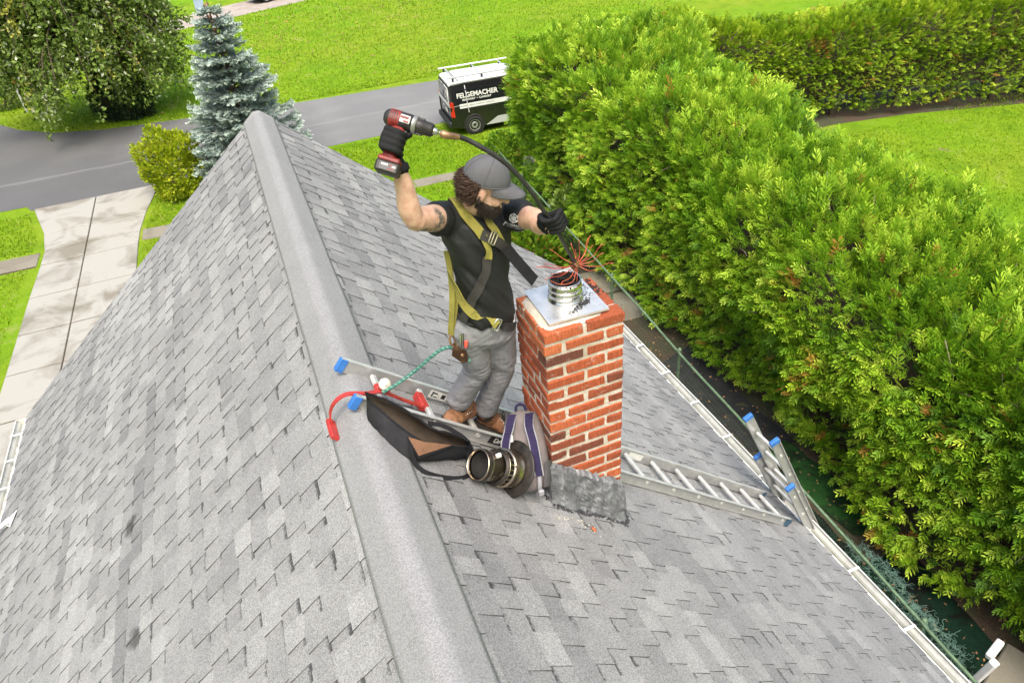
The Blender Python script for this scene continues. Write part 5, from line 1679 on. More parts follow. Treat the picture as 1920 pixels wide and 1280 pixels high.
M_SOLE = plain('boot_sole', (0.035, 0.028, 0.022), 0.8, var=0.3)
M_BOOTDK = plain('dark_boot_cuff', (0.030, 0.024, 0.019), 0.75, var=0.4, scale=25, bmp=0.4)
M_GLOVE = cloth('black_glove_knit', (0.013, 0.013, 0.014), 0.35, 520, 0.72)
M_YELLOW = cloth('yellow_webbing', (0.23, 0.205, 0.045), 0.3, 600, 0.8)
M_DKWEB = cloth('dark_webbing', (0.040, 0.038, 0.034), 0.35, 600, 0.8)
M_STEELB = steel('buckle_steel', (0.70, 0.68, 0.64), 0.3)

person = empty('person', (0.69, 3.05, -0.45)); tag(person, 'person in black polo, grey cap and harness sweeping the flue from the roof', 'person')

HIPR, HIPL = Vector((0.635, 2.870, 0.385)), Vector((0.800, 2.915, 0.350))
KNR, KNL = Vector((0.668, 2.955, 0.045)), Vector((0.818, 2.985, -0.02))
ANR, ANL = Vector((0.566, 3.115, -0.290)), Vector((0.728, 3.135, -0.435))
SHR, SHL = Vector((0.585, 2.905, 0.985)), Vector((0.925, 3.010, 0.888))
ELR, ELL = Vector((0.413, 2.708, 1.108)), Vector((0.985, 2.775, 0.936))
WRR, WRL = Vector((0.388, 2.690, 1.325)), Vector((1.000, 2.640, 0.957))
HC = Vector((0.792, 2.848, 1.126))
hf = Vector((0.80, -0.42, -0.43)).normalized()
hu = Vector((0.36, -0.16, 0.90)); hu = (hu-hf*hu.dot(hf)).normalized()
hl = hu.cross(hf) * 1.0
if hl.dot(Vector((0.3, 0.9, 0))) < 0 and False: hl = -hl
def H(x, y, z): return HC+hl*x+hf*y+hu*z
HAX = (hl, hf, hu)
aT = (SHL-SHR).normalized()
fT = Vector((0.335, -0.94, 0.05)).normalized()
aP = (HIPL-HIPR).normalized(); fP = Vector((0.30, -0.95, 0.0))

# -- body: head, neck, arms and trunk in one skin
pieces = [
    ell(H(0, -0.012, 0.022), HAX, (0.077, 0.098, 0.094)), ell(H(0, 0.032, -0.040), HAX, (0.062, 0.064, 0.086)), ell(H(0, 0.044, -0.092), HAX, (0.046, 0.046, 0.036)),
    limb([H(0, 0.092, 0.0), H(0, 0.104, -0.022), H(0, 0.112, -0.042)], [0.009, 0.012, 0.016], 12, 3), ell(H(0, 0.083, 0.016), HAX, (0.050, 0.018, 0.013)),
    ell(H(0.039, 0.066, -0.042), HAX, (0.026, 0.026, 0.026)), ell(H(-0.039, 0.066, -0.042), HAX, (0.026, 0.026, 0.026)), ell(H(0, 0.092, -0.078), HAX, (0.026, 0.012, 0.010)),
    ell(H(0.079, -0.006, -0.028), HAX, (0.010, 0.022, 0.035)), ell(H(-0.079, -0.006, -0.028), HAX, (0.010, 0.022, 0.035)),
    limb([H(0, -0.012, -0.05), H(0, -0.022, -0.10), (0.752, 2.935, 0.985), (0.745, 2.935, 0.93)], [0.060, 0.059, 0.066, 0.09]),
    limb([SHR, SHR*0.62+ELR*0.38+Vector((-0.004, -0.006, 0.006)), ELR*0.92+SHR*0.08, ELR], [0.066, 0.061, 0.049, 0.044]),
    limb([ELR, ELR*0.72+WRR*0.28+Vector((-0.006, 0, 0)), ELR*0.3+WRR*0.7, WRR, WRR+(WRR-ELR)*0.12], [0.044, 0.049, 0.040, 0.032, 0.031]),
    limb([SHL, SHL*0.55+ELL*0.45+Vector((0.004, 0, -0.006)), ELL], [0.066, 0.060, 0.051]),
    limb([ELL, ELL*0.6+WRL*0.4+Vector((0, 0, -0.008)), WRL, WRL+(WRL-ELL)*0.15], [0.051, 0.053, 0.037, 0.034]),
    loft([((0.72, 2.885, 0.30), aP, fP, 0.11, 0.075), ((0.73, 2.88, 0.50), aP, fP, 0.10, 0.075), ((0.740, 2.925, 0.78), aT, fT, 0.115, 0.085), ((0.755, 2.945, 0.90), aT, fT, 0.13, 0.075), ((0.755, 2.945, 0.965), aT, fT, 0.09, 0.06)]),
    limb([HIPR, KNR, ANR, ANR-Vector((0, 0, 0.04))], [0.075, 0.050, 0.036, 0.036]), limb([HIPL, KNL, ANL, ANL-Vector((0, 0, 0.04))], [0.075, 0.050, 0.036, 0.036])]
body = fuse('body', pieces, 0.0065, M_SKIN, 3, None, person)
bvB = bvh_of(body)
M_EYE = plain('eye_white', (0.62, 0.60, 0.56), 0.25, var=0.05)
M_IRIS = plain('eye_iris', (0.06, 0.045, 0.03), 0.2, var=0.2)
for sx in (-1, 1):
    V, F = ell(H(sx*0.031, 0.080, -0.006), HAX, (0.0125, 0.0125, 0.0095), 12, 8); obj('eye', npmesh('eye', V, F, M_EYE, True), person)
    V, F = ell(H(sx*0.031, 0.0905, -0.008), HAX, (0.0052, 0.0026, 0.0052), 10, 6); obj('iris', npmesh('iris', V, F, M_IRIS, True), person)

# -- polo shirt
def shirt_disp(p, n):
    d = Vector((0.55, -0.1, -0.83)); e = Vector((0.83, 0.0, 0.55))
    u, w = p.dot(d), p.dot(e)
    k = min(1, max(0, (1.0-p.z)/0.25))
    a = mnoise.noise(Vector((w*17, u*3.2, p.y*4)))*0.018
    b = mnoise.noise(Vector((w*40, u*7, p.y*9+3)))*0.007
    hem = 0.012*max(0, (0.52-p.z)/0.10) if p.z < 0.52 else 0
    return (a+b)*(0.35+0.65*k)+hem*0.5
sh = [loft([((0.722, 2.872, 0.415), aP, fP, 0.148, 0.116), ((0.722, 2.872, 0.45), aP, fP, 0.149, 0.118), ((0.735, 2.878, 0.52), aP, fP, 0.140, 0.114), ((0.738, 2.890, 0.62), aT+aP, fT, 0.141, 0.114),
            ((0.740, 2.914, 0.74), aT, fT, 0.158, 0.124), ((0.742, 2.930, 0.84), aT, fT, 0.178, 0.130), ((0.752, 2.942, 0.915), aT, fT, 0.180, 0.115), ((0.757, 2.945, 0.960), aT, fT, 0.135, 0.088), ((0.757, 2.942, 0.985), aT, fT, 0.088, 0.074)]),
      limb([SHR*0.55+Vector((0.752, 2.94, 0.93))*0.45, SHR, SHR*0.80+ELR*0.20], [0.088, 0.084, 0.080]),
      limb([SHL*0.55+Vector((0.752, 2.94, 0.93))*0.45, SHL, SHL*0.55+ELL*0.45, SHL*0.42+ELL*0.58], [0.085, 0.080, 0.075, 0.074])]
shirt = fuse('polo_shirt', sh, 0.0065, M_SHIRT, 4, shirt_disp, person)
bvS = bvh_of(shirt)
# collar, placket and buttons
def on_shirt(p, off=0.004):
    h = bvS.find_nearest(Vector(p))
    return h[0]+h[1]*off, h[1]
cn = Vector((0.764, 2.935, 1.005)); nax = (H(0, -0.02, -0.09)-Vector((0.755, 2.94, 0.97))).normalized()
c1 = aT-nax*aT.dot(nax); c1.normalize(); c2 = nax.cross(c1)
V = []; F = []; n = 30
for i in range(n+1):
    t = math.radians(-90-160+320*i/n+0)
    dr = c1*math.cos(t+math.pi)+c2*math.sin(t+math.pi)
    for rr, hh in ((0.068, 0.028), (0.073, 0.030), (0.088, -0.008), (0.084, -0.010)):
        V.append(cn+dr*rr*(1.0)+nax*hh)
for i in range(n):
    for k in range(4):
        q = (k+1) % 4; F.append((i*4+k, i*4+q, i*4+4+q, i*4+4+k))
F += [(0, 1, 2, 3), (n*4+3, n*4+2, n*4+1, n*4)]
obj('collar', npmesh('collar', V, F, M_SHIRT, True), person)

# -- chest badge: a six-spoked hexagon with two lines of lettering
M_PRINT = plain('white_print', (0.62, 0.62, 0.62), 0.7, var=0.1, scale=30)
bc, bn = on_shirt((0.858, 2.80, 0.930), 0.0)
ex_ = (aT-bn*aT.dot(bn)).normalized(); ey_ = bn.cross(ex_)
if ey_.z < 0: ey_ = -ey_
def badge(me):
    for v in me.vertices:
        h = bvS.ray_cast(v.co+bn*0.08, -bn)
        if h[0] is not None: v.co = h[0]+bn*0.0028
    me.update()
mb = MB(); rr = 0.022
hexp = [bc+ey_*0.018+(ex_*math.sin(math.pi*k/3)+ey_*math.cos(math.pi*k/3))*rr for k in range(7)]
for k in range(6):
    mb.ribbon([hexp[k]*(1-j/4)+hexp[k+1]*(j/4) for j in range(5)], bn, 0.0035, 0.0004)
    c_ = bc+ey_*0.018
    mb.ribbon([c_*(1-j/4)+hexp[k]*(j/4) for j in range(5)], bn, 0.0028, 0.0004)
    mid = (hexp[k]+hexp[k+1])/2
    mb.ribbon([c_*0.45+hexp[k]*0.55, c_*0.5+mid*0.5, c_*0.45+hexp[k+1]*0.55], bn, 0.0025, 0.0004)
o = mb.build('chest_badge', M_PRINT, person)
for v in o.data.vertices: pass
off = -Vector(person.location)
badge(o.data)
t1_ = text_mesh('chest_lettering', 'FELGEMACHER', 0.0165, M_PRINT, person, bc-ex_*0.046-ey_*0.022, ex_, ey_, 0.0005, 0.0002); badge(t1_.data)
t2_ = text_mesh('chest_lettering', 'MASONRY + CHIMNEY', 0.0078, M_PRINT, person, bc-ex_*0.036-ey_*0.032, ex_, ey_, 0.0002, 0.0002); badge(t2_.data)

# -- trousers
def pants_disp(p, n):
    u = p.x*0.8+p.z*0.6; w = p.z*0.8-p.x*0.6
    a = mnoise.noise(Vector((u*22, p.y*10, w*9)))*0.006+(0.5-abs(mnoise.noise(Vector((p.x*12+p.z*14, p.y*12, p.z*26-p.x*12)))))*0.008-0.003
    kn = math.exp(-((p.z-0.02)/0.10)**2)+math.exp(-((p.z-0.30)/0.06)**2)*0.7+math.exp(-((p.z+0.26)/0.08)**2)
    return a*(0.35+0.9*kn)
pt = [loft([((0.720, 2.872, 0.455), aP, fP, 0.142, 0.106), ((0.720, 2.875, 0.38), aP, fP, 0.152, 0.112), ((0.722, 2.885, 0.30), aP, fP, 0.155, 0.108), ((0.725, 2.893, 0.25), aP, fP, 0.13, 0.085)]),
      limb([HIPR+Vector((0.0, 0.0, 0.0)), HIPR*0.5+KNR*0.5+Vector((-0.004, 0, 0)), KNR, KNR*0.5+ANR*0.5, ANR*0.80+KNR*0.20, ANR*0.92+KNR*0.08], [0.100, 0.090, 0.076, 0.073, 0.076, 0.077]),
      limb([HIPL, HIPL*0.5+KNL*0.5, KNL, KNL*0.5+ANL*0.5, ANL*0.80+KNL*0.20, ANL*0.92+KNL*0.08], [0.098, 0.088, 0.075, 0.071, 0.073, 0.074])]
pants = fuse('trousers', pt, 0.0065, M_PANTS, 4, pants_disp, person)
bvP = bvh_of(pants)
mb = MB(); pts = []
for k in range(33):
    t = 2*math.pi*k/32; h = bvP.find_nearest(Vector((0.72, 2.873, 0.452))+aP*0.16*math.cos(t)+fP.normalized()*0.12*math.sin(t)); pts.append((h[0]+h[1]*0.002, h[1]))
mb.ribbon([p for p, q in pts], [tuple(q) for p, q in pts], 0.034, 0.004); mb.build('belt', M_DKWEB, person)

# -- boots
def boot(an, toe, heel, cuffm):
    b = empty('boot', heel); b.parent = person; b.location = Vector(heel)-Vector(person.location)
    toe, heel = Vector(toe), Vector(heel)
    fwd = (toe-heel).normalized(); nrm_ = nR.copy(); up2 = (nrm_-fwd*nrm_.dot(fwd)).normalized(); sd = fwd.cross(up2)
    ln = 0.285
    def B(x, y, z): return heel+fwd*x*1.08+sd*y*1.15+up2*z*1.15
    secs = []
    for x, w, z0, hh in ((-0.012, 0.028, 0.02, 0.045), (0.01, 0.037, 0.018, 0.075), (0.05, 0.039, 0.018, 0.095), (0.10, 0.038, 0.018, 0.085), (0.15, 0.044, 0.018, 0.068), (0.20, 0.049, 0.018, 0.060), (0.245, 0.044, 0.018, 0.052), (0.275, 0.026, 0.018, 0.036)):
        secs.append((B(x, 0, z0+hh/2), sd, up2, w*1.15, hh/2*1.15))
    p = [loft(secs, 24, 2.6), limb([B(0.045, 0, 0.07), an*0.6+B(0.045, 0, 0.09)*0.4, an], [0.058, 0.058, 0.060])]
    fuse('upper', p, 0.005, M_BOOT if not cuffm else M_BOOT, 3, lambda q, n_: 0.003*mnoise.noise(q*45), b)
    mb = MB()
    prof = [(-0.018, 0.020), (0.0, 0.036), (0.05, 0.041), (0.10, 0.039), (0.15, 0.047), (0.20, 0.052), (0.25, 0.046), (0.283, 0.024)]
    poly = [B(x, w, 0.0) for x, w in prof]+[B(x, -w, 0.0) for x, w in prof[::-1]]
    mb.prism(poly, up2*0.024); mb.build('sole', M_SOLE, b)
    mb = MB(); cc = an*0.9+B(0.045, 0, 0.09)*0.1; axd = (an-B(0.045, 0, 0.09)).normalized()
    mb.lathe([(0.060, -0.02), (0.066, -0.012), (0.067, 0.008), (0.062, 0.016)], cc, axd, 22); mb.build('padded_cuff', M_BOOTDK, b)
    mb = MB(); mb.prism([B(0.085, -0.022, 0.100), B(0.085, 0.022, 0.100), B(0.165, 0.016, 0.083), B(0.165, -0.016, 0.083)], up2*0.006); mb.build('tongue', M_BOOTDK, b)
    for k in range(5):
        x = 0.088+0.017*k; z = 0.112-0.0065*k
        mb = MB(); mb.tube([B(x, -0.030, z-0.012), B(x+0.008, 0, z+0.004), B(x, 0.030, z-0.012)], 0.0026, 5); mb.build('lace', plain('lace_%d' % k, (0.10, 0.06, 0.03), 0.8) if k == 0 else M_DKWEB, b)
        for sg in (-1, 1):
            mb = MB(); mb.lathe([(0.005, 0), (0.004, 0.003), (0, 0.003)], B(x, sg*0.031, z-0.010), up2+sd*sg*0.5, 8); mb.build('eyelet', M_STEELB, b)
    sp = smoothpath([B(0.095, 0.0, 0.112), B(0.105, 0.030, 0.122), B(0.125, 0.034, 0.105), B(0.100, 0.006, 0.112), B(0.105, -0.030, 0.120), B(0.13, -0.03, 0.10)], 5)
    mb = MB(); mb.tube(sp, 0.0026, 5); mb.build('lace_bow', M_DKWEB, b)
boot(ANR, (0.468, 3.035, -0.362), (0.612, 3.180, -0.492), False)
boot(ANL, (0.845, 3.095, -0.690), (0.672, 3.165, -0.545), True)

# -- gloved hands
def fist(name, o_, Fv, Bv, Tv, r, wrist, curl=1.0):
    K = 1.12
    Fv, Bv, Tv = Vector(Fv).normalized(), Vector(Bv), Vector(Tv).normalized()
    Fv = (Fv-Tv*Fv.dot(Tv)).normalized(); Bv = (Bv-Tv*Bv.dot(Tv)-Fv*Bv.dot(Fv)).normalized()
    o_ = Vector(o_)
    def Q(x, y, z): return o_+Fv*x*K+Bv*y*1.04+Tv*z*K
    hand = empty(name, o_); hand.parent = person; hand.location = o_-Vector(person.location)
    palm = [loft([(Q(-0.052, -(r+0.020), 0.0), Tv, Bv, 0.030, 0.019), (Q(-0.02, -(r+0.019), 0.0), Tv, Bv, 0.040, 0.019), (Q(0.015, -(r+0.018), 0), Tv, Bv, 0.042, 0.017), (Q(0.042, -(r+0.016), -0.001), Tv, Bv, 0.042, 0.0145), (Q(0.052, -(r+0.012), -0.001), Tv, Bv, 0.038, 0.010)], 20, 2.6),
            limb([Q(-0.045, -(r+0.020), 0), Q(-0.06, -(r+0.022), 0)*0.5+wrist*0.5, wrist], [0.030, 0.032, 0.037])]
    for i, lf in enumerate((0.95, 1.04, 1.0, 0.86)):
        z = 0.0315-0.0208*i
        def A(deg, rho): return Q(rho*math.cos(R(deg)), rho*math.sin(R(deg)), z)
        e = 235*curl*lf
        palm.append(limb([Q(0.044, -(r+0.016), z), A(-22, max(r, 0.012)+0.026), A(38, max(r, 0.012)+0.017), A(38+(e-38)*0.55, r+0.0125), A(e*0.82, r+0.0115)], [0.0132, 0.0130, 0.0122, 0.0113, 0.0098], 10, 4))
    palm.append(limb([Q(-0.030, -(r+0.014), 0.034), Q(-0.034, -0.002, 0.048), Q(-0.020, r+0.014, 0.046), Q(0.006, r+0.020, 0.040)], [0.0165, 0.0150, 0.0128, 0.0112], 10, 4))
    fuse('glove', palm, 0.0038, M_GLOVE, 3, lambda p, n_: 0.0012*mnoise.noise(p*70), hand)
    ax = (wrist-Q(-0.045, -(r+0.020), 0)).normalized()
    mb = MB(); mb.lathe([(0.037, -0.022), (0.041, -0.018), (0.041, 0.004), (0.038, 0.008)], wrist, ax, 20); mb.build('cuff', M_WEB, hand)
CRv, CUv, CFv = Vector((0.926, -0.371, -0.074)), Vector((0.276, 0.528, 0.803)), Vector((0.259, 0.764, -0.591))
DX = (CRv*0.955-CUv*0.295).normalized()              # where the drill points
DZ = (CUv*0.97+CRv*0.22); DZ = (DZ-DX*DZ.dot(DX)).normalized()   # up the grip
DY = DZ.cross(DX)
GR = Vector((0.392, 2.682, 1.464))                   # middle of the grip
fist('right_hand', GR-DZ*0.012, -DY if DY.dot(CFv) > 0 else DY, DX, DZ, 0.020, WRR+Vector((0.0, 0.0, 0.012)), 0.92)
RODH = Vector((0.996, 2.592, 0.992)); RT = Vector((-0.42, -0.06, 0.90)).normalized()
fist('left_hand', RODH, (0.80, -0.45, 0.10), (-0.2, -0.85, -0.35), RT, 0.0105, WRL, 1.05)

# -- cap
capc = H(0, -0.010, 0.026)
V = []; F = []; nu, nv = 40, 14
for j in range(nv):
    for i in range(nu):
        th = 2*math.pi*i/nu; ct, st_ = math.cos(th), math.sin(th)
        zl = -0.012+0.022*st_                        # band: higher at the brow, lower behind
        ph0 = math.asin(max(-0.9, min(0.9, zl/0.104)))
        ph = ph0+(math.pi/2-ph0)*j/(nv-1)
        pn = 0.0022*abs(math.sin(3*th))**0.35
        rx, ry, rz = 0.0885+pn, 0.1075+pn, 0.104
        cr = 0.003*mnoise.noise(Vector((ct*3, st_*3, j*0.4)))
        V.append(capc+hl*(rx+cr)*math.cos(ph)*ct+hf*(ry+cr)*math.cos(ph)*st_+hu*(rz*math.sin(ph)))
for j in range(nv-1):
    for i in range(nu):
        k = (i+1) % nu; F.append((j*nu+i, j*nu+k, (j+1)*nu+k, (j+1)*nu+i))
cap = empty('cap', capc); cap.parent = person; cap.location = capc-Vector(person.location)
obj('crown', npmesh('crown', V, F, M_CAPCL, True), cap)
for s6 in range(6):
    th = math.pi*s6/3+math.pi/6*0
    mb = MB(); mb.tube([Vector(V[j*nu+int(round(th/(2*math.pi)*nu)) % nu])*1.0+(Vector(V[j*nu+int(round(th/(2*math.pi)*nu)) % nu])-capc).normalized()*0.0008 for j in range(nv)], 0.0016, 4); mb.build('seam', M_CAPCL, cap)
mb = MB(); mb.tube([Vector(V[i])+(Vector(V[i])-capc).normalized()*0.001+hu*0.004 for i in list(range(nu))+[0]], 0.0028, 5); mb.build('band', M_CAPCL, cap)
V2, F2 = ell(capc+hu*0.1045, HAX, (0.007, 0.007, 0.003), 10, 6); obj('button', npmesh('button', V2, F2, M_CAPCL, True), cap)
V = []; F = []; nu2, nv2 = 22, 9
for side in (0, 1):
    for j in range(nv2):
        v = j/(nv2-1)
        for i in range(nu2):
            u = -1+2*i/(nu2-1); th = R(90)-u*R(66)
            base = capc+hl*0.0895*math.cos(th)+hf*0.1085*math.sin(th)+hu*(-0.012+0.022*math.sin(th)+0.002)
            out = 0.082*(1-abs(u)**2.6)**0.55*v
            V.append(base+hf*out-hu*(0.020*u*u*v+0.014*v*v+0.003*side))
m = nu2*nv2
for j in range(nv2-1):
    for i in range(nu2-1):
        a = j*nu2+i; F.append((a, a+1, a+nu2+1, a+nu2)); F.append((m+a, m+a+nu2, m+a+nu2+1, m+a+1))
for i in range(nu2-1):
    a = (nv2-1)*nu2+i; F.append((a, a+1, m+a+1, m+a))
obj('brim', npmesh('brim', V, F, M_CAPCL, True), cap)

# -- hair and beard: many short curled locks rooted on the head
def head_hit(d, z):
    o_ = H(0, -0.005, z); h = bvB.ray_cast(o_, d)
    return h[0] if h[0] is not None else o_+d*0.08
r = np.random.default_rng(77)
mb = MB()
for i in range(1500):
    th = R(r.uniform(196, 344)); z = r.uniform(-0.068, 0.030)
    d = (hl*math.cos(th)+hf*math.sin(th)).normalized()
    p = head_hit(d, z); ln = r.uniform(0.018, 0.055)
    tg = d.cross(hu); ph = r.uniform(0, 6.28)
    pts = []
    for k in range(6):
        s_ = k/5
        pts.append(p-d*0.004+d*(0.008+0.018*s_)+(-hu*0.75+d*0.25+tg*r.uniform(-0.1, 0.1))*ln*s_+tg*0.011*math.sin(ph+6.5*s_)+d*(0.009*math.cos(ph+6.5*s_)+0.010*r.random()))
    mb.tube(pts, [0.0018, 0.0020, 0.0019, 0.0017, 0.0013, 0.0006], 3, cap=False)
o = mb.build('hair', M_HAIR, person); o['kind'] = 'stuff'
mb = MB()
for i in range(3600):
    th = R(90+r.uniform(-96, 96)); k = abs(th-R(90))/R(96)
    z = r.uniform(-0.122, -0.066+0.012*k)
    if k > 0.80: z = r.uniform(-0.085, -0.062+0.05*(k-0.8)*5*r.random())
    if k < 0.28 and -0.086 < z < -0.070: continue
    d = (hl*math.cos(th)+hf*math.sin(th)).normalized()
    p = head_hit(d, max(z, -0.112)); p = p-hu*max(0, -0.112-z)
    ln = r.uniform(0.012, 0.024)*(1.25-0.6*k); tg = d.cross(hu)
    e = (d*0.55-hu*0.85+tg*r.uniform(-0.5, 0.5))
    mb.tube([p-d*0.003, p+e*ln*0.5+tg*r.uniform(-.003, .003), p+e*ln-hu*0.006], [0.0014, 0.0013, 0.0004], 3, cap=False)
o = mb.build('beard', M_BEARD, person); o['kind'] = 'stuff'
for sx in (-1, 1):
    mb = MB()
    for k in range(40):
        u = r.uniform(-1, 1); p = H(sx*(0.031+0.018*u), 0.094-0.006*abs(u), 0.010-0.003*u*u)
        mb.tube([p, p+hl*sx*0.010+hf*0.002+hu*r.uniform(-.001, .003)], [0.0016, 0.0005], 3, cap=False)
    o = mb.build('eyebrow', M_BEARD, person)

# -- safety harness
harness = empty('harness', (0.70, 2.8, 0.6)); harness.parent = person; harness.location = Vector((0.70, 2.8, 0.6))-Vector(person.location)
def strap(guides, width, mat, name='strap', off=0.006, th=0.0035, free=()):
    sp = smoothpath(guides, 7); P = []; Q_ = []
    for i, p in enumerate(sp):
        if i/len(sp) in free: pass
        h = bvS.find_nearest(p); g = bvP.find_nearest(p)
        hp, hn = (h[0], h[1]) if h[3] <= g[3] else (g[0], g[1])
        P.append(hp+hn*off); Q_.append(hn)
    # even the path out so the webbing lies flat
    for _ in range(3):
        P = [P[0]]+[(P[i-1]+P[i]*2+P[i+1])/4 for i in range(1, len(P)-1)]+[P[-1]]
        Q_ = [Q_[0]]+[(Q_[i-1]+Q_[i]*2+Q_[i+1]).normalized() for i in range(1, len(Q_)-1)]+[Q_[-1]]
    P = [p+q*0.003 for p, q in zip(P, Q_)]
    mb = MB(); mb.ribbon(P, [tuple(q) for q in Q_], width, th); return mb.build(name, mat, harness), P
strap([(0.668, 3.02, 1.03), (0.655, 2.93, 1.075), (0.667, 2.84, 1.03), (0.704, 2.80, 0.975), (0.735, 2.79, 0.905)], 0.044, M_YELLOW, 'shoulder_strap')
strap([(0.825, 3.02, 0.98), (0.808, 2.92, 1.005), (0.790, 2.82, 0.975), (0.808, 2.80, 0.915), (0.838, 2.80, 0.835)], 0.036, M_YELLOW, 'shoulder_strap')
strap([(0.728, 2.79, 0.915), (0.770, 2.79, 0.885), (0.815, 2.79, 0.85), (0.856, 2.80, 0.793)], 0.048, M_DKWEB, 'chest_strap', 0.010)
strap([(0.736, 2.79, 0.905), (0.748, 2.79, 0.850), (0.742, 2.79, 0.790)], 0.036, M_YELLOW, 'adjuster_strap', 0.009)
strap([(0.742, 2.79, 0.80), (0.713, 2.79, 0.717), (0.668, 2.79, 0.63), (0.620, 2.79, 0.545), (0.590, 2.80, 0.47)], 0.046, M_DKWEB, 'torso_strap')
strap([(0.555, 2.90, 0.715), (0.560, 2.82, 0.640), (0.612, 2.79, 0.562), (0.675, 2.78, 0.485), (0.735, 2.77, 0.436)], 0.044, M_YELLOW, 'hip_strap', 0.022)
strap([(0.735, 2.77, 0.436), (0.795, 2.79, 0.385), (0.850, 2.83, 0.345)], 0.046, M_DKWEB, 'leg_strap', 0.010)
# loose end of the chest strap hanging clear of the shirt
sp = smoothpath([(0.838, 2.785, 0.815), (0.872, 2.765, 0.755), (0.912, 2.745, 0.690), (0.948, 2.735, 0.632)], 6)
mb = MB(); mb.ribbon(sp, (0.25, -0.85, 0.45), 0.058, 0.004); mb.build('loose_strap_end', M_WEB, harness)
def buckle(c, ex, ey, w, h, mat, name):
    ex = Vector(ex).normalized(); ey = Vector(ey).normalized(); c = Vector(c)
    pts = [c+ex*w/2*a+ey*h/2*b for a, b in ((-0.8, -1), (0.8, -1), (1, -0.8), (1, 0.8), (0.8, 1), (-0.8, 1), (-1, 0.8), (-1, -0.8), (-0.8, -1))]
    mb = MB(); mb.tube(pts, 0.0045, 6); mb.tube([c-ex*w/2*0.1-ey*h/2, c-ex*w/2*0.1+ey*h/2], 0.004, 6); return mb.build(name, mat, harness)
p, n_ = on_shirt((0.784, 2.79, 0.882), 0.020); e1 = (Vector((0.75, 0, -0.66))-n_*Vector((0.75, 0, -0.66)).dot(n_)).normalized(); buckle(p, e1, n_.cross(e1), 0.036, 0.058, plain('olive_buckle', (0.22, 0.21, 0.13), 0.4, metal=0.5), 'chest_buckle')
h_ = bvP.find_nearest(Vector((0.735, 2.77, 0.436))); g_ = bvS.find_nearest(Vector((0.735, 2.77, 0.436))); h_ = h_ if h_[3] < g_[3] else g_
e1 = (Vector((0.78, 0.1, -0.6))-h_[1]*Vector((0.78, 0.1, -0.6)).dot(h_[1])).normalized(); buckle(h_[0]+h_[1]*0.022, e1, h_[1].cross(e1), 0.034, 0.060, M_STEELB, 'hip_buckle')
# rear fall strap coming round to the rope grab
sp = smoothpath([(0.592, 2.955, 0.79), (0.588, 2.920, 0.70), (0.575, 2.890, 0.60), (0.556, 2.872, 0.50), (0.537, 2.862, 0.42), (0.530, 2.860, 0.375)], 6)
mb = MB(); mb.ribbon(sp, (-0.75, -0.62, 0.2), 0.032, 0.004); mb.build('lanyard_strap', M_YELLOW, harness)
sp2 = smoothpath([(0.532, 2.860, 0.375), (0.556, 2.866, 0.45), (0.582, 2.872, 0.54), (0.594, 2.89, 0.63)], 6)
mb = MB(); mb.ribbon(sp2, (-0.75, -0.62, 0.2), 0.028, 0.004); mb.build('lanyard_strap', M_YELLOW, harness)
# phone pocket and key tag
h_ = bvP.find_nearest(Vector((0.862, 2.82, 0.400)))
mb = MB(); mb.box(h_[0]+h_[1]*0.006, (0.012, 0.035, 0.055), None, 0.003); mb.build('pocket_tag', M_LABEL, person)
h_ = bvP.find_nearest(Vector((0.585, 2.79, 0.385)))
mb = MB(); mb.box(h_[0]+h_[1]*0.016-Vector((0, 0, 0.035)), (0.022, 0.010, 0.045), Matrix.Rotation(R(15), 3, 'Y'), 0.004); mb.build('key_tag', plain('red_tag', (0.62, 0.10, 0.07), 0.5), person)
for k in range(4):
    mb = MB(); mb.tube(smoothpath([h_[0]+h_[1]*0.012+Vector((0.004*k-0.02, 0, 0.03)), h_[0]+h_[1]*0.020+Vector((0.004*k-0.024, 0, -0.01)), h_[0]+h_[1]*0.016+Vector((0.005*k-0.026, 0, -0.035-0.006*k))], 4), 0.005, 5); mb.build('key_fob', M_BLACKP if k % 2 else M_STEELB, person)

# ================================================================== DRILL, ROD, BRUSH, ROPE
drill = empty('cordless_drill', GR); tag(drill, 'red and black cordless drill held up in the worker right hand', 'drill')
M_DRED = plain('drill_red', (0.20, 0.022, 0.017), 0.5, var=0.45, scale=30)
M_DBLK = plain('drill_black', (0.022, 0.019, 0.017), 0.5, var=0.4, scale=40)
M_DGREY = plain('drill_grey', (0.30, 0.30, 0.28), 0.4, var=0.2, metal=0.6)
def DP(x, y, z): return GR+DX*x+DY*y+DZ*z
bz = 0.078
mb = MB(); mb.lathe([(0.0, -0.072), (0.020, -0.070), (0.030, -0.060), (0.034, -0.045), (0.035, 0.0), (0.035, 0.030), (0.032, 0.046), (0.0, 0.046)], DP(0, 0, bz), DX, 28); mb.build('motor_housing', M_DBLK, drill)
mb = MB(); mb.lathe([(0.0355, -0.048), (0.0362, -0.040), (0.0362, -0.012), (0.0355, -0.006)], DP(0, 0, bz), DX, 28); mb.build('red_shell', M_DRED, drill)
for k in range(4):
    mb = MB(); mb.box(DP(-0.044+0.009*k, -0.0355*(1 if DY.dot(CFv) > 0 else -1), bz+0.002), (0.0035, 0.004, 0.028), Matrix((DX, DY, DZ)).transposed()); mb.build('vent_slot', M_DBLK, drill)
sgn = -1 if DY.dot(CFv) > 0 else 1
mb = MB(); mb.box(DP(0.016, sgn*0.0345, bz+0.002), (0.040, 0.005, 0.030), Matrix((DX, DY, DZ)).transposed(), 0.002); mb.build('side_panel', plain('panel_white', (0.60, 0.56, 0.54), 0.45), drill)
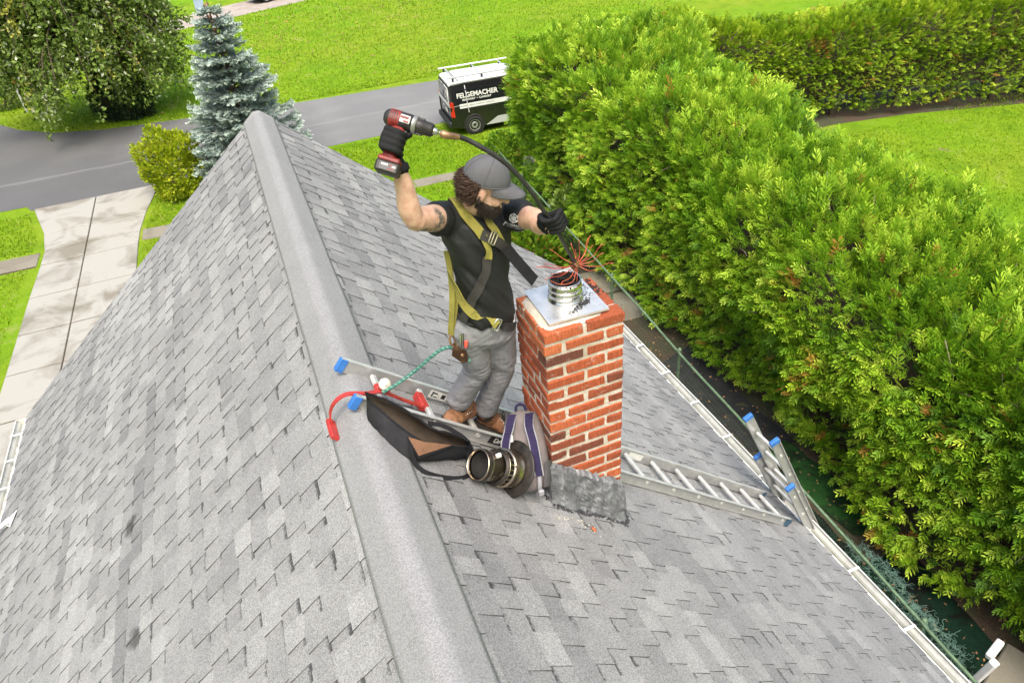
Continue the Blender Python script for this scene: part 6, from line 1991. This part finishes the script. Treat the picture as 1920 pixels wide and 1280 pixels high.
mb = MB(); mb.box(DP(0.014, sgn*0.0372, bz+0.007), (0.032, 0.002, 0.010), Matrix((DX, DY, DZ)).transposed()); mb.box(DP(0.022, sgn*0.0372, bz-0.007), (0.020, 0.002, 0.007), Matrix((DX, DY, DZ)).transposed()); mb.build('panel_mark', M_DRED, drill)
mb = MB(); mb.lathe([(0.036, 0.044), (0.036, 0.060), (0.0, 0.060)], DP(0, 0, bz), DX, 28); mb.build('gear_ring', M_DGREY, drill)
mb = MB(); mb.lathe([(0.031, 0.058), (0.032, 0.064), (0.032, 0.086), (0.027, 0.090), (0.027, 0.118), (0.020, 0.128), (0.0, 0.128)], DP(0, 0, bz), DX, 26); mb.build('chuck', M_DBLK, drill)
for k in range(14):
    t = 2*math.pi*k/14; d_ = DY*math.cos(t)+DZ*math.sin(t)
    mb = MB(); mb.box(DP(0.075, 0, bz)+d_*0.0322, (0.020, 0.003, 0.002), Matrix((DX, DX.cross(d_), d_)).transposed()); mb.build('collar_rib', M_DGREY if k % 5 == 0 else M_DBLK, drill)
mb = MB(); mb.lathe([(0.014, 0.126), (0.012, 0.140), (0.006, 0.146), (0.0, 0.146)], DP(0, 0, bz), DX, 16); mb.build('chuck_jaws', M_STEELB, drill)
g_ = loft([(DP(-0.006, 0, 0.055), DX, DY, 0.030, 0.021), (DP(-0.004, 0, 0.02), DX, DY, 0.024, 0.0185), (DP(-0.008, 0, -0.03), DX, DY, 0.023, 0.0185), (DP(-0.008, 0, -0.062), DX, DY, 0.027, 0.021), (DP(-0.004, 0, -0.078), DX, DY, 0.036, 0.028)], 20, 2.6)
obj('grip', npmesh('grip', g_[0], g_[1], M_DRED, True), drill)
mb = MB(); mb.box(DP(0.024, 0, 0.030), (0.020, 0.016, 0.034), Matrix((DX, DY, DZ)).transposed(), 0.004); mb.build('trigger', M_DBLK, drill)
M3 = Matrix((DX, DY, DZ)).transposed()
mb = MB(); mb.box(DP(0.0, 0, -0.082), (0.088, 0.062, 0.022), M3, 0.006); mb.build('battery_mount', M_DRED, drill)
bt = MB(); bt.box(DP(0.002, 0, -0.113), (0.096, 0.070, 0.048), M3, 0.008); bo = bt.build('battery', M_DBLK, drill)
mb = MB(); mb.box(DP(0.004, sgn*0.0355, -0.113), (0.066, 0.002, 0.030), M3, 0.0008); mb.build('battery_label', plain('label_dark', (0.05, 0.05, 0.05), 0.4), bo)
for dx, w_, hh, z_, mm in ((-0.012, 0.026, 0.007, -0.124, M_LABEL), (0.012, 0.010, 0.006, -0.124, M_DRED), (0.026, 0.014, 0.006, -0.127, M_LABEL), (0.014, 0.026, 0.004, -0.138, M_DRED)):
    mb = MB(); mb.box(DP(0.004+dx, sgn*0.0370, z_+0.017), (w_, 0.001, hh), M3); mb.build('label_mark', mm, bo)

rod = empty('sweeping_rod', (1.0, 2.6, 0.99)); tag(rod, 'long bent black sweeping rod running from the drill to the flue', 'rod')
rp = [DP(0.150, 0, bz), DP(0.185, 0, bz-0.001), (0.649, 2.632, 1.434), (0.715, 2.613, 1.388), (0.785, 2.60, 1.327), (0.837, 2.594, 1.267), (0.880, 2.59, 1.203), (0.920, 2.589, 1.132), (0.955, 2.589, 1.063), tuple(RODH), (1.040, 2.620, 0.905), (1.110, 2.690, 0.775), (1.176, 2.765, 0.664)]
sp = smoothpath(rp, 6)
M_ROD = plain('black_flex_rod', (0.022, 0.020, 0.019), 0.42, var=0.4, scale=30)
mb = MB(); mb.tube(sp[8:], 0.0100, 10); mb.build('shaft', M_ROD, rod)
M_BRASS = plain('worn_brass', (0.33, 0.19, 0.105), 0.4, var=0.35, scale=40, metal=0.7)
mb = MB(); mb.tube(sp[2:11], [0.013, 0.0155, 0.0155, 0.015, 0.0135, 0.0135, 0.0135, 0.0125, 0.012], 12); mb.build('ferrule', M_BRASS, rod)
mb = MB(); mb.tube(sp[0:4], [0.007, 0.009, 0.012, 0.012], 10); mb.build('drive_pin', M_STEELB, rod)
WH = Vector((1.196, 2.788, 0.628)); wdir = Vector((0.45, 0.50, -0.74)).normalized()
brush = empty('whip_brush', WH); tag(brush, 'rotary whip brush of thin orange-red lines over the flue pipe', 'brush')
mb = MB(); mb.lathe([(0.011, -0.050), (0.0135, -0.045), (0.0135, -0.012), (0.016, -0.006), (0.016, 0.012), (0.010, 0.02), (0.0, 0.022)], WH, wdir, 14); mb.build('hub', M_BRASS, brush)
r = np.random.default_rng(5)
M_WHIP = [plain('whip_line_a', (0.62, 0.13, 0.055), 0.45, var=0.2), plain('whip_line_b', (0.50, 0.075, 0.05), 0.45, var=0.2)]
ends = [(-0.19, -0.02, 0.10), (-0.22, -0.10, 0.03), (-0.16, -0.16, 0.01), (-0.09, -0.17, 0.06), (-0.12, 0.07, 0.14), (-0.20, 0.02, 0.05), (-0.02, -0.04, 0.17), (0.03, 0.02, 0.20), (0.00, 0.06, 0.15), (0.09, -0.02, 0.15), (0.13, -0.06, 0.09), (0.17, 0.02, 0.10), (0.12, 0.10, 0.12), (0.16, -0.12, 0.03), (0.05, -0.14, 0.02), (-0.24, -0.03, 0.10), (0.10, 0.03, 0.20), (-0.17, -0.06, 0.02)]
for i, e in enumerate(ends):
    e = Vector((e[0]*0.95, e[1]*0.9, e[2]*0.62)); pts = [WH+wdir*0.004, WH+e*0.22+wdir*0.030, WH+e*0.55+wdir*0.045, WH+e*0.85+Vector((0, 0, 0.0)), WH+e]
    mb = MB(); mb.tube(smoothpath(pts, 5), 0.0017, 5); mb.build('whip_line', M_WHIP[i % 2], brush)
for pts in ([WH+wdir*0.01, WH+Vector((-0.03, -0.035, -0.06)), (1.13, 2.75, 0.555), (1.085, 2.765, 0.558), (1.06, 2.80, 0.566)], [WH+wdir*0.01, WH+Vector((0.0, -0.01, -0.06)), (1.19, 2.79, 0.50), (1.185, 2.80, 0.44)]):
    mb = MB(); mb.tube(smoothpath(pts, 5), 0.0017, 5); mb.build('whip_line', M_WHIP[0], brush)

rope = empty('lifeline_rope', (0.3, 3.0, 0.1)); tag(rope, 'twisted teal green lifeline rope from the hook to the worker', 'rope')
M_ROPE = [plain('rope_teal', (0.030, 0.16, 0.115), 0.7, var=0.4, scale=60), plain('rope_pale', (0.16, 0.30, 0.25), 0.7, var=0.3, scale=60)]
core = smoothpath([(0.150, 3.02, 0.020), (0.215, 3.005, 0.052), (0.305, 2.985, 0.108), (0.395, 2.955, 0.185), (0.470, 2.92, 0.255), (0.530, 2.875, 0.285), (0.575, 2.845, 0.245), (0.600, 2.835, 0.200)], 14)
fr = path_frames(core)
for k in range(3):
    pts = []; s_ = 0
    for i, (p, (a, b)) in enumerate(zip(core, fr)):
        if i: s_ += (core[i]-core[i-1]).length
        t = s_*230+2*math.pi*k/3; pts.append(p+a*0.0052*math.cos(t)+b*0.0052*math.sin(t))
    mb = MB(); mb.tube(pts, 0.0058, 6); mb.build('strand', M_ROPE[1 if k == 0 else 0], rope)
gb = empty('rope_grab', (0.553, 2.85, 0.27)); tag(gb, 'dark brown steel rope grab hanging at the worker hip', 'rope grab')
M_GRAB = plain('bronzed_steel', (0.085, 0.045, 0.025), 0.45, var=0.4, scale=40, metal=0.5)
mb = MB(); mb.prism([(0.520, 2.832, 0.305), (0.585, 2.815, 0.285), (0.588, 2.818, 0.215), (0.560, 2.825, 0.205), (0.512, 2.840, 0.262)], (0.016, 0.036, 0.012)); mb.build('plates', M_GRAB, gb)
mb = MB(); mb.tube(smoothpath([(0.535, 2.850, 0.30), (0.518, 2.855, 0.335), (0.528, 2.862, 0.372), (0.545, 2.858, 0.345), (0.548, 2.850, 0.305)], 5), 0.006, 8); mb.build('shackle', M_BRASS, gb)
mb = MB(); mb.lathe([(0.010, 0), (0.010, 0.006), (0, 0.006)], (0.562, 2.820, 0.262), (0.2, -0.9, 0.3), 10); mb.build('pivot', M_BRASS, gb)
# ================================================================== VEHICLES AND STREET THINGS
def paint(name, col, rough=0.25, coat=0.6, metal=0.0):
    m, nt, b = material(name)
    f = noise_tex(nt, 6, 4, 0.6)
    L(nt, ramp(nt, f, [(0.3, tuple(c*0.9 for c in col)), (0.7, col)]), b.inputs['Base Color'])
    b.inputs['Roughness'].default_value = rough; b.inputs['Metallic'].default_value = metal
    b.inputs['Coat Weight'].default_value = coat; b.inputs['Coat Roughness'].default_value = 0.1
    return m
M_VBLACK = paint('van_black', (0.010, 0.010, 0.011)); M_VWHITE = paint('van_white', (0.74, 0.74, 0.74), 0.3); M_VGREY = paint('van_silver', (0.45, 0.46, 0.47), 0.3)
M_GLASS = paint('dark_glass', (0.012, 0.014, 0.015), 0.06, 1.0); M_TYRE = plain('tyre', (0.016, 0.016, 0.016), 0.85, var=0.3)
M_RIM = plain('wheel_steel', (0.42, 0.42, 0.42), 0.4, var=0.15, metal=0.7); M_LAMP = paint('tail_lamp', (0.50, 0.012, 0.012), 0.12, 1.0)
M_PLASTIC = plain('bumper_plastic', (0.020, 0.020, 0.021), 0.6, var=0.3)

def section_loop(hw, z0, z1, taper, rr, n=5):
    """rounded box outline in y,z: hw half width at the bottom, taper = top half width"""
    pts = []
    def corner(cy, cz, a0, r_):
        for i in range(n):
            a = R(a0+90*i/(n-1)); pts.append((cy+r_*math.cos(a), cz+r_*math.sin(a)))
    corner(hw-0.05, z0+0.05, -90, 0.05); corner(taper-rr, z1-rr, 0, rr); corner(-(taper-rr), z1-rr, 90, rr); corner(-(hw-0.05), z0+0.05, 180, 0.05)
    return pts

def body_shell(name, secs, M, mat, parent, smooth=False):
    """secs: (x, hw, z0, z1, top half width, roof radius) placed by matrix M"""
    V = []; F = []
    for x, hw, z0, z1, tp, rr in secs:
        for y, z in section_loop(hw, z0, z1, tp, rr): V.append(M @ Vector((x, y, z)))
    n = len(V)//len(secs)
    for j in range(len(secs)-1):
        for i in range(n):
            k = (i+1) % n; F.append((j*n+i, (j+1)*n+i, (j+1)*n+k, j*n+k))
    F += [list(range(n)), list(range((len(secs)-1)*n, len(secs)*n))[::-1]]
    return obj(name, npmesh(name, V, F, mat, smooth), parent)

def wheel(M, x, y, sg, r_, parent, hubcap=True):
    c = M @ Vector((x, y, r_)); ax = (M.to_3x3() @ Vector((0, sg, 0))).normalized()
    w = empty('wheel', c); w.parent = parent; w.location = c-Vector(parent.location)
    mb = MB(); mb.lathe([(r_*0.66, -0.10), (r_*0.93, -0.10), (r_, -0.075), (r_, 0.075), (r_*0.94, 0.10), (r_*0.68, 0.10), (r_*0.66, 0.08)], c, ax, 30); mb.build('tyre', M_TYRE, w)
    mb = MB(); mb.lathe([(r_*0.67, 0.085), (r_*0.62, 0.094), (r_*0.57, 0.075), (r_*0.42, 0.060), (r_*0.36, 0.085), (r_*0.20, 0.092), (r_*0.16, 0.075), (0.0, 0.078)], c, ax, 30); mb.build('rim', M_RIM, w)
    a1 = ax.orthogonal().normalized(); a2 = ax.cross(a1)
    for k in range(14):
        t = 2*math.pi*k/14; mb = MB(); mb.lathe([(0.016, 0.0), (0.016, 0.004), (0.0, 0.004)], c+ax*0.066+(a1*math.cos(t)+a2*math.sin(t))*r_*0.49, ax, 8); mb.build('rim_hole', M_PLASTIC, w)

# ---- black and white panel van; local x runs forward, origin at the rear, ground level
VM = Matrix.Translation((6.66, 25.10, G+0.02)) @ Matrix.Rotation(R(-4.0), 4, 'Z')
van = empty('panel_van', (8.7, 25.1, G)); tag(van, 'small black and white work van parked on the verge beside the hedge', 'van')
body_shell('lower_body', [(0.03, 0.84, 0.42, 1.02, 0.86, 0.03), (0.0, 0.86, 0.50, 1.05, 0.885, 0.04), (0.02, 0.88, 0.30, 1.08, 0.905, 0.04), (0.35, 0.91, 0.24, 1.10, 0.915, 0.04), (1.6, 0.915, 0.22, 1.11, 0.915, 0.04), (3.2, 0.915, 0.22, 1.10, 0.90, 0.04), (3.9, 0.90, 0.24, 1.02, 0.84, 0.08), (4.45, 0.86, 0.26, 0.86, 0.74, 0.10), (4.68, 0.74, 0.32, 0.70, 0.62, 0.10)], VM, M_VBLACK, van)
body_shell('upper_body', [(0.025, 0.865, 1.09, 1.70, 0.74, 0.05), (0.10, 0.90, 1.085, 1.80, 0.76, 0.07), (0.5, 0.905, 1.085, 1.83, 0.775, 0.08), (2.2, 0.905, 1.085, 1.83, 0.775, 0.08), (2.75, 0.90, 1.085, 1.76, 0.74, 0.10), (3.45, 0.885, 1.06, 1.22, 0.70, 0.06), (3.75, 0.85, 1.0, 1.06, 0.68, 0.02)], VM, M_VBLACK, van)
body_shell('roof_panel', [(0.06, 0.745, 1.70, 1.80, 0.70, 0.04), (0.14, 0.775, 1.765, 1.845, 0.73, 0.05), (0.6, 0.785, 1.785, 1.868, 0.745, 0.05), (2.2, 0.785, 1.785, 1.868, 0.745, 0.05), (2.7, 0.755, 1.735, 1.80, 0.72, 0.04)], VM, M_VWHITE, van)
def vbox(name, c, s, mat, parent=van, bev=0.0, rot=None):
    mb = MB(); M3_ = VM.to_3x3() @ (rot if rot is not None else Matrix.Identity(3)); mb.box(VM @ Vector(c), s, M3_, bev); return mb.build(name, mat, parent)
for sg in (-1, 1):
    vbox('belt_stripe', (1.72, sg*0.917, 1.045), (2.75, 0.012, 0.155), M_VWHITE)
    mb = MB(); mb.prism([VM @ Vector(p) for p in ((1.25, sg*0.918, 0.25), (3.3, sg*0.918, 0.25), (3.3, sg*0.918, 0.52), (1.70, sg*0.918, 0.50))], VM.to_3x3() @ Vector((0, sg*0.006, 0))); mb.build('lower_stripe', M_VGREY, van)
    # side window panel, leaning inwards with the upper body
    yb_, yt = 0.9065, 0.845
    mb = MB(); q = [(0.20, sg*yb_, 1.15), (1.95, sg*yb_, 1.15), (1.90, sg*(yt-0.002), 1.60), (0.26, sg*(yt-0.002), 1.60)]
    mb.prism([VM @ Vector(p) for p in q], VM.to_3x3() @ Vector((0, sg*0.008, 0))); mb.build('side_panel', M_GLASS, van)
    for x in (1.02, 1.06):
        pass
    for x in (0.78, 1.62):
        vbox('door_seam', (x, sg*0.920, 0.78), (0.010, 0.006, 0.62), M_PLASTIC)
    vbox('door_track', (1.15, sg*0.922, 0.93), (1.2, 0.008, 0.02), M_PLASTIC)
    mb = MB(); mb.prism([VM @ Vector(p) for p in ((0.03, sg*0.895, 0.72), (0.15, sg*0.925, 0.70), (0.13, sg*0.922, 1.18), (0.10, sg*0.90, 1.24), (0.02, sg*0.86, 1.22))], VM.to_3x3() @ Vector((-0.022, sg*0.012, 0))); mb.build('tail_light', M_LAMP, van)
    wheel(VM, 0.82, sg*0.84, sg, 0.315, van); wheel(VM, 3.78, sg*0.84, sg, 0.315, van)
    # wheel arches
    for x in (0.82, 3.78):
        mb = MB(); mb.tube([VM @ Vector((x+0.375*math.cos(R(a)), sg*0.915, 0.315+0.375*math.sin(R(a)))) for a in range(-10, 191, 10)], 0.022, 6); mb.build('wheel_arch', M_PLASTIC, van)
        mb = MB(); mb.lathe([(0.365, 0.0), (0.0, 0.001)], VM @ Vector((x, sg*0.918, 0.315)), VM.to_3x3() @ Vector((0, sg, 0)), 28); mb.build('arch_shade_disc', M_PLASTIC, van)  # flat dark disc on the body, shade of the wheel arch put into colour
    # roof rack rails
    rk = vbox('rack_rail', (1.35, sg*0.70, 2.00), (2.6, 0.04, 0.045), M_VWHITE if sg > 0 else M_VGREY, bev=0.006)
    for x in (0.25, 1.3, 2.35): vbox('rack_foot', (x, sg*0.70, 1.92), (0.06, 0.04, 0.13), M_PLASTIC)
for x in (0.30, 1.30, 2.30): vbox('rack_bar', (x, 0, 1.955), (0.035, 1.36, 0.028), M_VGREY)
vbox('roof_seam', (0.42, 0, 1.871), (0.02, 1.40, 0.006), M_PLASTIC)
# ladder strap hanging over the side
mb = MB(); mb.ribbon([VM @ Vector(p) for p in ((0.62, -0.70, 2.03), (0.62, -0.74, 1.80), (0.62, -0.90, 1.45), (0.63, -0.93, 1.05), (0.66, -0.935, 0.80))], VM.to_3x3() @ Vector((0, -1, 0.2)), 0.03, 0.004); mb.build('tie_strap', M_VGREY, van)
# rear doors
rw = MB(); rw.prism([VM @ Vector(p) for p in ((0.012, -0.68, 1.22), (0.012, 0.68, 1.22), (0.03, 0.60, 1.62), (0.03, -0.60, 1.62))], VM.to_3x3() @ Vector((-0.010, 0, 0))); rw.build('rear_window', M_GLASS, van)
vbox('rear_stripe', (-0.006, 0, 1.10), (0.012, 1.60, 0.13), M_VWHITE)
for sg in (-1, 1):
    mb = MB(); mb.tube([VM @ Vector(p) for p in ((0.0, sg*0.72, 1.18), (0.018, sg*0.64, 1.66), (0.018, sg*0.1, 1.67))], 0.012, 6); mb.build('window_trim', M_VWHITE, van)
vbox('rear_bumper', (-0.03, 0, 0.42), (0.12, 1.72, 0.20), M_PLASTIC, bev=0.03)
vbox('number_plate', (-0.010, -0.28, 0.83), (0.012, 0.34, 0.14), M_LABEL, bev=0.002)
vbox('door_handle', (-0.012, 0.05, 0.92), (0.02, 0.18, 0.05), M_VGREY, bev=0.006)
vbox('door_gap', (0.002, 0.0, 1.0), (0.012, 0.012, 0.9), M_PLASTIC)
# lettering on the near side: reads left to right from the house
exv = VM.to_3x3() @ Vector((1, 0, 0)); eyv = VM.to_3x3() @ Vector((0, 0.135, 1)).normalized()
text_mesh('side_lettering', 'FELGEMACHER', 0.225, M_LABEL, van, VM @ Vector((0.27, -0.900, 1.335)), exv, eyv, 0.006, 0.004)
text_mesh('side_lettering', 'MASONRY + CHIMNEY', 0.095, M_LABEL, van, VM @ Vector((0.46, -0.914, 1.225)), exv, eyv, 0.002, 0.004, spacing=1.12)
text_mesh('stripe_lettering', 'MASONRY  REPAIR  CHIMNEYS  CLEANING', 0.055, M_PLASTIC, van, VM @ Vector((0.36, -0.9245, 1.03)), exv, (0, 0, 1), 0.0, 0.002, spacing=1.2)
mb = MB(); c_ = VM @ Vector((0.008, -0.40, 1.42)); mb.tube([c_+(VM.to_3x3() @ Vector((0, math.sin(a)*0.12, math.cos(a)*0.13))) for a in np.linspace(0, 2*math.pi, 7)], 0.008, 5); mb.build('window_badge', M_LABEL, van)
text_mesh('window_badge_mark', 'F', 0.16, M_LABEL, van, VM @ Vector((-0.003, -0.35, 1.36)), VM.to_3x3() @ Vector((0, -1, 0)), (0, 0, 1), 0.004, 0.003)

# ---- dark car on the drive across the street
CM = Matrix.Translation((2.35, 57.15, G+0.02)) @ Matrix.Rotation(R(24), 4, 'Z')
car = empty('parked_car', (4.3, 58.2, G)); tag(car, 'dark car parked on the pale driveway at the top edge', 'car')
body_shell('body', [(0.0, 0.74, 0.40, 0.78, 0.70, 0.08), (0.12, 0.84, 0.26, 0.92, 0.80, 0.08), (1.0, 0.89, 0.20, 0.96, 0.85, 0.08), (3.2, 0.89, 0.20, 0.92, 0.84, 0.08), (4.2, 0.84, 0.24, 0.78, 0.74, 0.10), (4.45, 0.70, 0.34, 0.62, 0.60, 0.08)], CM, M_VBLACK, car)
body_shell('cabin', [(0.45, 0.80, 0.93, 1.02, 0.72, 0.04), (0.95, 0.80, 0.94, 1.38, 0.62, 0.10), (2.1, 0.80, 0.94, 1.44, 0.62, 0.12), (3.2, 0.80, 0.90, 0.98, 0.70, 0.04)], CM, M_GLASS, car)
for sg in (-1, 1):
    for x in (0.85, 3.55): wheel(CM, x, sg*0.80, sg, 0.32, car)

# ---- recycling bin, marker post
bin_ = empty('recycling_bin', (-0.9, 56.6, G)); tag(bin_, 'pale blue bin standing beside the far driveway', 'bin')
mb = MB(); mb.prism([(-1.25, 56.1, G), (-0.65, 56.1, G), (-0.65, 56.65, G), (-1.25, 56.65, G)], (0, 0, 0.95)); mb.build('body', plain('bin_blue', (0.30, 0.40, 0.50), 0.5), bin_)
mb = MB(); mb.box((-0.95, 56.37, G+0.985), (0.68, 0.64, 0.07), None, 0.02); mb.build('lid', plain('bin_lid', (0.36, 0.45, 0.54), 0.5), bin_)
mp_ = empty('marker_post', (-9.2, 38.2, G)); tag(mp_, 'thin white post with an orange cap left of the silvery tree', 'post')
mb = MB(); mb.tube([(-9.2, 38.2, G-0.1), (-9.2, 38.2, G+1.35)], 0.05, 8); mb.build('post', M_LABEL, mp_)
mb = MB(); mb.lathe([(0.09, 0.0), (0.10, 0.03), (0.10, 0.20), (0.07, 0.24), (0, 0.24)], (-9.2, 38.2, G+1.30), (0, 0, 1), 10); mb.build('cap', plain('orange_cap', (0.55, 0.20, 0.03), 0.5), mp_)
